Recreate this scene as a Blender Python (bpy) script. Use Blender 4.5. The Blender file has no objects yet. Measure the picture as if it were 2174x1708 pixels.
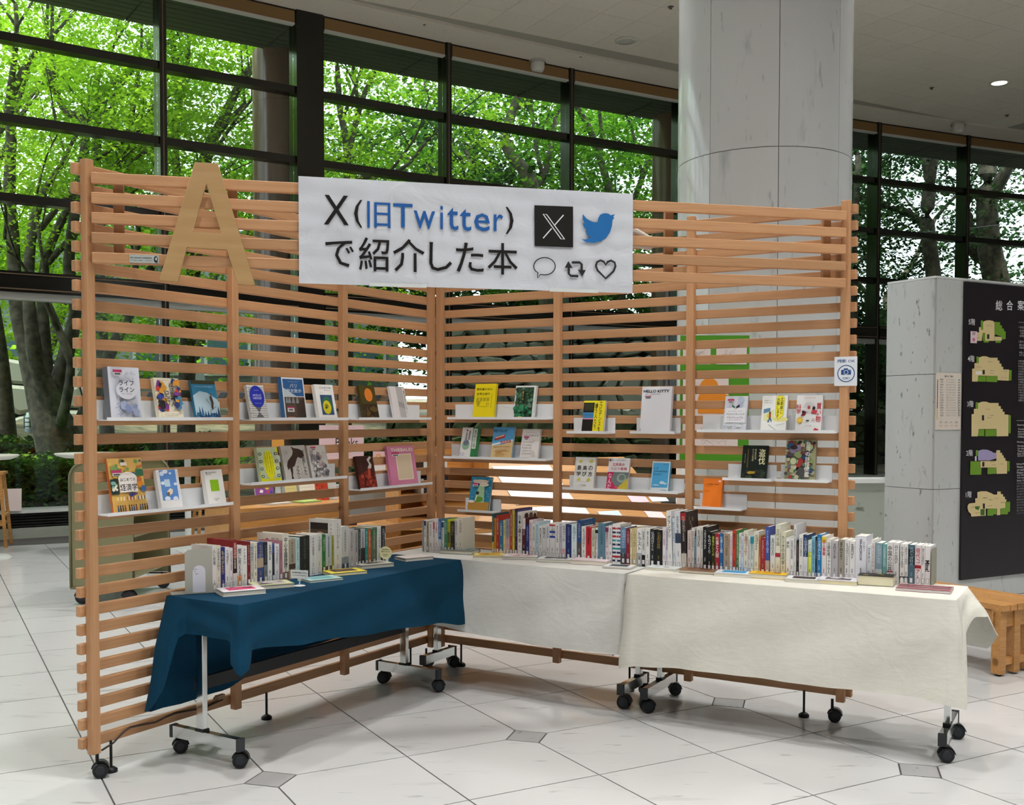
import bpy, bmesh, math, random
import numpy as np
from mathutils import Vector, Matrix, Euler
random.seed(7); rng = np.random.default_rng(7)
sc = bpy.context.scene
COL = sc.collection
PI = math.pi
# ------------------------------------------------------------------ camera
W, H = 2174, 1708
CF, CP, CR = 2262.0, .0352, .0011
CX, CY, CH = 1086.0, 961.2, 1.4774
fw = Vector((0, math.cos(CP), -math.sin(CP))); r0 = Vector((1, 0, 0)); u0 = r0.cross(fw)
rt = r0*math.cos(CR)+u0*math.sin(CR); up = -r0*math.sin(CR)+u0*math.cos(CR)
CAM = Vector((0, 0, CH))
cd = bpy.data.cameras.new('camera'); cam = bpy.data.objects.new('camera', cd); COL.objects.link(cam)
m = Matrix((rt, up, -fw)).transposed().to_4x4(); m.translation = CAM; cam.matrix_world = m
cd.sensor_width = 36; cd.sensor_fit = 'HORIZONTAL'; cd.lens = CF/W*36
cd.shift_x = (W/2-CX)/W; cd.shift_y = (CY-H/2)/W; cd.clip_end = 300; cd.clip_start = .05
sc.camera = cam
# ------------------------------------------------------------------ view, sky, sun, lamps
sc.view_settings.view_transform = 'Standard'; sc.view_settings.look = 'None'
sc.view_settings.exposure = 0.33; sc.view_settings.gamma = 1.0
sc.view_settings.use_curve_mapping = False
sc.cycles.use_denoising = True
sc.cycles.max_bounces = 6; sc.cycles.diffuse_bounces = 3; sc.cycles.glossy_bounces = 3
sc.cycles.transmission_bounces = 3; sc.cycles.transparent_max_bounces = 12
sc.cycles.caustics_reflective = False; sc.cycles.caustics_refractive = False
sc.cycles.sample_clamp_indirect = 6
wd = bpy.data.worlds.new('world'); sc.world = wd; wd.use_nodes = True
bg = wd.node_tree.nodes['Background']; bg.inputs[0].default_value = (.80, .90, 1.0, 1); bg.inputs[1].default_value = 2.6
sl = bpy.data.lights.new('sun', 'SUN'); sl.energy = 6.0; sl.angle = math.radians(12); sl.color = (1, .96, .88)
so = bpy.data.objects.new('sun', sl); COL.objects.link(so); so.rotation_euler = (math.radians(13), 0, math.radians(-18))
LAMP = [(-4.2, 7.6, 66), (0.3, 9.0, 80), (4.4, 8.6, 78), (-5.2, 3.2, 46), (-.6, 3.8, 46), (3.2, 2.8, 70), (-2.0, .4, 78), (2.0, .2, 84), (5.8, 3.6, 40), (8.5, 6.5, 60), (8.23, 13, 60), (1.7, 12.5, 60), (-3.6, 11.0, 46)]
LAMP_COL = (1, .99, .975)

def fl(px, py, z=0.):
    d = fw+rt*((px-CX)/CF)-up*((py-CY)/CF); t = (z-CH)/d.z; return CAM+d*t
def atY(px, py, Y):
    d = fw+rt*((px-CX)/CF)-up*((py-CY)/CF); return CAM+d*(Y/d.y)
def proj(p):
    d = Vector(p)-CAM; z = d.dot(fw); return CX+CF*d.dot(rt)/z, CY-CF*d.dot(up)/z, z
class Frame:
    def __init__(s, o, th):
        s.o = Vector((o[0], o[1], 0)); s.th = th
        s.x = Vector((math.cos(th), math.sin(th), 0)); s.y = Vector((-math.sin(th), math.cos(th), 0))
    def w(s, x, y, z=0): return s.o+s.x*x+s.y*y+Vector((0, 0, z))
    def px(s, px, py, y=0.):       # pixel -> (x, z) on the plane at local depth y
        d = fw+rt*((px-CX)/CF)-up*((py-CY)/CF); P = s.o+s.y*y
        t = (P-CAM).dot(s.y)/d.dot(s.y); q = CAM+d*t-s.o; return q.dot(s.x), q.z
    def loc(s, q): q = q-s.o; return q.dot(s.x), q.dot(s.y)
A0 = .54687; P0 = Vector((-.448, 6.302, 0))
dL = Vector((-math.sin(A0), -math.cos(A0), 0)); dR = Vector((math.cos(A0), -math.sin(A0), 0))
FL = Frame(P0+dL*2.4, PI/2-A0); FR = Frame(P0, -A0)
HL = P0+dL*2.4; HR = P0+dR*2.4
FH = Frame(HL, math.atan2((HR-HL).y, (HR-HL).x)); HLEN = (HR-HL).length
# ------------------------------------------------------------------ materials
def srgb(h):
    if isinstance(h, str):
        h = h.lstrip('#'); c = [int(h[i:i+2], 16)/255 for i in (0, 2, 4)]
    else: c = h
    return [x/12.92 if x <= .04045 else ((x+.055)/1.055)**2.4 for x in c]
MC = {}
def M(h, rough=.55, spec=.4, metal=0):
    k = (h, rough, spec, metal)
    if k in MC: return MC[k]
    m = bpy.data.materials.new('paint_'+str(h).lstrip('#')); m.use_nodes = True
    b = m.node_tree.nodes['Principled BSDF']; b.inputs['Base Color'].default_value = (*srgb(h), 1)
    b.inputs['Roughness'].default_value = rough; b.inputs['Specular IOR Level'].default_value = spec; b.inputs['Metallic'].default_value = metal
    MC[k] = m; return m
def nodemat(name, build):
    m = bpy.data.materials.new(name); m.use_nodes = True; nt = m.node_tree; b = nt.nodes['Principled BSDF']
    def N(t, **k):
        n = nt.nodes.new(t)
        for a, v in k.items(): setattr(n, a, v)
        return n
    build(nt, b, N, nt.links.new); return m
def ramp(N, stops):
    r = N('ShaderNodeValToRGB'); e = r.color_ramp.elements
    while len(e) < len(stops): e.new(.5)
    for q, (p, c) in zip(e, stops): q.position = p; q.color = (*c, 1)
    return r
def wood(name, c1, c2, scale=(3, 3, 60), rough=.5, rnd=.12):
    def f(nt, b, N, L):
        tc = N('ShaderNodeTexCoord'); mp = N('ShaderNodeMapping'); mp.inputs['Scale'].default_value = scale
        oi = N('ShaderNodeObjectInfo'); L(tc.outputs['Object'], mp.inputs['Vector']); L(oi.outputs['Random'], mp.inputs['Location'])
        n = N('ShaderNodeTexNoise'); n.inputs['Scale'].default_value = 2.2; n.inputs['Detail'].default_value = 5; n.inputs['Distortion'].default_value = .6
        L(mp.outputs[0], n.inputs['Vector']); r = ramp(N, [(.35, srgb(c1)), (.65, srgb(c2))]); L(n.outputs['Fac'], r.inputs[0])
        hs = N('ShaderNodeHueSaturation'); mr = N('ShaderNodeMapRange'); mr.inputs['To Min'].default_value = 1-rnd; mr.inputs['To Max'].default_value = 1+rnd*.7
        L(oi.outputs['Random'], mr.inputs['Value']); L(mr.outputs[0], hs.inputs['Value']); L(r.outputs[0], hs.inputs['Color']); L(hs.outputs[0], b.inputs['Base Color'])
        b.inputs['Roughness'].default_value = rough
    return nodemat(name, f)
mWood = wood('beech_wood', '#bf8e63', '#c9996f', (2, 25, 40))
mWoodV = wood('beech_wood_upright', '#bf8e63', '#c9996f', (40, 25, 2))
mPly = wood('plywood', '#b48e5c', '#bf9a68', (1.2, 30, 9), .55, .02)
mOrange = wood('orange_wood', '#b88246', '#cc9655', (2, 30, 30), .4)
mBench = wood('bench_wood', '#b5803f', '#c8935a', (2, 30, 30), .4)
def marble(name, base, vein, scale, stretch, rough, bump=0, rndv=.0, rot=(0, 0, 0), fleck=.8):
    def f(nt, b, N, L):
        g = N('ShaderNodeNewGeometry'); mp = N('ShaderNodeMapping'); mp.inputs['Scale'].default_value = stretch; mp.inputs['Rotation'].default_value = rot
        oi = N('ShaderNodeObjectInfo'); ad = N('ShaderNodeVectorMath', operation='MULTIPLY_ADD'); cmb = N('ShaderNodeCombineXYZ')
        for i in range(3): L(oi.outputs['Random'], cmb.inputs[i])
        ad.inputs[1].default_value = (17, 17, 17); L(cmb.outputs[0], ad.inputs[0]); L(g.outputs['Position'], ad.inputs[2]); L(ad.outputs[0], mp.inputs['Vector'])
        n = N('ShaderNodeTexNoise'); n.inputs['Scale'].default_value = scale; n.inputs['Detail'].default_value = 7; n.inputs['Roughness'].default_value = .62
        L(mp.outputs[0], n.inputs['Vector']); r = ramp(N, [(.22, srgb(vein)), (.40, srgb(base)), (.60, srgb(base)), (.8, [min(1, c*1.08) for c in srgb(base)])]); L(n.outputs['Fac'], r.inputs[0])
        n2 = N('ShaderNodeTexNoise'); n2.inputs['Scale'].default_value = scale*3.1; n2.inputs['Detail'].default_value = 3; L(mp.outputs[0], n2.inputs['Vector'])
        r2 = ramp(N, [(.27, [q*1.1 for q in srgb(vein)]), (.335, (1, 1, 1))]); L(n2.outputs['Fac'], r2.inputs[0])
        mx = N('ShaderNodeMix', data_type='RGBA', blend_type='MULTIPLY'); mx.inputs[0].default_value = fleck; L(r.outputs[0], mx.inputs[6]); L(r2.outputs[0], mx.inputs[7])
        hs = N('ShaderNodeHueSaturation'); mr = N('ShaderNodeMapRange'); mr.inputs['To Min'].default_value = 1-rndv; mr.inputs['To Max'].default_value = 1+rndv*.5
        L(oi.outputs['Random'], mr.inputs['Value']); L(mr.outputs[0], hs.inputs['Value']); L(mx.outputs[2], hs.inputs['Color']); L(hs.outputs[0], b.inputs['Base Color'])
        b.inputs['Roughness'].default_value = rough
    return nodemat(name, f)
mTile = marble('floor_marble', '#cfcfce', '#aeadab', 1.2, (1.3, 5.5, 1), .16, 0, .035, (0, 0, .25), .5)
mTileG = marble('floor_grey_stone', '#a9a9a9', '#8f8f90', 2, (2, 2, 2), .25)
mColumn = marble('white_marble', '#d2d5d5', '#a0a7aa', 2.2, (2.6, 2.6, .7), .09, 0, .03, (.6, .5, 0), .45)
mStone = marble('speckled_marble', '#c6c9c8', '#767c7c', 6.0, (2.4, 2.4, .7), .45, 0, .02, (.3, .3, 0))
mLow = marble('green_grey_marble', '#a9b0a4', '#8c9488', 1.6, (1, 1, 2), .3)
mGranite = marble('red_granite', '#75574c', '#4d3832', 14, (1, 1, 1), .18)
def fabric(name, c, sc_=900, bump=.25, mot=.06, rough=.85):
    def f(nt, b, N, L):
        g = N('ShaderNodeTexCoord'); n = N('ShaderNodeTexNoise'); n.inputs['Scale'].default_value = sc_; L(g.outputs['Object'], n.inputs['Vector'])
        mp = N('ShaderNodeMapping'); mp.inputs['Scale'].default_value = (6, 6, 50); n3 = N('ShaderNodeTexNoise'); n3.inputs['Scale'].default_value = 3; n3.inputs['Detail'].default_value = 6
        L(g.outputs['Object'], mp.inputs[0]); L(mp.outputs[0], n3.inputs['Vector'])
        hs = N('ShaderNodeHueSaturation'); mr = N('ShaderNodeMapRange'); mr.inputs['From Min'].default_value = .3; mr.inputs['From Max'].default_value = .7
        mr.inputs['To Min'].default_value = 1-mot; mr.inputs['To Max'].default_value = 1+mot; L(n3.outputs['Fac'], mr.inputs[0]); L(mr.outputs[0], hs.inputs['Value'])
        hs.inputs['Color'].default_value = (*srgb(c), 1); L(hs.outputs[0], b.inputs['Base Color']); b.inputs['Roughness'].default_value = rough
        b.inputs['Specular IOR Level'].default_value = .2
        n4 = N('ShaderNodeTexNoise'); n4.inputs['Scale'].default_value = 7; n4.inputs['Detail'].default_value = 5; n4.inputs['Distortion'].default_value = 1.5; L(g.outputs['Object'], n4.inputs['Vector'])
        bp = N('ShaderNodeBump'); bp.inputs['Strength'].default_value = bump; bp.inputs['Distance'].default_value = .02; L(n4.outputs['Fac'], bp.inputs['Height']); L(bp.outputs[0], b.inputs['Normal'])
    return nodemat(name, f)
mBlue = fabric('teal_blue_cloth', '#053b55', mot=.05, bump=.08)
mLinen = fabric('grey_white_linen', '#d2d2cc', bump=.22, mot=.04)
mCream = fabric('cream_linen', '#dfddd2', bump=.2, mot=.04)
mPaper = fabric('banner_paper', '#d6d9e0', bump=.22, mot=.01, rough=.6)
mChrome = M('#d8dcdc', .12, .5, 1); mSteel = M('#9a9c9c', .35, .5, 1); mBlack = M('#15171a', .45); mAcr = M('#eef0f2', .25)
mFrame = M('#15130f', .16, .6); mAlu = M('#b9bdba', .4, .5, .6)
mCeil = marble('ceiling_board', '#ded5c6', '#d2cabb', 8, (1, 1, 1), .9, 0, .03)
mGrout = M('#55504e', .7)
def glassmat(name, tint=(1, 1, 1), gl=.06):
    m = bpy.data.materials.new(name); m.use_nodes = True; nt = m.node_tree; nt.nodes.clear()
    o = nt.nodes.new('ShaderNodeOutputMaterial'); t = nt.nodes.new('ShaderNodeBsdfTransparent'); g = nt.nodes.new('ShaderNodeBsdfGlossy'); mx = nt.nodes.new('ShaderNodeMixShader')
    lw = nt.nodes.new('ShaderNodeLayerWeight'); lw.inputs[0].default_value = .12; mr = nt.nodes.new('ShaderNodeMapRange'); mr.inputs['To Min'].default_value = gl; mr.inputs['To Max'].default_value = .6
    t.inputs[0].default_value = (*tint, 1); g.inputs['Roughness'].default_value = .02; g.inputs[0].default_value = (.9, 1, .95, 1)
    nt.links.new(lw.outputs['Fresnel'], mr.inputs[0]); nt.links.new(mr.outputs[0], mx.inputs[0]); nt.links.new(t.outputs[0], mx.inputs[1]); nt.links.new(g.outputs[0], mx.inputs[2]); nt.links.new(mx.outputs[0], o.inputs[0]); return m
mGlass = glassmat('window_glass', (.93, .97, .94), .02)
def emis(name, c, s):
    m = bpy.data.materials.new(name); m.use_nodes = True; b = m.node_tree.nodes['Principled BSDF']
    b.inputs['Emission Color'].default_value = (*c, 1); b.inputs['Emission Strength'].default_value = s; return m
mLamp = emis('lamp_lens', (1, .97, .9), 3)
# ------------------------------------------------------------------ mesh helpers
class MB:
    def __init__(s): s.v = []; s.f = []; s.m = []; s.mats = []; s.sm = []
    def mi(s, mat):
        if mat not in s.mats: s.mats.append(mat)
        return s.mats.index(mat)
    def add(s, vs, fs, mat, smooth=False, T=None):
        k = len(s.v); i = s.mi(mat)
        s.v += [tuple(T@Vector(v)) if T else tuple(v) for v in vs]
        for f in fs: s.f.append([k+a for a in f]); s.m.append(i); s.sm.append(smooth)
        return s
    def box(s, x0, x1, y0, y1, z0, z1, mat, T=None):
        vs = [(x, y, z) for z in (z0, z1) for y in (y0, y1) for x in (x0, x1)]
        return s.add(vs, [(0, 2, 3, 1), (4, 5, 7, 6), (0, 1, 5, 4), (2, 6, 7, 3), (0, 4, 6, 2), (1, 3, 7, 5)], mat, False, T)
    def cyl(s, a, b, r1, r2, mat, n=16, caps=True, smooth=True):
        a = Vector(a); b = Vector(b); d = (b-a).normalized(); q = d.to_track_quat('Z', 'Y')
        vs = []
        for c, r in ((a, r1), (b, r2)):
            for i in range(n): vs.append(c+q@Vector((r*math.cos(2*PI*i/n), r*math.sin(2*PI*i/n), 0)))
        s.add(vs, [(i, (i+1) % n, n+(i+1) % n, n+i) for i in range(n)], mat, smooth)
        if caps: s.add(vs[:n], [tuple(range(n))[::-1]], mat); s.add(vs[n:], [tuple(range(n))], mat)
        return s
    def lathe(s, prof, mat, n=24, T=None):
        vs = [(r*math.cos(2*PI*i/n), r*math.sin(2*PI*i/n), z) for r, z in prof for i in range(n)]
        fs = [(j*n+i, j*n+(i+1) % n, (j+1)*n+(i+1) % n, (j+1)*n+i) for j in range(len(prof)-1) for i in range(n)]
        return s.add(vs, fs, mat, True, T)
    def tube(s, pts, rad, mat, n=8):
        pts = [Vector(p) for p in pts]; vs = []; N_ = len(pts)
        for j, p in enumerate(pts):
            d = (pts[min(j+1, N_-1)]-pts[max(j-1, 0)]).normalized(); q = d.to_track_quat('Z', 'Y'); r = rad[j] if isinstance(rad, (list, tuple)) else rad
            for i in range(n): vs.append(p+q@Vector((r*math.cos(2*PI*i/n), r*math.sin(2*PI*i/n), 0)))
        fs = [(j*n+i, j*n+(i+1) % n, (j+1)*n+(i+1) % n, (j+1)*n+i) for j in range(N_-1) for i in range(n)]+[tuple(range(n))[::-1], tuple((N_-1)*n+i for i in range(n))]
        return s.add(vs, fs, mat, True)
    def prism(s, poly, y0, y1, mat, T=None):   # polygon in x,z extruded along y
        n = len(poly); vs = [(x, y0, z) for x, z in poly]+[(x, y1, z) for x, z in poly]
        return s.add(vs, [tuple(range(n)), tuple(range(2*n-1, n-1, -1))]+[(i, n+i, n+(i+1) % n, (i+1) % n) for i in range(n)], mat, False, T)
    def mesh(s, name):
        me = bpy.data.meshes.new(name); me.from_pydata(s.v, [], s.f)
        for m_ in s.mats: me.materials.append(m_)
        me.polygons.foreach_set('material_index', s.m); me.polygons.foreach_set('use_smooth', s.sm); me.update(); return me
    def build(s, name, parent=None, loc=None, rotz=None, bevel=0):
        me = s.mesh(name)
        if bevel:
            bm = bmesh.new(); bm.from_mesh(me); bmesh.ops.bevel(bm, geom=bm.edges, offset=bevel, segments=2, affect='EDGES', profile=.5); bm.to_mesh(me); bm.free()
        return link(name, me, parent, loc, rotz)
def link(name, me, parent=None, loc=None, rotz=None):
    o = bpy.data.objects.new(name, me); COL.objects.link(o)
    if parent: o.parent = parent
    if loc is not None: o.location = loc
    if rotz is not None: o.rotation_euler.z = rotz
    return o
def tag(o, label=None, cat=None, group=None, kind=None):
    if label: o['label'] = label
    if cat: o['category'] = cat
    if group: o['group'] = group
    if kind: o['kind'] = kind
    return o
def empty(name, loc, rz=0, label=None, cat=None, group=None):
    o = bpy.data.objects.new(name, None); COL.objects.link(o); o.location = loc; o.rotation_euler.z = rz; o.empty_display_size = .1
    return tag(o, label, cat, group)
def copy_tree(o, parent=None):
    c = o.copy(); COL.objects.link(c)
    if parent: c.parent = parent
    for ch in list(o.children): copy_tree(ch, c)
    return c
TXT = {}
def text_geo(s, bold=0.0, spacing=1.0):
    bold = bold*.35; k = (s, bold, spacing)
    if k in TXT: return TXT[k]
    cu = bpy.data.curves.new('t', 'FONT'); cu.body = s; cu.align_x = 'CENTER'; cu.resolution_u = 2; cu.offset = bold; cu.fill_mode = 'FRONT' if False else 'BOTH'; cu.extrude = 0; cu.space_line = .95*spacing; cu.dimensions = '2D'
    ob = bpy.data.objects.new('t', cu); COL.objects.link(ob); dg = bpy.context.evaluated_depsgraph_get(); dg.update()
    me = ob.evaluated_get(dg).to_mesh(); vs = [(v.co.x, v.co.y) for v in me.vertices]; fs = [tuple(p.vertices) for p in me.polygons]
    ob.evaluated_get(dg).to_mesh_clear(); bpy.data.objects.remove(ob); bpy.data.curves.remove(cu)
    if vs:
        x0 = min(v[0] for v in vs); x1 = max(v[0] for v in vs); y0 = min(v[1] for v in vs); y1 = max(v[1] for v in vs)
    else: x0 = y0 = 0; x1 = y1 = 1
    TXT[k] = (vs, fs, x0, x1, y0, y1); return TXT[k]
class Art:
    """flat print in a w x h rectangle of the local x-z plane, facing -y, layers stacked by a hair"""
    def __init__(s, x0, z0, w, h, y=-.0004, mb=None, step=.00015):
        s.x0, s.z0, s.w, s.h, s.y, s.st = x0, z0, w, h, y, step; s.mb = mb or MB()
    def P(s, u, v): return (s.x0+u*s.w, s.z0+v*s.h)
    def poly(s, uv, mat):
        n = len(uv)
        s.mb.add([(*[s.P(u, v)[0]], s.y, s.P(u, v)[1]) for u, v in uv], [tuple(range(n))], mat if not isinstance(mat, str) else M(mat, .5)); s.y -= s.st; return s
    def rect(s, u0, v0, u1, v1, mat): return s.poly([(u0, v0), (u1, v0), (u1, v1), (u0, v1)], mat)
    def ell(s, u, v, ru, rv, mat, n=28): return s.poly([(u+ru*math.cos(2*PI*i/n), v+rv*math.sin(2*PI*i/n)) for i in range(n)], mat)
    def stroke(s, pts, wd, mat, closed=False):    # wd in metres, pts in uv
        P = [Vector((*s.P(u, v), 0)) for u, v in pts]; n = len(P); L_ = []; R_ = []
        for i in range(n):
            a = P[(i-1) % n] if closed or i > 0 else P[i]; b = P[(i+1) % n] if closed or i < n-1 else P[i]
            d = (b-a).normalized(); k = Vector((-d.y, d.x, 0))*wd/2
            L_.append(P[i]+k); R_.append(P[i]-k)
        vs = [(p.x, s.y, p.y) for p in L_+R_]; fs = [(n+i, n+(i+1) % n, (i+1) % n, i) for i in range(n if closed else n-1)]
        s.mb.add(vs, fs, mat if not isinstance(mat, str) else M(mat, .5)); s.y -= s.st; return s
    def text(s, u, v, t, hgt, mat, wmax=None, bold=0, vert=False, w=None, rot=0):
        """t centred on u,v, total height hgt*h (fraction); w: exact width fraction"""
        if vert: t = '\n'.join(t)
        vs, fs, x0, x1, y0, y1 = text_geo(t, bold)
        if not vs: return s
        k = hgt*s.h/max(1e-6, y1-y0); kx = k
        if wmax and (x1-x0)*k > wmax*s.w: kx = wmax*s.w/(x1-x0)
        if w: kx = w*s.w/(x1-x0)
        cx, cz = s.P(u, v); c, q = math.cos(rot), math.sin(rot); out = []
        for a, b in vs:
            X = (a-(x0+x1)/2)*kx; Z = (b-(y0+y1)/2)*k; out.append((cx+X*c-Z*q, s.y, cz+X*q+Z*c))
        s.mb.add(out, fs, mat if not isinstance(mat, str) else M(mat, .5)); s.y -= s.st; return s
    def dashes(s, u, v, n, du, dv, sz, mat, rows=1, gap=None):   # unreadably small print: a line of little strokes
        G = [[(0, .84, 1, 1), (.42, 0, .58, 1), (0, .4, 1, .54), (.1, 0, .9, .12)], [(0, .86, 1, 1), (.12, .5, .88, .62), (.12, .2, .88, .3), (.42, 0, .58, .9), (0, 0, 1, .1)], [(0, 0, .14, 1), (0, .86, 1, 1), (.86, 0, 1, 1), (0, .45, 1, .57), (.3, .2, .7, .3)],
             [(0, .6, .4, .74), (.12, 0, .27, 1), (.5, .82, 1, .96), (.68, 0, .82, .9), (.5, .3, 1, .42)], [(.2, 0, .36, 1), (.36, .5, .9, .64), (.6, .75, .8, .95)], [(.0, .75, .9, .9), (.55, .3, .72, .8), (.2, 0, .55, .18)]]
        mt = mat if not isinstance(mat, str) else M(mat, .5); mi_ = s.mb.mi(mt)
        for i in range(n):
            a, b = s.P(u+i*du, v+i*dv); q = sz*(.85+.3*random.random())
            R4 = random.choice(G) if sz >= .0034 else [(.0, .1, 1, .9)]
            for (x0, z0, x1, z1) in R4:
                s.mb.add([(a+(x0-.5)*q, s.y, b+(z0-.5)*q), (a+(x1-.5)*q, s.y, b+(z0-.5)*q), (a+(x1-.5)*q, s.y, b+(z1-.5)*q), (a+(x0-.5)*q, s.y, b+(z1-.5)*q)], [(0, 1, 2, 3)], mt)
        s.y -= s.st; return s
# ------------------------------------------------------------------ the room shell
NODES = {0: Vector((-2.87, 15.1, 0))}
p = NODES[0].copy()
for i, (a, w_) in enumerate([(33, 2.22), (31.5, 2.25), (29.5, 2.27), (27.5, 2.27), (25.5, 2.3), (24, 2.3), (22.5, 2.3), (21, 2.3), (20, 2.3), (19, 2.3), (18, 2.3)]):
    p = p+Vector((math.cos(math.radians(a)), math.sin(math.radians(a)), 0))*w_; NODES[i+1] = p.copy()
p = NODES[0].copy()
for i, a in enumerate([34, 35, 36, 37, 38, 39, 40]):
    p = p-Vector((math.cos(math.radians(a)), math.sin(math.radians(a)), 0))*2.03; NODES[-i-1] = p.copy()
NK = sorted(NODES); NL = [NODES[k] for k in NK]; ZC = 7.1
BACK = -9.0; XL = NL[0].x; XR = NL[-1].x
outline = [(n.x, n.y) for n in NL]+[(XR, BACK), (XL, BACK)]
def slab(name, z0, z1, mat, pts=outline):
    mb = MB(); n = len(pts); mb.add([(x, y, z0) for x, y in pts]+[(x, y, z1) for x, y in pts], [tuple(range(n)), tuple(range(2*n-1, n-1, -1))]+[(i, n+i, n+(i+1) % n, (i+1) % n) for i in range(n)], mat)
    return tag(mb.build(name), kind='structure')
floor = slab('floor', -.12, -.004, mGrout)
ceiling = slab('ceiling', ZC+.012, ZC+.25, M('#aaa396', .9))
mWall = M('#b9b4aa', .8)
for nm, (x0, x1, y0, y1) in dict(wall_left=(XL-.2, XL, BACK, NL[0].y), wall_right=(XR, XR+.2, BACK, NL[-1].y), wall_back=(XL, XR, BACK-.2, BACK)).items():
    tag(MB().box(x0, x1, y0, y1, 0, ZC, mWall).build(nm), kind='structure')
def wall_y(x):
    for a, b in zip(NL, NL[1:]):
        if a.x <= x <= b.x: return a.y+(b.y-a.y)*(x-a.x)/(b.x-a.x)
    return -1e9
# floor tiles: 0.6 m grid, turned 29 degrees, corners clipped round small grey squares
G0 = Vector((.0718, 4.8636, 0)); gth = .5062; gi = Vector((math.cos(gth), math.sin(gth), 0))*.6; gj = Vector((math.sin(gth), -math.cos(gth), 0))*.6
DIA = {(-2, 0), (0, 0), (2, 0), (2, 2), (4, 0), (0, 2), (-2, 2), (-4, 0), (4, 2), (-4, 2), (6, 0), (2, -2), (4, -2)}
S_ = .1813; g_ = .0035
def tile_poly(i, j):
    out = []
    for (a, b) in ((0, 0), (1, 0), (1, 1), (0, 1)):
        if (i+a, j+b) in DIA:
            sx = 1 if a == 0 else -1; sy = 1 if b == 0 else -1
            q = [(a+sx*S_, b), (a, b+sy*S_)]
            if (a, b) in ((0, 0), (1, 1)): q = [(a, b+sy*S_), (a+sx*S_, b)] if True else q
            out += q if (a, b) in ((0, 0), (1, 1)) else q[::1]
        else: out.append((a, b))
    c = (.5, .5); k = 1-g_/.6*2
    return [(c[0]+(u-c[0])*k, c[1]+(v-c[1])*k) for u, v in out]
def slab_mesh(pts, mat, z0=-.006, z1=0.):
    # pts: list of Vector xy in order; bevel-free thin tile
    mb = MB(); n = len(pts); a = sum((pts[i].x*pts[(i+1) % n].y-pts[(i+1) % n].x*pts[i].y) for i in range(n))
    if a < 0: pts = pts[::-1]
    mb.add([(p.x, p.y, z0) for p in pts]+[(p.x, p.y, z1) for p in pts], [tuple(range(n, 2*n))]+[(i, (i+1) % n, n+(i+1) % n, n+i) for i in range(n)], mat)
    return mb
cand = []
for i in range(-34, 42):
    for j in range(-34, 30):
        c = G0+gi*(i+.5)+gj*(j+.5)
        if not (XL+.4 < c.x < XR-.4 and BACK+.4 < c.y < wall_y(c.x)-.95): continue
        if c.y > 1.5: u, v, z = proj(c); vis = -120 < u < W+120 and v < H+160
        else: vis = False
        cand.append((vis, -(c.y), i, j))
vis = sorted([c for c in cand if c[0]], key=lambda c: -c[1]); rest = [c for c in cand if not c[0]]
shared = {}
def tile_shared(i, j):
    poly = tile_poly(i, j); k = tuple(round(a, 3) for q in poly for a in q)
    if k not in shared: shared[k] = slab_mesh([gi*(u-.5)+gj*(v-.5) for u, v in poly], mTile).mesh('floor_tile')
    return shared[k]
for n_, (_, _, i, j) in enumerate(vis[:285]):
    link('floor_tile', tile_shared(i, j), floor, G0+gi*(i+.5)+gj*(j+.5))
mb = MB()
for (_, _, i, j) in vis[285:]+rest:
    pp = [G0+gi*(i+u)+gj*(j+v) for u, v in tile_poly(i, j)]; s_ = slab_mesh(pp, mTile); mb.add(s_.v, s_.f, mTile)
tag(mb.build('distant_floor_tiles', floor), kind='stuff')
dm = slab_mesh([gi*a*(S_-.008)+gj*b*(S_-.008) for a, b in ((1, 0), (0, 1), (-1, 0), (0, -1))], mTileG).mesh('grey_floor_tile')
for (i, j) in sorted(DIA): tag(link('grey_floor_tile', dm, floor, G0+gi*i+gj*j), 'small grey square inset tile')
# ceiling boards on the same grid
cv = []; mb = MB()
for i in range(-30, 44):
    for j in range(-40, 26):
        c = G0+gi*(i+.5)+gj*(j+.5)
        if not (XL+.4 < c.x < XR-.4 and BACK+.4 < c.y < wall_y(c.x)-1.02): continue
        u, v, z = proj(Vector((c.x, c.y, ZC)))
        if z > 1 and -60 < u < W+60 and v > -60: cv.append((c.y, i, j))
        else:
            q = [c+gi*a*.497+gj*b*.497 for a, b in ((-1, -1), (1, -1), (1, 1), (-1, 1))]; k = len(mb.v); s_ = slab_mesh([Vector((p_.x, p_.y, 0)) for p_ in q], mCeil, ZC+.001, ZC+.012)
            mb.add([(x, y, z_) for x, y, z_ in s_.v], [tuple(f[::-1]) for f in s_.f]+[(0, 1, 2, 3)], mCeil)
cv.sort()
cm = MB().box(-.5, .5, -.5, .5, 0, .011, mCeil); 
cm.v = [tuple(gi*(x*.993)+gj*(y*.993)+Vector((0, 0, z))) for x, y, z in cm.v]; cm = cm.mesh('ceiling_board')
for _, i, j in cv[:290]: link('ceiling_board', cm, ceiling, G0+gi*(i+.5)+gj*(j+.5)+Vector((0, 0, ZC+.001)))
for _, i, j in cv[290:]:
    c = G0+gi*(i+.5)+gj*(j+.5)+Vector((0, 0, ZC+.001)); mb.add([tuple(c+Vector(v.co)) for v in cm.vertices], [tuple(f.vertices) for f in cm.polygons], mCeil)
tag(mb.build('distant_ceiling_boards', ceiling), kind='stuff')
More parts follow.
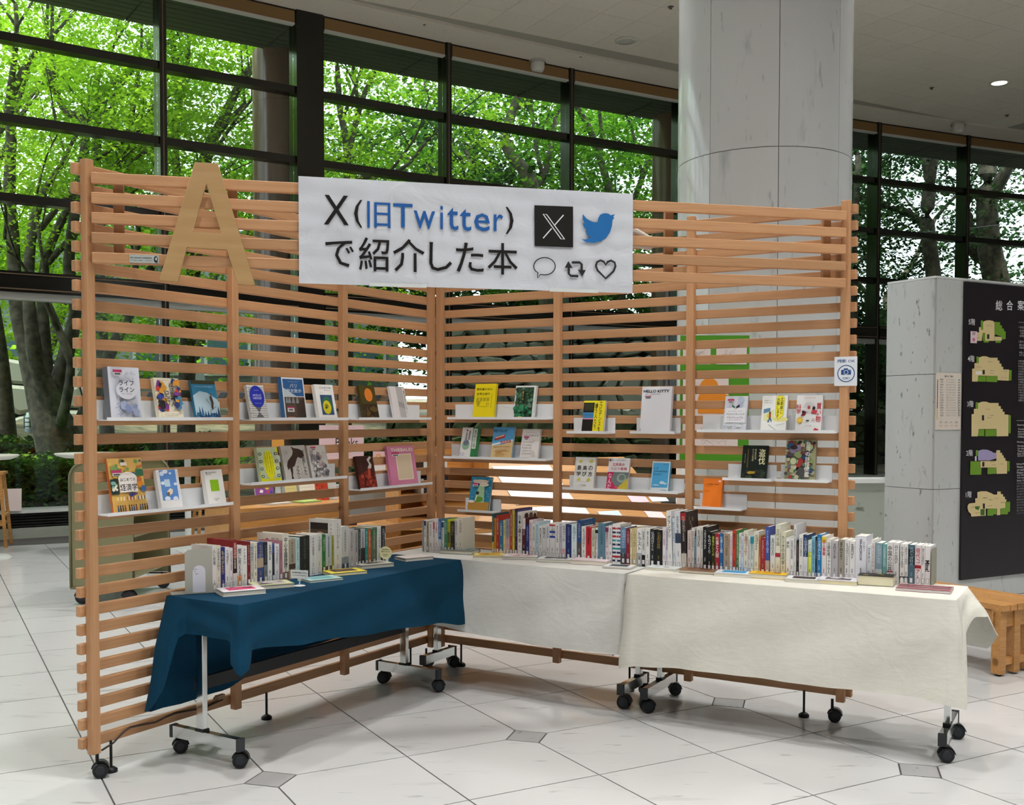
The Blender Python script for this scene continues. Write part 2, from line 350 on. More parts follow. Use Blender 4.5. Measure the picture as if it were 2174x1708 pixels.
# lower margin of the ceiling along the window, with its shadow gap
mb = MB(); q1 = []; q0 = []
for k, n in enumerate(NL):
    a = NL[max(k-1, 0)]; b = NL[min(k+1, len(NL)-1)]; d = (b-a).normalized(); nn = Vector((d.y, -d.x, 0)); q0.append(n+nn*.02); q1.append(n+nn*.72)
for a, b, c, d in zip(q0, q0[1:], q1[1:], q1):
    mb.add([(*v.xy, ZC-.03) for v in (a, b, c, d)]+[(*v.xy, ZC+.02) for v in (a, b, c, d)], [(0, 1, 2, 3), (4, 7, 6, 5), (3, 2, 6, 7)], mCeil)
tag(mb.build('trim_1'), 'pale ceiling margin board running along the curved window', kind='structure')
# window bays
Z1, Z2, Z3, ZB0, ZB1 = 5.98, 5.02, 4.08, 2.95, 3.20
mBlindBox = M('#8a6a42', .6)
for k, (a, b) in enumerate(zip(NL, NL[1:])):
    d = b-a; Lb = d.length; th = math.atan2(d.y, d.x)
    wv = empty('window_%d' % (k+1), a, th); tag(wv, kind='structure')
    big = NK[k] == 0
    mw = .20 if big else .045
    MB().box(-mw if big else -.045, mw if big else .045, -.12, .16, .3, ZC, mFrame).build('mullion', wv)
    if not big: MB().box(-.008, .008, -.1215, -.12, .3, ZC, M('#6b5a45', .4)).build('mullion_trim', wv)
    x0, x1 = (mw if big else .045), Lb-.045-(.16 if NK[k] == -1 else 0)
    zs = [(.34, ZB0), (ZB1, Z3-.05), (Z3+.05, Z2-.05), (Z2+.05, Z1-.05), (Z1+.05, ZC-.02)]
    for z in (Z1, Z2, Z3): MB().box(x0, x1, -.08, .10, z-.05, z+.05, mFrame).build('transom', wv)
    mb = MB().box(x0, x1, -.14, .12, ZB0, ZB1, mFrame).box(x0, x1, -.155, -.14, ZB0+.03, ZB0+.045, M('#6b5a45', .4)).box(x0, x1, -.155, -.14, ZB1-.04, ZB1-.028, M('#6b5a45', .4)); mb.build('beam', wv)
    MB().box(x0, x1, -.10, .02, ZB0-.09, ZB0, mAlu).build('blind_rail', wv)
    for z0, z1 in zs: MB().box(x0, x1, .0, .012, z0, z1, mGlass).build('pane', wv)
    MB().box(x0, x1, -.09, .1, ZC-.06, ZC-.02, mFrame).build('head_frame', wv)
    bb = MB().box(x0+.02, x1-.02, -.11, -.03, ZC-.22, ZC-.06, mBlindBox).build('blind_box', wv)
    MB().box(x0+.02, x1-.02, -.115, -.025, ZC-.245, ZC-.22, M('#c9c6c0', .4)).build('blind_rail', bb)
    MB().box(-.02, Lb+.02, -.28, .1, .30, .34, M('#d5dbd6', .25)).build('sill', wv)
    gr = MB().box(0, Lb, -.16, .05, .12, .30, mBlack)
    for q in range(5): gr.box(0, Lb, -.22, -.16, .135+q*.034, .147+q*.034, M('#2b2c2c', .5))
    gr.build('grille', wv)
    MB().box(0, Lb, -.26, .05, -.004, .12, mLow).build('kerb', wv)
# outside: soffit slats, ground
mSoff = M('#4c4e4c', .8)
mb = MB(); mbs = MB()
for a, b in zip(NL, NL[1:]):
    d = (b-a).normalized(); nn = Vector((-d.y, d.x, 0))
    for s in range(9):
        u0_, u1_ = .15+s*.17, .15+s*.17+.15
        mbs.add([(*v.xy, z) for z in (ZC-.03, ZC) for v in (a+nn*u0_, b+nn*u0_, b+nn*u1_, a+nn*u1_)], [(3, 2, 1, 0), (0, 1, 5, 4), (2, 3, 7, 6)], mSoff)
    mb.add([(*v.xy, z) for z in (ZC, ZC+.5) for v in (a, b, b+nn*1.7, a+nn*1.7)], [(3, 2, 1, 0), (4, 5, 6, 7), (2, 3, 7, 6)], M('#2c2d2b', .9))
so_ = tag(mb.build('trim_2'), 'dark slatted eaves outside above the windows', kind='structure')
tag(mbs.build('eaves_slats', so_), kind='stuff')
# ------------------------------------------------------------------ marble column, eight panels a ring
def column(c, R, z_joints, mat, name, label, seg=8, rot=0., z0=0.):
    root = empty(name, (c[0], c[1], z0), 0); tag(root, label, 'column')
    for za, zb in zip(z_joints, z_joints[1:]):
        for s in range(seg):
            a0 = rot+2*PI*s/seg+.004/R*.5; a1 = rot+2*PI*(s+1)/seg-.004/R*.5; n = 10; mb = MB(); vs = []
            for z in (za+.002, zb-.002):
                for i in range(n+1):
                    t = a0+(a1-a0)*i/n; vs.append((R*math.cos(t), R*math.sin(t), z))
            mb.add(vs, [(i, i+1, n+2+i, n+1+i) for i in range(n)], mat, True)
            vi = [(x*(1-.03/R), y*(1-.03/R), z) for x, y, z in vs]
            mb.add(vs+vi, [(n, 2*n+1, 4*n+3-0, 3*n+2), (n+1, 0, 2*n+2, 3*n+3)], mat)
            mb.add(vs[n+1:]+vi[n+1:], [(i, i+1, n+2+i, n+1+i) for i in range(n)], mat)
            mb.build('stone_panel', root)
    core = MB().cyl((0, 0, z_joints[0]), (0, 0, z_joints[-1]), R-.012, R-.012, mGrout if mat != mGranite else mBlack, 48, False).build('column_core', root)
    return root
column((1.784, 7.62), .6, (0, 3.235, 6.47, ZC-.03), mColumn, 'marble_column', 'tall round white marble column behind the right wooden screen', 8, math.radians(-90-4))
column((-3.56, 16.9), .5, (0, .9, 1.8, 2.7, 3.6, 4.5, 5.4, 6.3, ZC), mGranite, 'granite_column', 'round red-brown granite column outside the window', 8, .3)
column((3.15, 20.3), .5, (0, .9, 1.8, 2.7, 3.6, 4.5, 5.4, 6.3, ZC), mGranite, 'granite_column', 'round dark granite column outside, just left of the marble column', 8, .3)
# ------------------------------------------------------------------ freestanding stone slab with the floor-plan board
e1 = math.radians(29); FM = Frame((3.05, 7.70), e1)
mono = empty('stone_pillar', FM.w(0, 0), e1, 'freestanding speckled marble block carrying the black floor-plan board', 'pillar')
zj = [0, .107, .944, 1.78, 2.47]
for za, zb in zip(zj, zj[1:]):
    for xa, xb in ((.012, 2.0),): MB().box(xa, xb, 0, .03, za+.002, zb-.002, mStone).build('stone_panel', mono)
    MB().box(0, .03, .012, .44, za+.002, zb-.002, mStone).build('stone_panel', mono)
MB().box(.022, 1.99, .022, .43, 0, 2.46, M('#8b7f7c', .7)).build('core', mono)
MB().box(0, 2.0, 0, .44, 2.47, 2.485, M('#dfe2e0', .3)).build('coping', mono)
bx0 = FM.px(2045, 900, -.02)[0]; zt = FM.px(2050, 597, -.02)[1]; zb_ = FM.px(2034, 1232, -.02)[1]
board = empty('information_board', FM.w(bx0, -.002), e1, 'large black floor-plan board on the marble block, cut by the right frame edge', 'sign')
BW, BH = 1.75, zt-zb_
MB().box(0, BW, -.018, 0, zb_, zt, M('#221d22', .35)).build('panel', board)
ar = Art(0, zb_, BW, BH, -.0186)
def bp(px, py): x, z = FM.px(px, py, -.02); return ((x-bx0)/BW, (z-zb_)/BH)
for ch, px_ in zip('総合案内', (2121, 2143.5, 2167, 2190)): u, v = bp(px_, 648); ar.text(u, v, ch, .034, '#eef0f0', bold=.02)
cream, grn, lil = '#dcc894', '#6f9a2c', '#a79cc4'
def plan(n, lx, ly, polys):
    u, v = bp(lx, ly); ar.text(u, v, n, .021, '#e6e8e8', bold=.01)
    for c, pts in polys: ar.poly([bp(x, y) for x, y in pts], c)
def cz(x, y): return (1840+x/5.024, 560+y/5.024)
def cz2(x, y): return (1840+x/5.024, 880+y/5.024)
def P5(f, c, *pts): return (c, [f(x, y) for x, y in pts])
plan('5階', 2063, 683, [P5(cz, grn, (1216, 605), (1240, 605), (1240, 705), (1216, 700)), P5(cz, cream, (1240, 620), (1262, 606), (1300, 600), (1340, 606), (1362, 622), (1362, 800), (1235, 800), (1235, 735), (1225, 820), (1172, 820), (1172, 730), (1197, 730), (1197, 675), (1218, 675), (1218, 700), (1240, 705)), P5(cz, cream, (1262, 735), (1362, 735), (1362, 820), (1262, 820)), P5(cz, grn, (1364, 617), (1420, 622), (1420, 655), (1440, 655), (1440, 687), (1462, 690), (1462, 718), (1480, 718), (1480, 800), (1440, 805), (1440, 775), (1364, 750)), P5(cz, cream, (1364, 775), (1438, 778), (1438, 818), (1364, 820)), P5(cz, grn, (1235, 735), (1262, 735), (1262, 820), (1235, 820)), P5(cz, grn, (1245, 820), (1300, 820), (1300, 838), (1245, 838)), P5(cz, grn, (1372, 820), (1426, 820), (1426, 842), (1372, 842)), P5(cz, '#26222a', (1282, 750), (1305, 750), (1305, 800), (1282, 800))])
plan('4階', 2061, 761, [P5(cz, grn, (1167, 988), (1192, 988), (1192, 1058), (1167, 1058)), P5(cz, cream, (1192, 1000), (1230, 984), (1270, 984), (1310, 1000), (1393, 1000), (1393, 1030), (1413, 1030), (1413, 1062), (1433, 1064), (1433, 1096), (1452, 1096), (1452, 1125), (1516, 1127), (1512, 1245), (1392, 1240), (1392, 1195), (1190, 1190), (1178, 1255), (1120, 1253), (1122, 1117), (1146, 1115), (1146, 1058), (1192, 1058)), P5(cz, grn, (1182, 1195), (1268, 1195), (1268, 1255), (1182, 1255)), P5(cz, grn, (1272, 1195), (1390, 1197), (1388, 1260), (1272, 1256)), P5(cz, grn, (1518, 1133), (1542, 1133), (1540, 1243), (1514, 1243)), P5(cz, '#e9e6dc', (1158, 1143), (1222, 1143), (1222, 1178), (1158, 1178)), P5(cz, '#26222a', (1232, 1130), (1255, 1130), (1255, 1178), (1232, 1178))])
plan('3階', 2059, 857, [P5(cz, grn, (1157, 1475), (1183, 1475), (1183, 1545), (1157, 1545)), P5(cz, cream, (1183, 1485), (1225, 1468), (1270, 1468), (1305, 1482), (1402, 1482), (1402, 1515), (1425, 1517), (1425, 1545), (1445, 1547), (1445, 1575), (1465, 1577), (1465, 1605), (1508, 1607), (1505, 1835), (1380, 1838), (1380, 1760), (1190, 1760), (1180, 1838), (1112, 1838), (1114, 1602), (1138, 1600), (1138, 1545), (1183, 1545)), P5(cz, grn, (1186, 1765), (1250, 1765), (1248, 1835), (1184, 1835)), P5(cz, grn, (1260, 1765), (1378, 1765), (1376, 1835), (1258, 1838)), P5(cz, grn, (1510, 1612), (1532, 1612), (1530, 1805), (1507, 1805)), P5(cz, '#26222a', (1224, 1612), (1246, 1612), (1246, 1668), (1224, 1668))])
plan('2階', 2057, 961, [P5(cz2, lil, (1182, 385), (1230, 370), (1280, 373), (1330, 392), (1345, 405), (1376, 405), (1376, 465), (1300, 488), (1182, 488)), P5(cz2, grn, (1157, 378), (1180, 378), (1180, 440), (1157, 440)), P5(cz2, '#cfd0dc', (1147, 442), (1166, 442), (1166, 492), (1147, 492)), P5(cz2, grn, (1100, 495), (1202, 497), (1202, 560), (1218, 562), (1214, 638), (1096, 640)), P5(cz2, cream, (1206, 495), (1376, 492), (1376, 378), (1416, 378), (1416, 405), (1438, 407), (1438, 432), (1455, 434), (1455, 460), (1472, 462), (1472, 490), (1491, 492), (1490, 627), (1378, 630), (1376, 562), (1206, 562)), P5(cz2, grn, (1282, 565), (1374, 565), (1372, 628), (1280, 634)), P5(cz2, grn, (1494, 495), (1518, 495), (1516, 602), (1493, 602)), P5(cz2, '#26222a', (1225, 503), (1248, 503), (1248, 552), (1225, 552))])
plan('1階', 2055, 1049, [P5(cz2, cream, (1172, 825), (1210, 815), (1270, 815), (1330, 840), (1345, 850), (1384, 850), (1384, 818), (1422, 818), (1422, 845), (1446, 847), (1446, 872), (1466, 874), (1466, 900), (1482, 902), (1482, 925), (1470, 990), (1420, 1000), (1262, 1000), (1262, 1075), (1108, 1085), (1104, 1055), (1080, 1035), (1068, 1000), (1068, 970), (1085, 945), (1120, 940), (1150, 938), (1150, 890), (1172, 888)), P5(cz2, grn, (1280, 1005), (1378, 1000), (1376, 1060), (1340, 1062), (1340, 1075), (1278, 1075)), P5(cz2, grn, (1470, 930), (1522, 925), (1520, 1032), (1498, 1034), (1496, 1060), (1420, 1063), (1420, 1000), (1470, 990)), P5(cz2, cream, (1382, 1000), (1416, 1000), (1416, 1068), (1380, 1070)), P5(cz2, '#3f6a24', (1150, 975), (1200, 975), (1185, 1015), (1150, 1005)), P5(cz2, '#3f6a24', (1205, 1005), (1250, 1005), (1248, 1070), (1205, 1070)), P5(cz2, '#26222a', (1230, 945), (1252, 945), (1252, 1000), (1230, 1000))])
for X_, Y_ in ((1300, 660), (1190, 790), (1310, 1045), (1190, 1100), (1470, 1145), (1330, 1138), (1320, 1168), (1450, 1212), (1280, 1550), (1320, 1615), (1300, 1640)):
    u, v = bp(*cz(X_, Y_)); ar.dashes(u-.012, v, 6, .005, 0, .006, '#3a2c28')
for X_, Y_ in ((1425, 525), (1330, 505), (1345, 535), (1130, 985), (1375, 890), (1250, 885), (1310, 905), (1440, 935), (1300, 970), (1170, 1045)):
    u, v = bp(*cz2(X_, Y_)); ar.dashes(u-.012, v, 6, .005, 0, .006, '#3a2c28')
u0_, v0_ = bp(*cz(1095, 717)); u1_, v1_ = bp(*cz(1162, 847)); ar.rect(u0_, v1_, u1_, v0_, '#e4ccd4'); ar.text((u0_+u1_)/2, (v0_+v1_)/2+.012, 'W', .012, '#2a2226', bold=.02)
ar.ell((u0_+u1_)/2, (v0_+v1_)/2-.008, .009, .006, '#c77d92')
TB = [(1605, 622, 0), (1598, 675, 4), (1612, 712, 4), (1620, 740, 3), (1612, 768, 4), (1598, 828, 3), (1608, 865, 5), (1608, 893, 5), (1606, 945, 5), (1606, 972, 5)]+[(1594, 1036+28*i, 6) for i in range(16)]
for X_, Y_, n in TB:
    u, v = bp(*cz(X_, Y_))
    if n == 0: ar.rect(u, v-.001, u+.3, v+.001, '#8d8a8c')
    else:
        ar.dashes(u+.008, v, n*4, .0112, 0, .0125, '#c9cacc')
u, v = bp(*cz(1580, 1670)); ar.rect(u, v-.001, u+.3, v+.001, '#8d8a8c')
for (X_, Y_, t) in ((1578, 110, 'Opening Hours'), (1585, 155, 'Tuesday'), (1585, 182, 'Saturday'), (1585, 208, '(Children'), (1585, 234, '10:00am'), (1572, 292, 'Closing Days'), (1580, 335, 'Mondays'), (1580, 362, 'On days the'), (1578, 388, 'Then is a'), (1578, 415, "New Year's"), (1578, 440, 'Special Exam'), (1565, 527, 'Using the Library'), (1572, 556, 'Please feel free'), (1572, 586, 'on each floor'), (1572, 616, 'Please return'), (1572, 645, 'any library'), (1572, 673, 'You can get'), (1572, 702, 'lists, from')):
    u, v = bp(*cz2(X_, Y_)); ar.text(u+.005+len(t)*.0034, v, t, .0072, '#cfd0d2', w=len(t)*.0066)
for i in range(12): u, v = bp(*cz2(1568, 732+i*29)); ar.dashes(u+.01, v, 22, .0105, 0, .010, '#b9babd')
ar.mb.build('print', board)
x0, z0 = FM.px(1987, 912, -.012); x1, z1 = FM.px(2042, 792, -.012)
pz = empty('notice_sheet', FM.w(x0, -.004), e1, 'pale timetable sheet stuck on the narrow marble face beside the board', 'notice')
MB().box(0, x1-x0, -.004, 0, z0, z1, M('#e6dccf', .35)).build('sheet', pz)
a2 = Art(0, z0, x1-x0, z1-z0, -.0046); a2.text(.5, .94, '館内のご案内', .035, '#3a3a44', wmax=.7, bold=.02)
for i, c in enumerate(['#4a7a5a', '#3d5a86', '#3d5a86', '#b84a4a', '#5a3f7a', '#e0c86a', '#e0c86a']): a2.rect(.04, .78-i*.10, .07, .88-i*.10, c)
for i in range(15): a2.dashes(.16, .88-i*.045, 3, .045, 0, .010, '#4a4a55'); a2.dashes(.4, .88-i*.045, 8, .05, 0, .008, '#8d8a8a'); a2.rect(.86, .87-i*.045, .95, .89-i*.045, '#7fa2b8' if i % 3 == 0 else '#a9a4a0')
for i in range(4): a2.dashes(.14+i*.2, .13, 3, .04, 0, .01, '#5a5555'); a2.dashes(.14+i*.2, .07, 3, .04, 0, .008, '#8a5555')
a2.mb.build('print', pz)
# ------------------------------------------------------------------ ceiling fittings
def downlight(x, y, lit, label):
    o = empty('ceiling_light', (x, y, ZC-.012), 0, label, 'ceiling light', 'recessed ceiling lights')
    MB().lathe([(.14, .0), (.165, -.006), (.165, .012), (.13, .012), (.12, .0)], M('#d9d5cc', .4), 28).build('trim_ring', o)
    MB().lathe([(.001, .004), (.125, .004)], mLamp if lit else M('#c3bfb6', .3), 28).build('lens', o)
    return o
downlight(1.71, 16.2, False, 'unlit round recessed ceiling light near the window, left of the column')
downlight(8.23, 18.2, True, 'lit round recessed ceiling light right of the marble column')
downlight(.43, 14.3, True, 'lit round recessed ceiling light at the top edge of the photo')
for i, (x, y, lab) in enumerate(((.40, 17.02, 'left of the column'), (8.55, 20.62, 'right of the column'))):
    o = empty('smoke_detector', (x, y, ZC-.03), 0, 'small white round smoke detector on the ceiling margin, '+lab, 'smoke detector', 'smoke detectors')
    MB().lathe([(.0, -.17), (.09, -.17), (.115, -.12), (.115, -.03)], M('#cfccc2', .5), 24).build('cap', o); MB().lathe([(.135, -.035), (.135, 0)], M('#bdb9ae', .5), 24).build('base', o)
for i, (px_, py_) in enumerate(((901, 48), (1233, 117), (1424, 14), (1978, 186), (2138, 244))):
    q = fl(px_, py_, ZC); o = tag(MB().lathe([(0, -.03), (.02, -.03), (.02, 0), (.045, 0)], M('#5a524a', .5), 12).build('sprinkler', loc=(q.x, q.y, ZC-.002)), ['small dark sprinkler head on the ceiling above the paper banner', 'small sprinkler head beside the smoke detector left of the column', 'dark sprinkler head at the top left edge of the column', 'dark sprinkler head below left of the lit ceiling light', 'sprinkler head at the far right edge above the window'][i], 'sprinkler', 'ceiling sprinklers')
for i, (x, y, e) in enumerate(LAMP):
    ld = bpy.data.lights.new('lamp', 'AREA'); ld.shape = 'DISK'; ld.size = .35; ld.energy = e; ld.color = LAMP_COL; ld.spread = math.radians(118)
    lo = bpy.data.objects.new('lamp', ld); COL.objects.link(lo); lo.location = (x, y, ZC-.06)
# ------------------------------------------------------------------ outdoors
def noise_mat(name, c1, c2, sc_, rough=.9):
    def f(nt, b, N, L):
        g = N('ShaderNodeNewGeometry'); n = N('ShaderNodeTexNoise'); n.inputs['Scale'].default_value = sc_; n.inputs['Detail'].default_value = 5; L(g.outputs['Position'], n.inputs['Vector'])
        r = ramp(N, [(.35, srgb(c1)), (.65, srgb(c2))]); L(n.outputs['Fac'], r.inputs[0]); L(r.outputs[0], b.inputs['Base Color']); b.inputs['Roughness'].default_value = rough
    return nodemat(name, f)
mBark = noise_mat('bark', '#2e2a22', '#5c5646', 9); mBarkP = noise_mat('pale_bark', '#453f35', '#6f6957', 9)
def leafmat(name, c1, c2, trans=.45):
    m = bpy.data.materials.new(name); m.use_nodes = True; nt = m.node_tree; nt.nodes.clear(); L = nt.links.new; N = nt.nodes.new
    o = N('ShaderNodeOutputMaterial'); d = N('ShaderNodeBsdfDiffuse'); t = N('ShaderNodeBsdfTranslucent'); mx = N('ShaderNodeMixShader'); mx.inputs[0].default_value = trans
    g = N('ShaderNodeNewGeometry'); n = N('ShaderNodeTexNoise'); n.inputs['Scale'].default_value = .9; n.inputs['Detail'].default_value = 2; L(g.outputs['Position'], n.inputs['Vector'])
    ma = N('ShaderNodeMath'); ma.operation = 'MULTIPLY_ADD'; ma.inputs[1].default_value = .35; L(g.outputs['Random Per Island'], ma.inputs[0]); 
    sb = N('ShaderNodeMath'); sb.operation = 'SUBTRACT'; sb.inputs[1].default_value = .17; L(n.outputs['Fac'], sb.inputs[0]); L(sb.outputs[0], ma.inputs[2])
    r = N('ShaderNodeValToRGB'); e = r.color_ramp.elements; e[0].position = .3; e[0].color = (*srgb(c1), 1); e[1].position = .7; e[1].color = (*srgb(c2), 1)
    L(ma.outputs[0], r.inputs[0]); L(r.outputs[0], d.inputs[0]); L(r.outputs[0], t.inputs[0]); L(d.outputs[0], mx.inputs[1]); L(t.outputs[0], mx.inputs[2]); L(mx.outputs[0], o.inputs[0]); return m
mLeafB = leafmat('maple_leaves', '#6f9f1f', '#aed63c'); mLeafM = leafmat('green_leaves', '#3f7420', '#7fb534', .4); mLeafD = leafmat('dark_leaves', '#20381c', '#46693a', .25); mHedge = leafmat('hedge_leaves', '#2c4a1c', '#557a33', .2); mGrass = leafmat('grass_blades', '#5f9a25', '#a2cf4a', .4)
def leaves(name, centers, radii, per, size, mat, parent, flat=.25, seed=0):
    """sprays of small leaves: centers (n,3), radii (n,), per leaves each"""
    r = np.random.default_rng(seed); n = len(centers); c = np.repeat(np.asarray(centers), per, 0); R = np.repeat(np.asarray(radii), per)
    d = r.normal(size=(n*per, 3)); d /= np.linalg.norm(d, axis=1, keepdims=True); d *= (r.random((n*per, 1))**.45); d[:, 2] *= flat
    tilt = np.repeat(r.normal(0, .25, (n, 2)), per, 0)
    p = c+d*R[:, None]; p[:, 2] += (d[:, 0]*tilt[:, 0]+d[:, 1]*tilt[:, 1])*R
    N_ = n*per; a = r.random(N_)*2*PI; s = size*(.6+.8*r.random(N_))
    nx = r.normal(0, .45, N_); ny = r.normal(0, .45, N_)
    ux = np.stack([np.cos(a), np.sin(a), -(nx*np.cos(a)+ny*np.sin(a))], 1)*s[:, None]; uy = np.stack([-np.sin(a), np.cos(a), (nx*np.sin(a)-ny*np.cos(a))], 1)*s[:, None]*.8
    q = np.stack([p+ux*.55, p+uy*.5-ux*.08, p-ux*.5, p-uy*.5-ux*.08], 1).reshape(-1, 3)
    me = bpy.data.meshes.new(name); me.vertices.add(N_*4); me.vertices.foreach_set('co', q.ravel().astype(np.float32)); me.loops.add(N_*4); me.loops.foreach_set('vertex_index', np.arange(N_*4, dtype=np.int32))
    me.polygons.add(N_); me.polygons.foreach_set('loop_start', np.arange(0, N_*4, 4, dtype=np.int32)); me.polygons.foreach_set('loop_total', np.full(N_, 4, np.int32)); me.update(calc_edges=True); me.validate()
    me.materials.append(mat); o = link(name, me, parent); return tag(o, kind='stuff')
OFF = [0, 0]
def grow(mb, p, d, L_, r_, depth, tips, mat, rnd, spread=.55, up_=.12):
    n = 5; pts = [p.copy()]; q = p.copy(); dd = d.copy()
    for i in range(n):
        dd = (dd+Vector((rnd.gauss(0, .10), rnd.gauss(0, .10), rnd.gauss(0, .05)+up_*.25))).normalized(); 
        lim = wy(q.x+OFF[0])+2.2-OFF[1]
        if q.y+dd.y*L_/n < lim: dd.y = abs(dd.y)*.6+.15; dd.normalize()
        q = q+dd*(L_/n); pts.append(q.copy())
    mb.tube(pts, [r_*(1-.45*i/n) for i in range(n+1)], mat, 7 if r_ > .05 else 4)
    if depth <= 0: tips.append(q.copy()); tips.append(pts[3].copy()); return
    if depth <= 2: tips.append(q.copy())
    for k in range(3 if depth > 1 else 2):
        ang = rnd.uniform(0, 2*PI); s = Vector((math.cos(ang), math.sin(ang), rnd.uniform(-.1, .35)))
        nd = (dd*(1-spread*.5)+s*spread).normalized(); st = q if k == 0 else pts[rnd.choice((2, 3, 4))]
        grow(mb, st, nd, L_*rnd.uniform(.62, .82), r_*(.55 if k == 0 else .42), depth-1, tips, mat, rnd, spread, up_)
def tree(x, y, z, stems, hgt, rad, label, mat=mLeafB, bark=mBark, depth=4, per=42, lr=.75, size=.12, seed=1, spread=.6, lean=.25, group=None, extra=0, ex=None, flat=.22):
    rnd = random.Random(seed); OFF[:] = [x, y]; root = empty('tree', (x, y, z), 0, label, 'tree', group); mb = MB(); tips = []
    for i in range(stems):
        a = 2*PI*i/stems+rnd.uniform(-.4, .4); ln = lean if stems > 1 else .06
        grow(mb, Vector((math.cos(a)*rad*.7*(stems > 1), math.sin(a)*rad*.7*(stems > 1), -.1)), Vector((math.cos(a)*ln, math.sin(a)*ln, 1)).normalized(), hgt*rnd.uniform(.36, .46), rad, depth, tips, bark, rnd, spread)
    mb.build('trunk', root)
    C_ = [tuple(t) for t in tips]; R_ = [lr*rnd.uniform(.6, 1.3) for _ in C_]
    if extra:
        (x0, x1, y0, y1, z0, z1) = ex
        for _ in range(extra): C_.append((rnd.uniform(x0, x1), rnd.uniform(y0, y1), rnd.uniform(z0, z1))); R_.append(lr*rnd.uniform(.6, 1.4))
    k_ = [i for i, c in enumerate(C_) if c[1]+y > wy(c[0]+x)+2.0+R_[i]*.6]; C_ = [C_[i] for i in k_]; R_ = [R_[i] for i in k_]
    leaves('foliage', C_, R_, per, size, mat, root, flat, seed); return root
# ground behind the glass: a gentle bank
mSoil = noise_mat('leafy_soil', '#4a4436', '#7d7358', 2.5)
gx = np.linspace(-40, 46, 44); mb = MB(); vs = []; rows_ = [(.2, .25), (2.0, .45), (4.5, .75), (8, 1.0), (14, 1.3), (24, 1.8), (60, 2.5)]
def wy(x):
    a, b = (NL[0], NL[1]) if x < NL[0].x else (NL[-2], NL[-1])
    return wall_y(x) if NL[0].x <= x <= NL[-1].x else a.y+(b.y-a.y)*(x-a.x)/(b.x-a.x)
for d_, z_ in rows_:
    for x in gx: vs.append((x, wy(x)+d_, z_+.12*math.sin(x*1.3+d_)*(d_ > 1)))
n_ = len(gx); mb.add(vs, [(j*n_+i, j*n_+i+1, (j+1)*n_+i+1, (j+1)*n_+i) for j in range(len(rows_)-1) for i in range(n_-1)], mSoil, True)
tag(mb.build('ground'), kind='structure')
def strip(name, label, cat, x0, x1, d0, d1, z0, z1, mat, n, size, kind=None, seed=3, per=14, flat=.8, R=.16):
    r = random.Random(seed); C_ = []
    for _ in range(n):
        x = r.uniform(x0, x1); d_ = r.uniform(d0, d1); C_.append((x, wy(x)+d_, r.uniform(z0, z1)))
    o = leaves(name, C_, [R]*n, per, size, mat, None, flat, seed)
    if kind is None: del o['kind']; tag(o, label, cat)
    else: tag(o, label, cat, kind='stuff')
    return o
def hedge(label, x0, x1, d0, d1, z0, z1, mat, n, seed):
    root = empty('hedge', (0, 0, 0), 0, label, 'hedge'); mb = MB(); m_ = 24; vs = []
    for (dd, z) in ((d0+.15, z0-.2), (d0+.15, z1-.12), (d1-.15, z1-.12), (d1-.15, z0-.2)):
        for i in range(m_+1): x = x0+(x1-x0)*i/m_; vs.append((x, wy(x)+dd, z))
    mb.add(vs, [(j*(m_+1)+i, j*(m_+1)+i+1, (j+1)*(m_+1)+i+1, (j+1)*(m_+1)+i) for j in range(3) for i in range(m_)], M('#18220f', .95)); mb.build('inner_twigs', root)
    r = random.Random(seed); C_ = []
    for _ in range(n):
        x = r.uniform(x0, x1); f = r.random()
        C_.append((x, wy(x)+(d0+r.uniform(0, .12) if f < .6 else r.uniform(d0, d1)), r.uniform(z0, z1) if f < .6 else z1-r.uniform(0, .08)))
    leaves('foliage', C_, [.2]*n, 12, .075, mat, root, .8, seed); return root
hedge('clipped dark hedge just outside the window, left of the wooden screen', -15, -4.4, .5, 1.7, .3, .86, mHedge, 2600, 11)
hedge('low clipped hedge in the background behind the grass, left side', -17, -5.0, 5.6, 6.6, .8, 1.02, mHedge, 1500, 12)
hedge('dark hedge outside behind the left screen, right of the granite column', -2.5, 1.6, 1.6, 2.6, .35, .95, mHedge, 1500, 14)
strip('grass', 'bright green grass patch between the two hedges outside', 'grass', -15, -4.5, 2.2, 5.2, .52, .80, mGrass, 2600, .07, 'stuff', 5, 12, .5, .2)
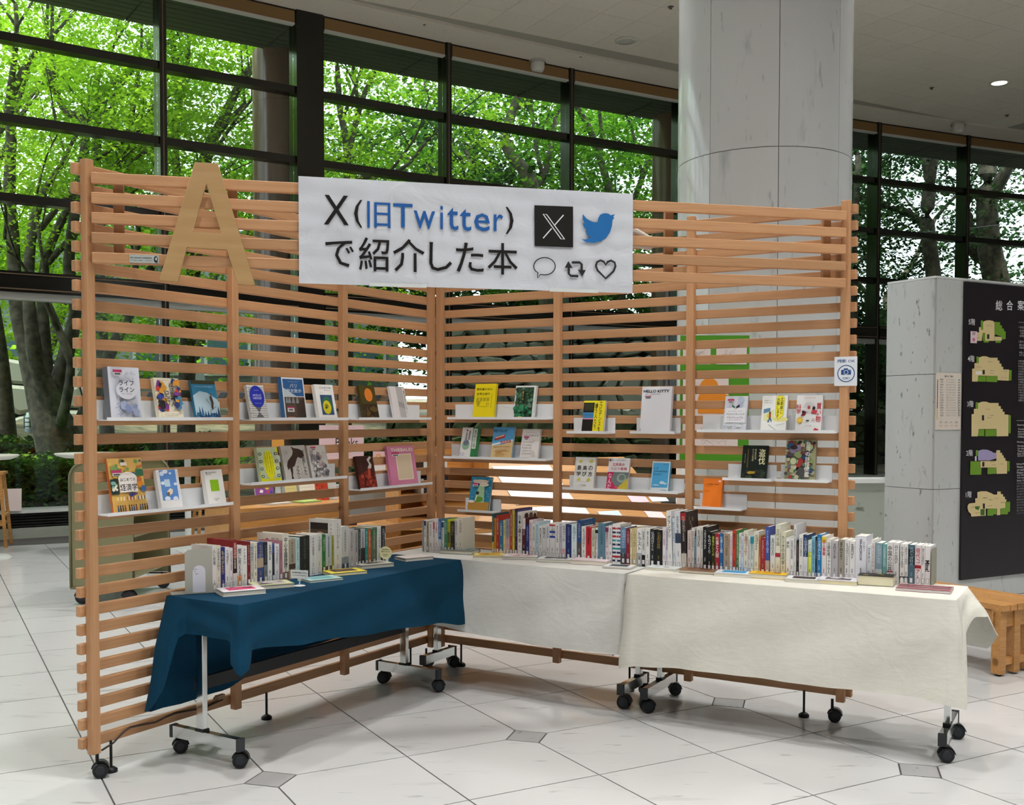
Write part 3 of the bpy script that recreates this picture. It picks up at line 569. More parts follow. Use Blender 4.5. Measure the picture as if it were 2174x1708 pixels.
# big maples on the left: main stems follow the photo, finer limbs grow from their tips
def stem_tree(base, Y, stems, label, mat, seed, n_extra, ex, per=100, lr=.8, size=.062, bark=mBark, z0=.55, tipd=2, tl=1.6):
    rnd = random.Random(seed); b = atY(*base, Y); root = empty('tree', (b.x, b.y, z0), 0, label, 'tree'); O = Vector((b.x, b.y, z0)); OFF[:] = [b.x, b.y]; mb = MB(); tips = []
    for pts in stems:
        P = [atY(px_, py_, Y+dy)-O for px_, py_, rp, dy in pts]; R = [rp*Y/CF for px_, py_, rp, dy in pts]
        Q = []; RR = []
        for i in range(len(P)-1):
            for k in range(4):
                t = k/4; p0, p1, p2, p3 = P[max(i-1, 0)], P[i], P[i+1], P[min(i+2, len(P)-1)]
                Q.append(.5*((2*p1)+(p2-p0)*t+(2*p0-5*p1+4*p2-p3)*t*t+(3*p1-p0-3*p2+p3)*t**3)); RR.append(R[i]+(R[i+1]-R[i])*t)
        Q.append(P[-1]); RR.append(R[-1]); mb.tube(Q, RR, bark, 10)
        d = (P[-1]-P[-2]).normalized(); 
        for k in range(2): grow(mb, Q[-1-k*5], (d+Vector((rnd.gauss(0, .35), rnd.gauss(0, .35), .1))).normalized(), tl, RR[-1-k*5]*.75, tipd, tips, bark, rnd, .6)
    mb.build('trunk', root); C_ = [tuple(t) for t in tips]; R_ = [lr*rnd.uniform(.6, 1.2) for _ in C_]
    x0, x1, y0, y1, zz0, zz1 = ex
    for _ in range(n_extra): C_.append((rnd.uniform(x0, x1), rnd.uniform(y0, y1), rnd.uniform(zz0, zz1)-z0)); R_.append(lr*rnd.uniform(.6, 1.4))
    k_ = [i for i, c in enumerate(C_) if c[1]+b.y > wy(c[0]+b.x)+2.0+R_[i]*.6]
    leaves('foliage', [C_[i] for i in k_], [R_[i] for i in k_], per, size, mat, root, .15, seed); return root
stem_tree((135, 985), 16.6, [
    [(138, 990, 52, 0), (112, 900, 44, 0), (80, 820, 27, .1), (52, 730, 17, .2), (34, 640, 15, .3), (28, 520, 14, .4), (20, 400, 13, .4), (24, 290, 11, .3), (20, 215, 10, .2), (60, 130, 6, 0)],
    [(130, 960, 36, 0), (108, 860, 26, -.1), (78, 770, 17, -.3), (66, 690, 14, -.4), (60, 600, 12, -.3), (70, 480, 10, 0), (95, 400, 8, .3)],
    [(125, 930, 30, .2), (98, 800, 18, .3), (92, 700, 14, .4), (90, 640, 12, .5), (100, 540, 10, .6), (150, 430, 8, .7)],
    [(150, 960, 34, 0), (118, 860, 22, .1), (138, 760, 17, .2), (160, 660, 14, .3), (146, 560, 12, .4), (162, 430, 11, .5), (182, 270, 9, .6), (140, 235, 8, .6), (112, 180, 7, .6), (100, 90, 5, .5)],
    [(165, 930, 22, .3), (190, 860, 18, .6), (215, 790, 15, 1.0), (262, 690, 13, 1.4), (300, 620, 11, 1.6), (330, 540, 9, 1.8)],
    [(130, 900, 12, -.3), (150, 780, 9, -.4), (120, 690, 8, -.4), (100, 640, 7, -.4)]],
    'big multi-stemmed maple outside the window, left of the wooden screen', mLeafB, 21, 260, (-4.2, 5.0, -.6, 3.4, 2.9, 8.8))
stem_tree((20, 985), 18.5, [
    [(20, 985, 22, 0), (12, 880, 18, 0), (2, 760, 15, 0), (-20, 600, 13, 0), (-30, 400, 10, 0)],
    [(-20, 420, 9, 0), (-10, 300, 8, .2), (28, 232, 7, .3), (75, 110, 5, .3)]],
    'slim dark maple at the far left edge of the photo', mLeafB, 22, 170, (-3, 3.5, -.8, 3, 2.6, 9.2))
stem_tree((205, 985), 18.8, [
    [(230, 960, 16, 0), (215, 700, 13, 0), (204, 400, 11, 0), (206, 262, 9, 0), (200, 215, 8, 0), (208, 155, 6, 0)],
    [(212, 500, 10, .4), (232, 330, 9, .5), (240, 232, 8, .6), (262, 168, 6, .6), (318, 100, 4, .7)],
    [(215, 420, 8, -.3), (262, 330, 7, -.4), (290, 180, 5, -.4)]],
    'upright maple behind the near post of the left wing', mLeafB, 23, 170, (-3, 3.4, -.3, 3, 2.8, 9.0))
stem_tree((410, 975), 19.4, [
    [(395, 960, 20, 0), (400, 700, 16, 0), (425, 450, 13, 0), (436, 335, 12, 0), (475, 250, 10, 0), (508, 180, 8, 0), (540, 130, 5, 0)],
    [(400, 560, 10, .3), (372, 330, 9, .3), (378, 210, 8, .3), (366, 80, 6, .3)],
    [(425, 440, 8, -.3), (455, 300, 6, -.3), (520, 220, 4, -.3)]],
    'leaning maple behind the letter on the left wing', mLeafB, 25, 200, (-3.6, 3.0, -.3, 3, 2.8, 9.0))
stem_tree((735, 960), 20.5, [
    [(735, 960, 11, 0), (742, 640, 9, 0), (738, 340, 8, 0), (722, 230, 7, 0), (716, 140, 5, 0)],
    [(738, 330, 7, .3), (768, 215, 6, .4), (795, 155, 4, .4)], [(742, 380, 5, -.3), (850, 360, 4, -.3), (905, 300, 3, -.3)]],
    'young thin maple behind the paper banner', mLeafB, 31, 110, (-1.6, 3.2, -1.6, 2, 5.6, 9.2), 60, .7, .075)
stem_tree((1130, 900), 22.0, [
    [(1190, 860, 20, 0), (1150, 560, 17, 0), (1128, 390, 15, 0), (1085, 330, 12, 0), (1072, 285, 10, 0), (1100, 200, 7, 0)],
    [(1135, 400, 8, .3), (1160, 360, 7, .3), (1180, 250, 5, .3)]],
    'maple with a curved pale trunk above the right half of the banner', mLeafM, 33, 150, (-3.4, 2.6, -1.6, 2.4, 4.6, 9.0), 70, .8, .08, mBarkP, 1.0)
stem_tree((1330, 900), 23.4, [[(1330, 900, 12, 0), (1310, 500, 9, 0), (1262, 300, 7, 0), (1220, 220, 5, 0)], [(1310, 520, 7, .4), (1380, 330, 6, .4), (1400, 240, 4, .4)]],
    'dense green tree outside, just left of the marble column', mLeafM, 35, 170, (-2.8, 1.8, -1.6, 3, 4.0, 9.0), 80, .8, .08, mBark, 1.2)
stem_tree((2010, 900), 25.0, [[(2000, 900, 20, 0), (1985, 620, 16, 0), (1968, 470, 15, 0), (1975, 380, 13, 0), (1960, 320, 10, 0)], [(1975, 500, 8, .3), (1930, 450, 6, .3), (1880, 440, 4, .3)]],
    'dark trunked evergreen seen between the column and the marble block', mLeafD, 37, 210, (-3.0, 2.4, -1.6, 3, 4.0, 9.6), 55, .8, .085, mBarkP, 1.4)
stem_tree((2110, 900), 25.6, [[(2150, 900, 34, 0), (2125, 650, 28, 0), (2100, 520, 24, 0), (2095, 400, 20, 0), (2100, 300, 16, 0)], [(2115, 560, 18, .4), (2060, 520, 13, .4), (2055, 400, 10, .4)]],
    'thick pale-barked tree at the far right window', mLeafD, 39, 240, (-2.6, 3.4, -1.6, 3, 2.6, 9.6), 60, .8, .085, mBarkP, 1.5)
stem_tree((1810, 900), 24.6, [[(1820, 900, 9, 0), (1812, 600, 8, 0), (1822, 330, 6, 0)]],
    'dark shrubby tree hugging the right edge of the marble column', mLeafD, 41, 120, (-1.6, 1.0, -1.6, 2.5, 4.0, 8.4), 55, .8, .085, mBark, 1.4)
# woodland further back
BG = [(-22, 25, mLeafB, 'at the far left'), (-17, 27, mLeafM, 'left of the near screen post'), (-12.5, 28, mLeafB, 'behind the near screen post'), (-8.5, 27.5, mLeafM, 'behind the big letter'), (-4.5, 29, mLeafM, 'behind the red-brown column'), (-1.5, 27.5, mLeafD, 'behind the left end of the banner'), (0, 31, mLeafD, 'behind the left half of the banner'), (3.6, 30, mLeafM, 'behind the right half of the banner'), (5.6, 28, mLeafD, 'right of the banner'), (7.2, 31, mLeafD, 'left of the marble column'), (11.5, 33, mLeafD, 'hidden mostly by the marble column'), (17.5, 33, mLeafD, 'above the marble block'), (22.5, 34, mLeafD, 'at the right frame edge')]
for i, (x, y, mt, sd) in enumerate(BG):
    tree(x, y, 1.4, 1, 10, .2, 'background woodland tree far outside, '+sd, mt, mBark, 3, 60, 1.3, .14, 60+i, .7, .3, 'woodland trees', 100 if i < 8 else 60, (-3, 3, -2, 2, 1.0, 9), .35)
# dry-stone retaining wall on the right, each stone its own piece
mRock = marble('grey_rock', '#a0a49c', '#5a6058', 3.2, (1, 1, 1.6), .8, 0, .3); mMoss = noise_mat('mossy_stone', '#3c4630', '#66704e', 4); mCut = marble('pale_cut_stone', '#8d8e80', '#66665c', 2, (1, 1, 1), .8, 0, .2)
def rock_wall(name, label, a, b, z0, z1, cols, rows__, mat, seed, depth_=.3, batter=.25):
    r = random.Random(seed); a = Vector((*a, 0)); b = Vector((*b, 0)); d = b-a; L_ = d.length; root = empty(name, a, math.atan2(d.y, d.x), label, 'stone wall')
    MB().add([(0, .12, z0), (L_, .12, z0), (L_, .12+batter, z1), (0, .12+batter, z1)], [(0, 1, 2, 3)], M('#14150f', .95)).build('backing', root)
    pt = {(i, j): (L_*(i+.5*(j % 2)*.8)/cols+r.uniform(-.3, .3)*L_/cols, z0+(z1-z0)*j/rows__+r.uniform(-.22, .22)*(z1-z0)/rows__) for i in range(-1, cols+2) for j in range(rows__+1)}
    for j in range(rows__):
        for i in range(-1, cols):
            q = [pt[i, j], pt[i+1, j], pt[i+1, j+1], pt[i, j+1]]
            q = [(min(max(x, 0), L_), z) for x, z in q]; cx = sum(x for x, z in q)/4; cz_ = sum(z for x, z in q)/4
            if max(x for x, z in q)-min(x for x, z in q) < .1: continue
            yo = batter*(cz_-z0)/(z1-z0); e = r.uniform(.0, .1); k = .95
            o8 = []
            for t in range(4):
                x, z = q[t]; x2, z2 = q[(t+1) % 4]; o8 += [(x*.8+x2*.2, z*.8+z2*.2), (x*.2+x2*.8, z*.2+z2*.8)]
            if mat is mCut: o8 = [p_ for t in range(4) for p_ in ((q[t][0]*.93+q[(t+1)%4][0]*.07, q[t][1]*.93+q[(t+1)%4][1]*.07), (q[t][0]*.07+q[(t+1)%4][0]*.93, q[t][1]*.07+q[(t+1)%4][1]*.93))]
            vs = [((x-cx)*k, .2+yo, (z-cz_)*k) for x, z in o8]+[((x-cx)*k, .02+yo-e*.3, (z-cz_)*k) for x, z in o8]+[((x-cx)*k*.72, -depth_*.25+yo-e, (z-cz_)*k*.72) for x, z in o8]
            fs = [(i_, (i_+1) % 8, 8+(i_+1) % 8, 8+i_) for i_ in range(8)]+[(8+i_, 8+(i_+1) % 8, 16+(i_+1) % 8, 16+i_) for i_ in range(8)]+[tuple(range(16, 24))]
            MB().add(vs, fs, mat).build('stone', root, (cx, 0, cz_))
    return root
rock_wall('stone_wall', 'rough grey boulder retaining wall outside, seen through the right wooden screen', (-1.6, 21.6), (5.6, 22.9), 1.35, 3.4, 15, 6, mRock, 4)
rock_wall('stone_wall', 'low mossy stone wall outside below the boulder wall', (-2.4, 20.4), (6.2, 21.6), .3, 1.45, 16, 3, mMoss, 5, .2, .1)
rock_wall('stone_wall', 'dark low stone wall outside, right of the wooden screen', (6.0, 22.3), (13.0, 25.2), .3, 1.6, 14, 4, mMoss, 6, .2, .1)
rock_wall('stone_wall', 'pale wall of large cut stones behind the left maple', (-15.0, 22.0), (-8.8, 24.2), .9, 2.7, 7, 3, mCut, 8, .12, .1)
strip('undergrowth', 'dark leafy undergrowth on the bank above the stone wall', 'undergrowth', -3, 15, 6.2, 9.0, 3.0, 4.4, mLeafD, 1300, .14, 'stuff', 15, 16, .6, .45)
strip('undergrowth', 'dark leafy undergrowth outside the lower right-hand windows', 'undergrowth', 6, 17, 3.0, 4.4, 1.6, 3.3, mLeafD, 900, .14, 'stuff', 17, 16, .6, .4)
# bollard lamp, bicycles, far building
q = atY(66, 935, 20.5); bl = empty('bollard_lamp', (q.x, q.y, .8), 0, 'short grey garden bollard lamp with a caged glass head', 'lamp')
MB().cyl((0, 0, 0), (0, 0, .42), .11, .11, M('#8f9aa0', .5), 16).build('post', bl)
MB().lathe([(.10, .42), (.12, .5), (.12, .62), (.08, .72), (0, .74)], M('#e8efe8', .3), 20).build('lamp_head', bl)
mb = MB(); 
for z in (.46, .54, .62): mb.tube([(.128*math.cos(a), .128*math.sin(a), z) for a in np.linspace(0, 2*PI, 17)], .009, M('#5d676c', .4), 4)
for a in range(6): mb.tube([(.128*math.cos(a), .128*math.sin(a), .42), (.128*math.cos(a), .128*math.sin(a), .64), (.05*math.cos(a), .05*math.sin(a), .75)], .009, M('#5d676c', .4), 4)
mb.build('cage', bl)
def bicycle(px_, py_, Y, rz, label, c):
    q = atY(px_, py_, Y); b = empty('bicycle', (q.x, q.y, q.z), rz, label, 'bicycle', 'parked bicycles outside'); R = .31
    for x in (-.5, .5):
        mb = MB(); mb.tube([(x+R*math.cos(t), 0, R+R*math.sin(t)) for t in np.linspace(0, 2*PI, 25)], .018, M('#3a3d40', .5), 5)
        for t in range(8): mb.tube([(x, 0, R), (x+R*math.cos(t*PI/4), 0, R+R*math.sin(t*PI/4))], .004, M('#c8ccd0', .4), 3)
        mb.build('wheel', b)
    mb = MB(); fc = M(c, .35)
    for u, v in (((-.5, R), (-.05, .3)), ((-.5, R), (-.15, .72)), ((-.05, .3), (-.18, .82)), ((-.05, .3), (.38, .75)), ((-.15, .66), (.36, .85)), ((.5, R), (.34, .98))): mb.tube([(u[0], 0, u[1]), (v[0], 0, v[1])], .018, fc, 6)
    mb.build('frame', b); MB().tube([(.2, -.25, 1.0), (.34, -.2, 1.02), (.34, .2, 1.02), (.2, .25, 1.0)], .014, M('#aeb3b6', .3), 6).build('handlebar', b)
    MB().box(-.3, -.06, -.07, .07, .82, .88, M('#202224', .6)).build('saddle', b)
    mb = MB().box(.52, .8, -.16, .16, .72, .95, M('#8d8f90', .6)); mb.build('basket', b)
bicycle(222, 958, 24.5, .5, 'parked white bicycle seen left of the near screen post', '#e6e8ea'); bicycle(262, 955, 25.5, .3, 'parked pale bicycle seen through the left screen, nearer the post', '#d9dde0')
bd = empty('building', (-9.5, 33, 1.2), .2, 'distant grey building with pinkish striped brick base, behind the trees', 'building')
MB().box(-7, 6, 0, .4, 0, 1.0, M('#8d6a60', .8)).build('brick_base', bd); MB().box(-7, 6, .1, 5, 1.0, 6, M('#6f7a7c', .8)).build('wall', bd)
for i in range(6): 
    w_ = MB().box(-6.3+i*2.1, -4.9+i*2.1, -.02, .12, 1.5, 2.8, M('#a9b0b0', .5)).build('window_frame', bd); MB().box(-6.2+i*2.1, -5.0+i*2.1, -.04, .1, 1.6, 2.7, M('#46606a', .15)).build('window_pane', w_)
for i in range(24): MB().prism([(-7+i*.53, .02), (-6.8+i*.53, .02), (-6.2+i*.53, .98), (-6.4+i*.53, .98)], -.02, .0, M('#3c4252', .7)).build('stripe', bd)
# ------------------------------------------------------------------ wooden slat screens
SL = [(2.48-.0771*k) for k in range(31)]
slat_me = {}
def slat_mesh(L_, h=.043, d=.03):
    k = (round(L_, 3), h, d)
    if k not in slat_me:
        mb = MB().box(0, L_, 0, d, -h, 0, mWood); me = mb.mesh('slat'); bm = bmesh.new(); bm.from_mesh(me); bmesh.ops.bevel(bm, geom=bm.edges, offset=.0025, segments=1, affect='EDGES'); bm.to_mesh(me); bm.free(); slat_me[k] = me
    return slat_me[k]
def caster(parent, x, y, z=0, rz=0., r=.032, stem=.10):
    c = MB().cyl((0, 0, r*1.2), (0, 0, stem), .007, .007, mBlack, 10)
    n = 12; pts = [(r*1.12*math.cos(PI*.0+PI*i/n*.95), r*1.12*math.sin(PI*i/n*.95)) for i in range(n+1)]
    vs = []
    for y_ in (-.006, .006): vs += [(a+.012, y_, b+r) for a, b in pts]+[(.012, y_, r)]
    k = n+2; c.add(vs, [tuple(range(k)), tuple(range(2*k-1, k-1, -1))]+[(i, k+i, k+(i+1) % k, (i+1) % k) for i in range(k)], mBlack)
    for s in (-1, 1):
        vs = []
        for rr, y_ in ((r*1.13, s*.008), (r*1.13, s*.024)): vs += [(a/r/1.12*rr+.012, y_, b/r/1.12*rr+r) for a, b in pts[:9]]
        c.add(vs, [(i, i+1, 10+i, 9+i) for i in range(8)], mBlack, True)
    o = c.build('caster', parent, (x, y, z), rz)
    for s in (-1, 1):
        w = MB(); w.cyl((.012, s*.004, r), (.012, s*.026, r), r, r*.93, M('#1c1f22', .5), 20); w.cyl((.012, s*.026, r), (.012, s*.028, r), r*.6, r*.55, M('#2a2e33', .4), 16); w.build('wheel', o)
    return o
def leveler(parent, x, y, top=.12):
    o = MB().cyl((0, 0, .01), (0, 0, top), .006, .006, mBlack, 8).lathe([(0, .022), (.012, .022), (.026, .012), (.026, 0), (0, 0)], mBlack, 16).build('levelling_foot', parent, (x, y, 0)); return o
PX = {'L': [.030, .809, 1.588, 2.3785], 'R': [.0205, .812, 1.591, 2.370]}
def screen(name, F, key, x0, x1, label):
    root = empty(name, F.w(0, 0), F.th, label, 'room divider', 'wooden slat screens')
    for x in PX[key]: MB().box(x-.02, x+.02, 0, .036, .102 if 1 else 0, 2.495, mWoodV).build('post', root, bevel=.003)
    for z in SL: link('slat', slat_mesh(x1-x0), root, (x0, .0365, z))
    return root
scL = screen('wooden_screen', FL, 'L', -.012, 2.40, 'left wing of the slatted beech screen, ending at the near left post')
scR = screen('wooden_screen', FR, 'R', .0, 2.415, 'right wing of the slatted beech screen, ending at the right-hand post')
for F, s, lst, lv in ((FL, scL, ((.045, .02, .35), (2.30, .0, -.3)), ((.12, .03), (1.02, .03), (2.2, .04))), (FR, scR, ((.06, .05, .2), (2.33, .02, -.35)), ((.16, .03), (1.25, .03), (2.19, .03)))):
    for x, y, a in lst: caster(s, x, y, 0, a-F.th, .032, .11)
    for x, y in lv: leveler(s, x, y, .13)
    for x in (1.0, 1.2): pass
FHo = FH.w(.0, .0)
hd = empty('header_lattice', FHo, FH.th, 'five long beech slats bridging the front of the two screen wings', 'lattice beam')
HS = [2.44-.0788*k for k in range(5)]
for z in HS: link('slat', slat_mesh(HLEN-.055), hd, (.0275, .0, z))
for x in (.127, .57, 1.3, 2.49, 3.285): MB().box(x-.02, x+.02, .0315, .056, HS[-1]-.035, HS[0]-.008, mWoodV).build('batten', hd, bevel=.002)
# letter A
A_out = [(414, 345), (462, 347), (541, 604), (505, 602), (482, 529), (396, 524), (377, 597), (338, 594)]; A_in = [(438, 387), (407, 493), (471, 496)]
def hp(px, py, y=-.03): return FH.px(px, py, y)
la = empty('letter', FHo, FH.th, 'large plywood capital letter A hung on the header slats above the left wing', 'letter')
o_ = [hp(*q, -.024) for q in A_out]; i_ = [hp(*q, -.024) for q in A_in]
cu = bpy.data.curves.new('a', 'CURVE'); cu.dimensions = '2D'; cu.fill_mode = 'BOTH'; cu.extrude = .010; cu.bevel_depth = .0015; cu.bevel_resolution = 1
for pts in (o_, i_):
    s = cu.splines.new('POLY'); s.points.add(len(pts)-1); s.use_cyclic_u = True
    for k, (x, z) in enumerate(pts): s.points[k].co = (x, z, 0, 1)
tmp = bpy.data.objects.new('a', cu); COL.objects.link(tmp); dg = bpy.context.evaluated_depsgraph_get(); dg.update()
me = bpy.data.meshes.new_from_object(tmp.evaluated_get(dg)); bpy.data.objects.remove(tmp)
me.transform(Matrix.Rotation(PI/2, 4, 'X')); me.materials.clear(); me.materials.append(mPly); o = link('letter_board', me, la, (0, -.0125, 0))
# banner
bn = empty('banner', FHo, FH.th, 'long white paper banner with black and blue lettering and icons', 'banner')
bx = [hp(634, 372)[0], hp(1347, 409)[0]]; bzt = (hp(634, 372)[1]+hp(1347, 409)[1])/2; bzb = (hp(638, 600)[1]+hp(1347, 621)[1])/2
nx, nz = 90, 26; vs = []
for j in range(nz+1):
    for i in range(nx+1):
        u, v = i/nx, j/nz; e = .0012*math.sin(u*37+3*v)*math.sin(v*9+u*11)+.0010*math.sin(v*31+u*8)
        vs.append((bx[0]+(bx[1]-bx[0])*u, -.012+e, bzb+(bzt-bzb)*v))
mb = MB(); mb.add(vs, [(j*(nx+1)+i, j*(nx+1)+i+1, (j+1)*(nx+1)+i+1, (j+1)*(nx+1)+i) for j in range(nz) for i in range(nx)], mPaper, True)
k0 = len(vs); mb.add([(x, -.009, z) for x, y, z in (vs[0], vs[nx], vs[-1], vs[-1-nx])], [(3, 2, 1, 0)], mPaper)
mb.build('paper_sheet', bn)
BWd, BHt = bx[1]-bx[0], bzt-bzb; ar = Art(bx[0], bzb, BWd, BHt, -.0158)
def bu(X, Y):   # zoom-crop pixel of the banner -> uv
    x, z = FH.px(600+X/2.7175, 340+Y/2.7175, -.016); return ((x-bx[0])/BWd, (z-bzb)/BHt)
def tx(t, X0, Y0, X1, Y1, c, bold=0):
    a = bu(X0, (Y0+Y1)/2); b = bu(X1, (Y0+Y1)/2); c0 = bu((X0+X1)/2, Y0); c1 = bu((X0+X1)/2, Y1)
    ar.text((c0[0]+c1[0])/2, (c0[1]+c1[1])/2, t, abs(c0[1]-c1[1]), c, bold=bold, w=abs(b[0]-a[0]))
K_, B_ = '#16110f', '#1f5fa8'
for t, X0, Y0, X1, Y1, c in (('X', 238, 202, 382, 372, K_), ('(', 412, 228, 460, 388, K_), ('旧', 488, 238, 622, 390, B_), ('T', 638, 250, 750, 388, B_), ('w', 756, 292, 880, 396, B_), ('i', 908, 262, 926, 398, B_), ('t', 950, 272, 1014, 404, B_), ('t', 1022, 280, 1088, 408, B_), ('e', 1104, 306, 1196, 410, B_), ('r', 1218, 312, 1272, 410, B_), (')', 1286, 270, 1332, 426, K_),
                             ('で', 246, 462, 412, 616, K_), ('紹', 440, 446, 616, 640, K_), ('介', 636, 454, 820, 644, K_), ('し', 846, 474, 978, 640, K_), ('た', 1000, 476, 1160, 646, K_), ('本', 1182, 478, 1356, 660, K_)):
    tx(t, X0, Y0, X1, Y1, c, .012 if c == K_ else .016)
def bpoly(pts, c): ar.poly([bu(*q) for q in pts], c)
def bstroke(pts, wd, c, closed=False): ar.stroke([bu(*q) for q in pts], wd, c, closed)
bpoly([(1452, 260), (1675, 268), (1675, 503), (1453, 495)], '#14120f')
bstroke([(1502, 311), (1522, 313), (1626, 456), (1605, 454)], .0042, '#f2f2f4', True)
bstroke([(1620, 316), (1570, 373)], .0048, '#f2f2f4'); bstroke([(1551, 394), (1502, 450)], .0048, '#f2f2f4')
bird = [(1730, 310), (1752, 338), (1785, 355), (1818, 360), (1820, 335), (1832, 314), (1855, 306), (1878, 308), (1892, 318), (1916, 312), (1905, 330), (1914, 330), (1902, 346), (1899, 380), (1888, 415), (1868, 445), (1835, 468), (1795, 478), (1755, 474), (1723, 458), (1752, 456), (1780, 442), (1758, 434), (1745, 408), (1760, 408), (1738, 388), (1730, 362), (1744, 366), (1730, 340)]
vsb = bird
bpoly(bird, '#2070b4')
bub = [(1510+62*math.cos(t), 612-50*math.sin(t)) for t in np.linspace(-1.95, 3.75, 30)]+[(1472, 648), (1470, 680)]
bstroke(bub, .0046, '#2a2a2a', True)
bstroke([(1650, 612), (1650, 655), (1662, 667), (1705, 669)], .0105, '#2a2a2a'); bpoly([(1626, 620), (1648, 582), (1672, 622)], '#2a2a2a')
bstroke([(1667, 590), (1712, 590), (1724, 600), (1724, 640)], .0105, '#2a2a2a'); bpoly([(1702, 632), (1748, 634), (1727, 672)], '#2a2a2a')
heart = [(1862, 682), (1815, 635), (1806, 608), (1812, 588), (1832, 578), (1852, 586), (1862, 603), (1873, 587), (1893, 579), (1914, 590), (1919, 612), (1908, 640)]
bstroke(heart, .0092, '#2a2a2a', True)
ar.mb.build('print', bn)
for X0, X1, Y in ((500, 830, 716), (1540, 1820, 745)):
    a = FH.px(600+X0/2.7175, 340+Y/2.7175, -.016); b = FH.px(600+X1/2.7175, 340+(Y+5)/2.7175, -.016)
    MB().box(a[0], b[0], -.0165, -.0150, bzb-.004, bzb+.012, M('#dfe3e2', .2)).build('tape', bn)
# small plate on the header, photo-permission card, clip lamp
x0, z0 = hp(275, 557, -.002); x1, z1 = hp(337, 542, -.002); sp = empty('name_plate', FHo, FH.th, 'small silver sticker plate with tiny print on the header, left of the letter', 'plate')
MB().box(x0, x1, -.0022, -.0004, z0, z1, M('#b8c0bc', .3)).build('plate', sp); ar = Art(x0, z0, x1-x0, z1-z0, -.0026)
ar.dashes(.06, .62, 14, .052, 0, .006, '#333333'); ar.dashes(.06, .3, 8, .052, 0, .004, '#333333'); ar.dashes(.55, .3, 5, .052, 0, .004, '#333333'); ar.ell(.9, .5, .07, .4, '#2a2c30'); ar.ell(.91, .55, .035, .2, '#b8c0bc'); ar.poly([(.9, .3), (.98, .1), (.93, .08)], '#2a2c30'); ar.mb.build('print', sp)
x0, z0 = FR.px(1771, 819, -.004); x1, z1 = FR.px(1820, 756, -.004)
pc = empty('photo_card', FR.w(0, 0), FR.th, 'laminated white card with a blue camera icon on the right-hand post', 'sign')
MB().box(x0, x1, -.004, -.001, z0, z1, M('#e9eef4', .2)).build('card', pc); ar = Art(x0, z0, x1-x0, z1-z0, -.0044); nv = '#27508e'
ar.text(.52, .85, '撮影 OK', .12, nv, w=.8, bold=.03)
cw, chh = x1-x0, z1-z0; asp = cw/chh
ar.ell(.52, .42, .385, .385*asp, nv, 40); ar.ell(.52, .42, .345, .345*asp, '#e9eef4', 40)
ar.rect(.30, .38, .74, .55, nv); ar.rect(.42, .55, .60, .60, nv); ar.ell(.52, .465, .10, .10*asp, '#e9eef4'); ar.ell(.52, .465, .078, .078*asp, nv); ar.ell(.70, .52, .015, .015*asp, '#e9eef4'); ar.text(.52, .26, 'OK!', .075, nv, w=.3, bold=.03)
ar.mb.build('print', pc)
cl = FH.w(2.30, .12, 2.30); lp = empty('clip_lamp', cl, FH.th, 'white clip-on spotlight behind the header, right of the banner', 'lamp')
MB().cyl((-.02, 0, .02), (.14, 0, -.035), .052, .03, M('#d8d6d2', .4), 20).build('shade', lp); MB().box(.12, .30, -.012, .012, -.03, -.005, M('#c9c7c2', .4)).build('arm', lp)
cb = MB(); pts = [(215, 1592), (240, 1576), (262, 1552), (275, 1543), (300, 1538), (330, 1532), (352, 1521), (372, 1513), (400, 1508), (430, 1503), (455, 1492), (472, 1484)]
P_ = []
for a, b in pts: x, z = FL.px(a, b, .03); P_.append(FL.w(x, .028, z))
cb.tube(P_, .004, M('#3c2f2a', .5), 6); a = P_[-1]; tag(cb.build('power_cable'), 'thin brown power cable running along the lowest slat of the left wing', 'cable')
pl = MB().box(-.022, .022, -.010, .010, -.010, .010, M('#a98b6c', .5)).box(-.035, -.022, -.006, .006, -.006, .006, M('#8b6f55', .5)); 
tag(pl.build('plug', None, FL.w(FL.px(475, 1480, .0)[0], .024, FL.px(475, 1480, .0)[1]), FL.th), 'small tan plug socket lying on the lowest slat by the second post', 'plug')
# ------------------------------------------------------------------ white acrylic ledges
ledges = {}
def ledge(key, F, tl, tr, ll, lr, label):
    """tl,tr: plate top corners px; ll,lr: front lip bottom ends px"""
    a = F.px(*tl, .034); b = F.px(*tr, .034); c = F.px(*ll, -.05); d = F.px(*lr, -.05)
    zb = (c[1]+d[1])/2; zt = (a[1]+b[1])/2; xa, xb = min(a[0], c[0]), max(b[0], d[0]); xa, xb = (a[0]+c[0])/2, (b[0]+d[0])/2
    r = empty('book_ledge', F.w(0, 0), F.th, label, 'shelf', 'white acrylic book ledges')
    MB().box(xa, xb, .032, .036, zb, zt, mAcr).build('back_plate', r); MB().box(xa, xb, -.05, .032, zb, zb+.005, mAcr).build('shelf', r)
    MB().box(xa, xb, -.053, -.05, zb, zb+.014, mAcr).build('lip', r)
    ledges[key] = (F, xa, xb, zb+.005, zt); return r
ledge('LA', FL, (211, 848.5), (474, 852.6), (213, 892.4), (485.4, 892.4), 'upper white ledge in the bay of the left wing nearest the viewer')
ledge('LB', FL, (515.7, 853), (722.7, 857.3), (519, 892), (729, 892), 'upper white ledge in the middle bay of the left wing')
ledge('LC', FL, (748, 858), (900, 859), (749, 891), (905, 891), 'upper white ledge in the corner bay of the left wing')
ledge('LD', FL, (213, 1049), (474, 1031), (215, 1096.6), (487, 1072.6), 'lower white ledge in the bay of the left wing nearest the viewer')
ledge('LE', FL, (517.6, 993.4), (720, 983.4), (518.5, 1031), (727, 1015.5), 'lower white ledge in the middle bay of the left wing')
ledge('LF', FL, (750.5, 1009), (903, 998), (753, 1043), (907, 1028.4), 'lower white ledge in the corner bay of the left wing')
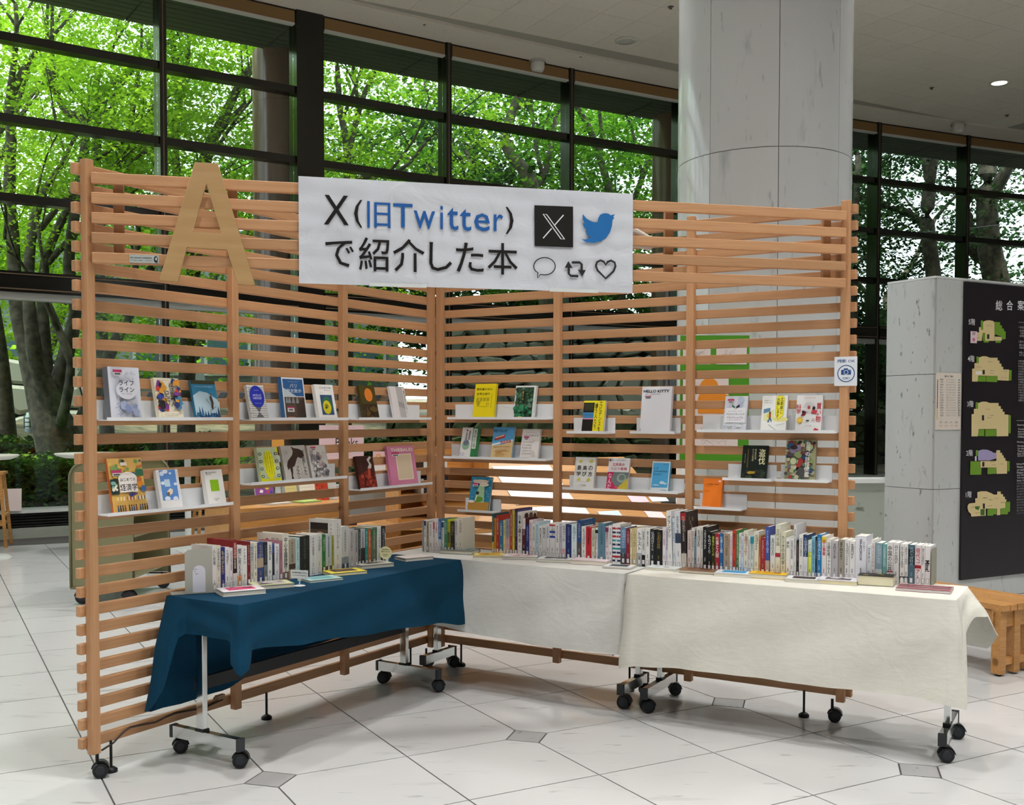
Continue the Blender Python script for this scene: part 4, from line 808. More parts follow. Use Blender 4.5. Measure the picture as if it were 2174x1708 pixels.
ledge('RA', FR, (961.7, 858), (1168, 857.3), (955.3, 889.6), (1170, 890.4), 'top white ledge of the right wing beside the corner')
ledge('RB', FR, (954, 942.3), (1167, 945), (947, 972.4), (1166.5, 978.8), 'middle white ledge of the right wing beside the corner')
ledge('RC', FR, (983.5, 1056.9), (1056.6, 1058), (976.8, 1085), (1054.7, 1090.5), 'short low white ledge near the corner of the right wing, holding one teal book')
ledge('RD', FR, (1213.8, 887), (1298.9, 886), (1208, 919.9), (1298.9, 920.5), 'short white ledge holding the black and yellow book')
ledge('RE', FR, (1347, 887), (1439, 886), (1342.7, 920.5), (1438.5, 920.5), 'short white ledge holding the tall white art book')
ledge('RF', FR, (1205, 1011.5), (1447, 1012), (1198.8, 1039.3), (1446, 1048), 'long white ledge low in the middle bay of the right wing')
ledge('RG', FR, (1488.7, 883), (1778, 880.8), (1483.4, 918.3), (1776, 918.3), 'long white ledge high in the right end bay')
ledge('RH', FR, (1542.8, 985), (1643.6, 985.5), (1537.5, 1018.4), (1643, 1022.5), 'short white ledge holding the black book in the right end bay')
ledge('RI', FR, (1655.5, 985.5), (1761.8, 987), (1650, 1021.5), (1761.8, 1025.3), 'short white ledge holding the patterned green book in the right end bay')
ledge('RJ', FR, (1482.5, 1046.5), (1580.4, 1048), (1477, 1079.7), (1579.7, 1084.7), 'lowest short white ledge holding the orange book')
# ------------------------------------------------------------------ books
PAGE = M('#e9e4d6', .8)
def book_parts(root, w, h, t, cov, spine=None, side=1):
    """standing book in local x (width) y (thickness, front cover at y=0) z; spine on side -1 (left) / +1 (right)"""
    c = M(cov, .3); s = M(spine or cov, .3); e = .0012
    mb = MB().box(0, w, 0, e, 0, h, c).box(0, w, t-e, t, 0, h, c)
    if side < 0: mb.box(0, e, 0, t, 0, h, s)
    else: mb.box(w-e, w, 0, t, 0, h, s)
    mb.build('cover', root)
    x0, x1 = (e, w-.003) if side < 0 else (.003, w-e)
    MB().box(x0, x1, e, t-e, .003, h-.003, PAGE).build('page_block', root)
def shelf_book(key, px0, px1, pyt, cov, label, art, t=.016, spine=None, side=-1, h=None):
    F, xa, xb, zs, zt = ledges[key]; yb = -.028; x0 = F.px(px0, pyt+60, yb)[0]; x1 = F.px(px1, pyt+60, yb)[0]; zt_ = F.px((px0+px1)/2, pyt, -.01)[1]
    w = x1-x0; hh = zt_-zs; root = empty('book', F.w(x0, yb, zs+.0015), F.th, label, 'book', 'books standing on the white ledges')
    lean = math.atan2(max(.004, .031-t-yb), hh) if False else math.atan2(.03+(-yb)-t-.002, max(hh, .12)); root.rotation_euler = (-lean, 0, F.th)
    hh = hh/math.cos(lean)-.002; book_parts(root, w, hh, t, cov, spine, side)
    a = Art(0, 0, w, hh); art(a)
    if a.mb.v: a.mb.build('cover_print', root)
    if spine is None and side: pass
    return root
def lab(a, u=.1, v=.86):      # library barcode label
    a.rect(u, v, u+.28, v+.05, '#c23a6e'); a.rect(u+.02, v-.055, u+.26, v, '#d9d9d9'); a.rect(u+.05, v-.045, u+.23, v-.015, '#5a5a5a')
R_ = random.Random(3)
def blobs(a, cols, n, s=(.03, .10), box=(0, 0, 1, 1)):
    for _ in range(n):
        u = R_.uniform(box[0]+.05, box[2]-.05); v = R_.uniform(box[1]+.05, box[3]-.05); q = R_.uniform(*s); c = R_.choice(cols)
        q = min(q, u-.01, .99-u, v*1.3, (1-v)*1.3)
        if R_.random() < .5: a.ell(u, v, q, q*.7, c, 12)
        else: a.poly([(u-q, v-q*.4), (u+q*.6, v-q*.6), (u+q, v+q*.3), (u-q*.2, v+q*.7)], c)
def lines(a, c, n, box=(0, 0, 1, 1), wd=.0008):
    for _ in range(n):
        u = R_.uniform(box[0]+.05, box[2]-.2); v = R_.uniform(box[1]+.05, box[3]-.1); p = [(u, v)]
        for k in range(3): p.append((min(.97, max(.03, p[-1][0]+R_.uniform(-.02, .08))), min(.98, max(.02, p[-1][1]+R_.uniform(-.04, .05)))))
        a.stroke(p, wd, c)
def b_lifeline(a):
    lines(a, '#8d93b5', 46, wd=.001); lines(a, '#5d6a96', 22, (0, 0, 1, .35), .001); blobs(a, ['#aeb8d6', '#8f9dc6'], 9, (.05, .13), (.1, .05, .9, .35)); a.ell(.5, .55, .34, .17, '#e6e7f0')
    a.text(.5, .69, 'ライフ', .10, '#3a3c50', w=.48, bold=.05); a.text(.5, .56, 'ライン', .10, '#3a3c50', w=.48, bold=.05); a.dashes(.34, .48, 8, .045, 0, .004, '#3a3c50'); a.stroke([(.22+.56*i/14, .45-.09*math.sin(PI*i/14)) for i in range(15)], .0016, '#5d6378'); lab(a, .1, .89)
shelf_book('LA', 235.7, 302, 779, '#dfe2ec', 'large pale blue-grey book covered in line drawings, first on the upper near ledge', b_lifeline, .034, '#7d828c', -1)
def b_kaii(a):
    blobs(a, ['#d8452f', '#3a4a9a', '#7d3f8e', '#e0a23a', '#2b2b34', '#c9b34a'], 34, (.05, .12), (0, .18, .42, .95)); blobs(a, ['#d8452f', '#8c4b9a', '#30407a', '#4f8fb0', '#e8a13a'], 34, (.05, .12), (.66, .2, 1, .98)); a.rect(.1, .04, .75, .16, '#efe6cf')
    a.dashes(.16, .93, 8, .05, 0, .004, '#2b2b2b'); a.text(.60, .56, '怪異へ', .62, '#1c1a1c', vert=True, w=.2, bold=.03); a.text(.37, .50, '紀行', .36, '#1c1a1c', vert=True, w=.2, bold=.03); a.dashes(.2, .11, 10, .06, 0, .003, '#333333'); a.dashes(.25, .07, 8, .06, 0, .003, '#333333')
shelf_book('LA', 338, 391, 802, '#efe6cf', 'cream paperback with colourful figures and vertical black title, middle of the upper near ledge', b_kaii, .018)
def b_ski(a):
    a.rect(0, .9, 1, 1, '#3c3f2c'); a.rect(0, .0, 1, .9, '#2d7fa6'); a.poly([(0, .35), (0, .6), (.3, .72), (.6, .68), (1, .5), (1, .1), (0, .1)], '#b8d3e0')
    for i in range(9): u = .06+i*.11; h_ = R_.uniform(.15, .34); a.poly([(u-.07, 0), (u+.07, 0), (u+.01, h_)], '#1d4f7c')
    for i in range(14): u = R_.uniform(.03, .9); a.ell(u, R_.uniform(.02, .14), .05, .025, R_.choice(['#4f8fb8', '#1a3f66', '#2b6a96']), 8)
    a.text(.5, .83, '雪と山', .06, '#cfe0e6', w=.5) if False else a.dashes(.12, .83, 11, .07, 0, .006, '#bcd5e0')
    a.poly([(.66, .58), (.74, .6), (.78, .42), (.72, .25), (.66, .28), (.70, .42)], '#4a3d34'); a.ell(.71, .63, .035, .025, '#6d5a48', 10); a.stroke([(.5, .5), (.74, .3)], .0015, '#3b3630'); a.stroke([(.58, .2), (.86, .32)], .0018, '#3b3630')
shelf_book('LA', 418, 469, 807, '#2d7fa6', 'blue snowy picture book with a skier, last on the upper near ledge', b_ski, .014)
def b_keizai(a):
    blobs(a, ['#e9b53f', '#7ba25c', '#3b6f8f', '#d5753f', '#efc766'], 30, (.04, .09), (0, .5, 1, 1)); a.ell(.16, .8, .1, .06, '#86a860'); a.rect(.0, .34, .22, .62, '#1f3534'); blobs(a, ['#7fb0a0', '#e8e2cc'], 8, (.03, .06), (0, .34, .22, .6)); a.rect(.76, .66, .98, .78, '#356b4c')
    a.ell(.5, .62, .27, .12, '#f2ebe4'); a.rect(.24, .37, .76, .64, '#f2ebe4'); a.dashes(.34, .70, 8, .045, 0, .004, '#cc5544'); a.text(.5, .60, 'はじめての', .06, '#1b1b1b', w=.44, bold=.03); a.text(.5, .46, '経済学', .13, '#1b1b1b', w=.50, bold=.03); lab(a, .06, .73)
    a.ell(.42, .94, .05, .03, '#3b3b4a'); a.rect(.34, .86, .52, .92, '#e8dccb'); a.ell(.84, .5, .1, .06, '#d98b2e'); a.ell(.92, .42, .08, .06, '#3d6fa0')
    for k, c in enumerate(('#e9c24a', '#c8553a', '#3f5f86')):
        u = .08+k*.31; 
        for i in range(6): a.rect(u+i*.045, .22, u+i*.045+.024, .29, c if i % 2 == 0 else '#f0ead8')
        for i in range(4): a.ell(u+.03+i*.065, .12, .022, .02, R_.choice(['#3a2a2a', '#8c4a34', '#24364a']), 8); a.rect(u+.01+i*.065, .02, u+.05+i*.065, .1, R_.choice(['#2a2f3a', '#7d3a2c', '#31506e']))
    a.poly([(.42, .33), (.55, .36), (.72, .33), (.6, .3), (.5, .27)], '#3a3f74')
shelf_book('LD', 241, 314, 972, '#e3b765', 'large orange-yellow book with an arched white title panel, lower near ledge', b_keizai, .012, '#e0763a')
def b_cloud(a):
    a.rect(.13, .22, .88, .99, '#5d8ccc'); a.ell(.24, .9, .1, .06, '#cfdcec', 14)
    for u, v, q in ((.24, .66, .1), (.35, .26, .13), (.72, .25, .12), (.8, .62, .08), (.4, .95, .12), (.62, .9, .06)): a.ell(u, v, q, q*.45, '#dbe5f2', 14)
    a.rect(.3, .56, .55, .75, '#b9d3e4'); a.poly([(.36, .44), (.52, .52), (.64, .48), (.6, .38), (.44, .33), (.35, .37)], '#e6d8c2'); a.ell(.41, .38, .07, .05, '#7a6352', 12)
    a.dashes(.93, .93, 18, 0, -.035, .003, '#7f88a0'); a.dashes(.06, .93, 14, 0, -.035, .003, '#9aa2b4')
shelf_book('LD', 343, 388.7, 996, '#eeecea', 'white book with a blue cloudy-sky picture, middle of the lower near ledge', b_cloud, .020)
def b_green(a): a.rect(.25, .38, .72, .71, '#8fc31f'); a.text(.38, .92, '書いたのだから', .045, '#2a2a2a', w=.6, bold=.02); a.dashes(.12, .87, 6, .05, 0, .004, '#2a2a2a'); a.dashes(.36, .16, 6, .05, 0, .004, '#3a3a3a'); a.dashes(.42, .12, 3, .05, 0, .003, '#6a6a6a')
shelf_book('LD', 443, 481, 996, '#efede8', 'small white book with a plain lime-green square, last on the lower near ledge', b_green, .024)
def b_ai(a):
    for i in range(15): a.rect(.06 if i % 2 else 0, .05+i*.062, 1, .062+i*.062, '#4a4a50')
    a.rect(.42, .0, .6, .0001, '#4a4a50'); a.poly([(.2, 0), (.5, .20), (.8, 0)], '#6b6d70'); a.poly([(.3, .4), (.7, .4), (.5, .2)], '#6b6d70'); a.ell(.5, .66, .42, .32, '#2233b4', 36)
    a.text(.5, .70, 'AIを生んだ', .075, '#dfe4ff', w=.5, bold=.02); a.text(.5, .61, '100のSF', .07, '#dfe4ff', w=.5, bold=.02); a.dashes(.38, .84, 5, .06, 0, .003, '#cfd6ff'); a.dashes(.32, .46, 7, .06, 0, .003, '#cfd6ff')
shelf_book('LB', 535, 571, 817, '#e9e9e6', 'slim striped paperback with a big blue oval, first on the upper middle ledge', b_ai, .018)
def b_paris(a):
    a.rect(.05, .55, .95, .96, '#2b5f98'); a.poly([(.05, .55), (.05, .75), (.2, .7), (.4, .62), (.6, .55)], '#c3cfd6'); a.dashes(.3, .9, 8, .06, 0, .003, '#cfe0ef'); a.text(.5, .80, 'パリ', .10, '#e2ebf2', w=.3); a.text(.52, .68, '歴史散歩', .09, '#e2ebf2', w=.66)
    a.rect(.05, .02, .95, .53, '#5a4a40')
    for i in range(12): a.rect(.55+i*.033, .04, .565+i*.033, .40+i*.01, '#3a2e28')
    for u in (.14, .25, .42, .60): a.poly([(u-.07, .38), (u+.07, .38), (u+.02, .52), (u-.02, .52)], '#8d949a')
    a.rect(.12, .17, .42, .28, '#d9d9d9'); a.rect(.12, .26, .42, .29, '#c23a6e'); a.rect(.17, .2, .36, .24, '#6a6a6a'); a.ell(.25, .0 + .03, .2, .025, '#c98a6a', 12)
shelf_book('LB', 606, 653, 801, '#e6e8ea', 'blue-spined book with a street photograph, middle of the upper middle ledge', b_paris, .026, '#2f6aa6')
def b_fox(a): a.rect(.22, .12, .86, .70, '#2c4f7c'); a.ell(.55, .4, .27, .26, '#2f6e52', 24); a.ell(.52, .34, .22, .20, '#d8c928', 24); a.ell(.5, .37, .1, .07, '#8f8a1e', 14); a.poly([(.40, .30), (.48, .30), (.52, .36), (.45, .35)], '#222216'); a.text(.56, .91, 'ごんぎつね', .055, '#4a5a8a', w=.62, bold=.02); a.dashes(.5, .84, 6, .06, 0, .003, '#556080'); a.dashes(.25, .76, 3, .06, 0, .003, '#556080')
shelf_book('LB', 678, 717, 816, '#f0efec', 'white book with a small yellow and green fox picture, last on the upper middle ledge', b_fox, .02)
def b_yel(a):
    a.rect(0, 0, 1, .10, '#e4e320'); a.poly([(.0, .35), (.12, .1), (.2, 0), (0, 0)], '#e4e320'); a.ell(.5, .5, .26, .42, '#efe91c', 20); a.rect(.9, .8, 1, 1, '#e4e320')
    for k in range(4):
        for u in (.1, .88): a.ell(u, .18+k*.21, .08, .045, '#3a4540', 12); a.ell(u, .18+k*.21, .045, .025, '#c9d4b8', 12)
    for k in range(4): a.dashes(.66-k*.11, .84, 16-k, 0, -.042, .0055, '#26261a')
shelf_book('LE', 556, 599, 949, '#c6d3b0', 'grey-green book with a yellow patch and black type columns, lower middle ledge', b_yel, .02)
def b_dino(a):
    a.poly([(.28, .62), (.42, .72), (.48, .84), (.42, .98), (.55, .92), (.72, .9), (.84, .85), (.92, .70), (.78, .62), (.64, .66), (.58, .60), (.50, .48), (.44, .40), (.36, .38), (.34, .24), (.30, .12), (.34, .06), (.24, .04), (.26, .2), (.24, .36), (.16, .30), (.14, .42), (.20, .56)], '#3d2a26')
    a.text(.86, .5, '発見した', .72, '#1b1918', vert=True, w=.13, bold=.03); a.text(.55, .22, 'ブラウン', .38, '#1b1918', vert=True, w=.13, bold=.03); a.text(.17, .8, 'DA', .12, '#a8a4a0', w=.16); a.dashes(.7, .4, 9, 0, -.04, .004, '#333333')
shelf_book('LE', 608, 659, 945, '#c4c0ba', 'grey book with a brown dinosaur skeleton, middle of the lower middle ledge', b_dino, .014)
def b_ill(a): blobs(a, ['#8a8d90', '#b8b3b6', '#5d5f66', '#c9a6ae', '#d9d6d0', '#9a8f9a'], 60, (.05, .11), (.05, .04, .9, .8)); lines(a, '#4a4648', 26, wd=.001); a.dashes(.88, .93, 12, 0, -.04, .005, '#3a3a3a'); lab(a, .08, .9)
shelf_book('LE', 664, 703, 945, '#dcd9d2', 'pale book with a busy grey ink illustration, last on the lower middle ledge', b_ill, .014)
def b_dark(a): a.rect(0, 0, 1, .45, '#35281a'); a.ell(.54, .72, .25, .2, '#e0812f', 24); a.poly([(.34, .58), (.42, .54), (.5, .57), (.6, .53), (.74, .59), (.7, .66), (.38, .66)], '#e0812f'); blobs(a, ['#4a3a1e', '#5d4a24', '#241a12'], 14, (.08, .16), (0, .02, 1, .4)); lines(a, '#e6a05a', 6, (.35, .62, .75, .84))
shelf_book('LC', 773, 806, 818, '#4a421c', 'dark olive book with a glowing orange oval, left on the corner upper ledge', b_dark, .016)
def b_gray(a): a.rect(.42, 0, .82, 1, '#b9b7b6'); a.poly([(.42, .55), (.82, .48), (.82, .3), (.42, .38)], '#a09c9c'); a.text(.91, .52, '夏はまもなく', .72, '#4a4a4a', vert=True, w=.09, bold=.02); a.dashes(.22, .55, 4, 0, -.06, .004, '#6a6a6a')
shelf_book('LC', 838, 870, 820, '#e4e0e2', 'white book with a grey vertical band, right on the corner upper ledge', b_gray, .014)
def b_red(a): a.poly([(0, 0), (1, 0), (1, .45), (.5, .55), (0, .4)], '#7c2418'); a.poly([(.6, .62), (.72, .74), (.62, .88), (.8, .98), (.9, .95), (.74, .84), (.86, .72), (.8, .6)], '#cfc8c0'); a.poly([(.55, .3), (.7, .32), (.74, .6), (.6, .62)], '#b84a30'); a.dashes(.22, .85, 10, 0, -.07, .004, '#b9a890'); blobs(a, ['#8f2f1e', '#a8442a', '#4a1410'], 20, (.05, .12), (0, 0, 1, .5))
shelf_book('LF', 766, 802, 967, '#3d1a16', 'dark red and brown book with a white figure, left on the corner lower ledge', b_red, .018)
def b_thie(a): a.text(.54, .90, 'THIEBAUD', .085, '#f0e6d8', w=.82, bold=.06); a.rect(.28, .14, .86, .80, '#e4d3b8'); a.rect(.31, .17, .83, .77, '#d2bfa2'); a.dashes(.3, .06, 9, .06, 0, .003, '#f0e6d8'); lab(a, .14, .80)
shelf_book('LF', 832, 888.6, 946, '#cf7f9e', 'large pink art book with a plain beige picture panel, right on the corner lower ledge', b_thie, .018, '#c8789a')
def b_kyoka(a): a.text(.46, .84, '教科書の中の', .07, '#1a1a12', w=.74, bold=.02); a.text(.36, .70, '世界文学', .08, '#1a1a12', w=.52, bold=.02); [a.poly([(.12+k*.16, .5), (.24+k*.16, .5), (.24+k*.16, .6), (.12+k*.16, .6)], '#b9ac1a') for k in range(4)]; a.poly([(.1, .5), (.34, .5), (.26, .34), (.2, .34)], '#b9ac1a'); a.rect(.62, .34, .64, .46, '#a89c1a'); a.rect(.7, .34, .72, .46, '#a89c1a'); a.dashes(.32, .34, 6, .05, 0, .003, '#4a4412'); a.dashes(.84, .7, 14, 0, -.03, .003, '#4a4412'); a.ell(.68, .71, .06, .03, '#b9ac1a', 12)
shelf_book('RA', 1002.5, 1047, 814, '#f0dc1e', 'bright yellow book standing left on the top ledge beside the corner', b_kyoka, .018, '#e3cf18', 1)
def b_forest(a): a.rect(.06, .02, .90, .95, '#2f4a34'); blobs(a, ['#1f3a24', '#3d6b44', '#6d7a72', '#2f5a38', '#57806a'], 60, (.05, .12), (.06, .3, .9, .95)); blobs(a, ['#1f6a48', '#2f8a5a', '#185038'], 36, (.05, .11), (.06, .02, .9, .4)); a.rect(.38, .50, .52, .86, '#182a1a'); a.text(.45, .68, '緑の山', .28, '#d8c860', vert=True, w=.08); a.ell(.4, .03, .1, .018, '#d8c92a', 10)
shelf_book('RA', 1088.5, 1132, 818, '#dfe3e0', 'green forest-photo book standing right on the top ledge beside the corner', b_forest, .018, '#dfe3e0', 1)
def b_giraffe(a): a.rect(.62, 0, 1, 1, '#2a7a44'); a.rect(.66, .30, .88, .96, '#e6eae4'); a.text(.77, .63, '理科の話', .58, '#4a5a4c', vert=True, w=.15, bold=.03); a.ell(.3, .42, .22, .16, '#8fb59a', 18); a.ell(.3, .5, .16, .1, '#6a7286', 14); a.poly([(.2, .55), (.26, .85), (.34, .83), (.32, .55)], '#9a9aa2'); a.poly([(.4, .6), (.42, .9), (.52, .88), (.48, .58)], '#8a8a90'); a.ell(.3, .9, .05, .03, '#a83a34', 10); a.ell(.16, .12, .13, .045, '#9a92c4', 14); a.ell(.16, .12, .10, .03, '#e8e6f0', 14)
shelf_book('RB', 974.5, 1011, 907, '#e8e9e6', 'white and green book with animal drawings, left on the middle ledge beside the corner', b_giraffe, .014, '#2a7a44', 1)
def b_tram(a):
    a.rect(0, .45, 1, 1, '#5aa7dc'); a.poly([(0, .4), (.5, .44), (1, .56), (1, 0), (0, 0)], '#d8bd88'); a.poly([(0, .4), (0, .46), (1, .62), (1, .55)], '#dfe9ee')
    for i in range(9): v = .05+i*.038; a.poly([(R_.uniform(0, .4), v), (R_.uniform(.5, .98), v+.02), (R_.uniform(.5, .9), v+.045), (R_.uniform(.05, .4), v+.02)], R_.choice(['#c79a62', '#e6d3a6', '#b8834a']))
    a.poly([(.12, .57), (.58, .66), (.62, .78), (.2, .70), (.1, .64)], '#c8402e'); a.poly([(.14, .63), (.56, .72), (.56, .755), (.16, .675)], '#e8ddd0'); a.text(.35, .88, '命をつないだ', .10, '#1c2438', w=.66, bold=.03, rot=.0); a.text(.66, .53, '路面電車', .09, '#cc3a2c', w=.52, bold=.02, rot=.12)
shelf_book('RB', 1041, 1085, 906, '#5aa7dc', 'blue-sky and sand picture book with a red tram, middle ledge beside the corner', b_tram, .016, '#9db9cc', 1)
def b_gib(a): a.text(.5, .88, 'ためのジビエ', .03, '#6a6060', w=.6); a.text(.5, .78, 'ジビエガイド', .065, '#5a4a48', w=.82, bold=.02); lab(a, .12, .70)
def b_gib2(a):
    b_gib(a)
    for k, t in enumerate(('LE GUIDE', 'DU GIBIER', 'POUR LES', 'CHEFS ET LES', 'GOURMANDS')): a.text(.34, .56-k*.095, t, .045, '#9a9290', w=.52)
    a.poly([(.62, .3), (.74, .28), (.86, .12), (.76, .06), (.66, .1), (.6, .2)], '#cfc4ba'); a.stroke([(.6, .52), (.68, .58), (.66, .66), (.72, .6)], .0015, '#8a8078'); a.dashes(.1, .04, 9, .05, 0, .003, '#5a4a48')
shelf_book('RB', 1102.6, 1141, 910, '#e2dfdb', 'white book with grey French capitals, right on the middle ledge beside the corner', b_gib2, .016, '#d6cfc8', 1)
def b_teal(a):
    for _ in range(40): u, v = R_.uniform(.04, .96), R_.uniform(.35, .97); a.ell(u, v, .016, .014, '#c9e0e4', 8)
    a.rect(0, 0, 1, .27, '#b98b3d'); a.poly([(.42, .25), (.32, .45), (.44, .75), (.7, .75), (.76, .25)], '#9fc49a'); a.ell(.5, .34, .2, .08, '#5f9a3c', 16); a.poly([(.3, .28), (.34, .42), (.42, .5), (.36, .3)], '#efe9c8'); a.ell(.4, .52, .08, .05, '#3a332c', 12); a.ell(.14, .27, .16, .04, '#efeadf', 14); a.ell(.5, .86, .38, .055, '#e6ddc8', 18); a.ell(.68, .77, .22, .05, '#e6ddc8', 18); a.dashes(.2, .86, 10, .07, 0, .006, '#8a5a3a'); a.dashes(.56, .77, 5, .07, 0, .005, '#8a5a3a'); lab(a, .12, .76)
shelf_book('RC', 993, 1037, 1012, '#2f8ab0', 'teal picture book with curtains and a green dome on the short low ledge', b_teal, .012, '#c9d9dc', 1)
def b_evi(a):
    a.rect(.0, .94, .5, 1, '#f0e21c'); a.rect(.5, 0, 1, 1, '#eddc1e'); a.rect(0, .45, .5, .63, '#3f86b8'); a.rect(0, .41, .5, .45, '#d08aa6'); a.text(.80, .5, 'エビデンスを', .92, '#1b1a10', vert=True, w=.14, bold=.03); a.text(.60, .52, '嫌う人たち', .80, '#1b1a10', vert=True, w=.14, bold=.03)
    for i in range(5): a.rect(.05, .70+i*.045, .45, .712+i*.045, '#6a6f50')
    a.dashes(.04, .55, 7, .065, 0, .006, '#1a3a5a')
shelf_book('RD', 1234, 1280, 850, '#1c1c1c', 'black and yellow book with bold vertical title on its own short ledge', b_evi, .02, '#d9d0d0', 1)
def b_kit(a): a.text(.48, .90, 'HELLO KITTY', .062, '#16161a', w=.86, bold=.10); a.text(.36, .835, 'ART COLLECTION', .026, '#4a4a50', w=.5); a.rect(.1, .785, .32, .80, '#b8326a'); a.rect(.13, .745, .30, .775, '#6a6a6a'); a.rect(.0, .02, .03, .08, '#a9adb0')
shelf_book('RE', 1358, 1422, 820, '#e9e9ee', 'tall white art book with a black serif title on its own short ledge', b_kit, .022, '#d9d4da', 1)
def b_saiko(a):
    for (t, u, v) in (('最', .22, .66), ('高', .50, .66), ('の', .78, .66), ('学', .22, .47), ('び', .50, .47), ('方', .78, .47)): a.text(u, v, t, .145, '#17171a', w=.21, bold=.04)
    for u, v in ((.26, .86), (.78, .87), (.26, .28), (.74, .28)): a.ell(u, v, .09, .04, '#e2d65a', 12); a.ell(u+.03, v+.05, .035, .02, '#e2d65a', 10); a.stroke([(u-.1, v-.03), (u, v+.03), (u+.12, v-.02)], .0008, '#8a8a80')
    a.dashes(.38, .11, 6, .05, 0, .005, '#3a3a3a'); a.dashes(.07, .93, 12, 0, -.04, .003, '#7a7a7a')
shelf_book('RF', 1216, 1259, 970, '#e9e9e4', 'white book with bold black characters and small yellow figures, left on the long low ledge', b_saiko, .018, '#cfc4c0', 1)
def b_bun(a): a.rect(0, 0, 1, .56, '#c2245c'); a.poly([(.3, .56), (1, .56), (1, .12), (.42, .12), (.2, .3)], '#6f7a78'); a.poly([(.6, .12), (1, .4), (1, 0), (.5, 0)], '#c9b43a'); a.ell(.68, .38, .22, .14, '#93a59a', 20); a.ell(.7, .39, .14, .09, '#6f7a78', 18); a.text(.14, .27, 'なんだ', .50, '#f0dfe6', vert=True, w=.17, bold=.02); a.text(.66, .06, 'コレ!?', .09, '#e8cf6a', w=.5, bold=.02); a.text(.48, .80, '文房具の', .095, '#c8455a', w=.58, bold=.02); a.text(.5, .665, 'つぶつ事典', .095, '#c8455a', w=.8, bold=.02); a.dashes(.16, .93, 12, .06, 0, .005, '#5a5f86'); a.ell(.07, .93, .05, .03, '#4a5068', 12)
shelf_book('RF', 1286, 1331, 972, '#e6e4e6', 'stationery book, white top over a crimson and olive picture, on the long low ledge', b_bun, .014, '#d8c8cc', 1)
def b_sky(a): a.rect(.04, .14, .94, .95, '#4fa9dc'); a.text(.26, .76, '共編', .055, '#1a3a5a', w=.26, bold=.02) if False else a.dashes(.12, .77, 3, .09, 0, .007, '#1a3a5a'); a.text(.50, .67, '世界の航空会社', .055, '#1a3050', w=.74, bold=.02); a.dashes(.12, .59, 10, .05, 0, .003, '#1a3a5a'); a.dashes(.12, .55, 8, .05, 0, .003, '#1a3a5a'); a.ell(.62, .30, .14, .05, '#cfe8f4', 14); a.ell(.8, .27, .1, .03, '#cfe8f4', 14); a.ell(.3, .22, .2, .03, '#9fd3ee', 14); a.dashes(.64, .06, 6, .05, 0, .003, '#2a4a6a'); a.dashes(.66, .9, 4, .06, 0, .004, '#1a3a5a')
shelf_book('RF', 1380, 1418, 979, '#e3ecf0', 'sky-blue book with a small cloud, right on the long low ledge', b_sky, .02, '#5ab0dc', 1)
def b_aro(a):
    blobs(a, ['#c9d9cf', '#cbbfe0', '#d9dde4', '#b9c9dc'], 18, (.08, .13)); lab(a, .12, .86); a.rect(.06, .24, .94, .66, '#eeeef2'); a.poly([(.32, .76), (.46, .70), (.46, .64), (.34, .69)], '#3c7a5a'); a.poly([(.52, .70), (.66, .76), (.66, .69), (.52, .63)], '#2a2a2c'); a.stroke([(.5, .7), (.48, .6)], .001, '#333333')
    a.dashes(.2, .56, 9, .07, 0, .004, '#5a5a62'); a.text(.5, .475, 'アロマンティック', .055, '#3a6a5e', w=.78, bold=.02); a.text(.5, .38, 'アセクシュアル', .05, '#6a3a6e', w=.72, bold=.02); a.dashes(.2, .31, 9, .07, 0, .003, '#8a4a6a'); a.ell(.3, .16, .12, .03, '#dfe6e8', 12); a.ell(.7, .14, .14, .04, '#dfe6e8', 12)
shelf_book('RG', 1534, 1583, 840, '#dfe1ea', 'pale lavender-grey book with two tiny crossed flags, first on the high right ledge', b_aro, .014, '#c9c4cc', 1)
def b_nk(a):
    a.ell(.75, .34, .3, .07, '#e2dc8a', 18); a.poly([(.1, .3), (.1, .46), (.5, .62), (.5, .32)], '#dfe3a0'); a.poly([(.08, .5), (.34, .56), (.34, .66), (.08, .62)], '#5f86a4'); a.poly([(.55, .95), (.63, 1.0), (.8, .995), (.88, .93), (.86, .45), (.66, .32), (.56, .45)], '#f0e63a'); a.stroke([(.55, .95), (.63, .99), (.8, .99), (.88, .93), (.86, .45), (.66, .32), (.56, .45)], .0012, '#2a2a20', True)
    a.text(.78, .72, '北朝鮮に', .46, '#23221a', vert=True, w=.12, bold=.03); a.text(.64, .66, '出勤します', .56, '#23221a', vert=True, w=.12, bold=.03); a.ell(.34, .52, .035, .03, '#2a2420', 10); a.poly([(.3, .38), (.38, .38), (.38, .5), (.3, .5)], '#a8343a'); a.poly([(.26, .26), (.32, .38), (.38, .38), (.44, .27), (.4, .27), (.35, .34), (.31, .26)], '#2f5a8a'); a.ell(.28, .43, .045, .04, '#d8b83a', 10)
    a.stroke([(.3, .2), (.68, .0)], .0012, '#4a4a66'); a.stroke([(.6, .17), (.95, .22)], .0012, '#4a4a66'); a.dashes(.1, .86, 8, .045, 0, .004, '#3a3a3a'); a.dashes(.1, .80, 7, .045, 0, .003, '#6a6a6a')
shelf_book('RG', 1614, 1668, 839, '#ecede8', 'white book with a yellow speech balloon, middle of the high right ledge', b_nk, .018, '#cfc8c8', 1)
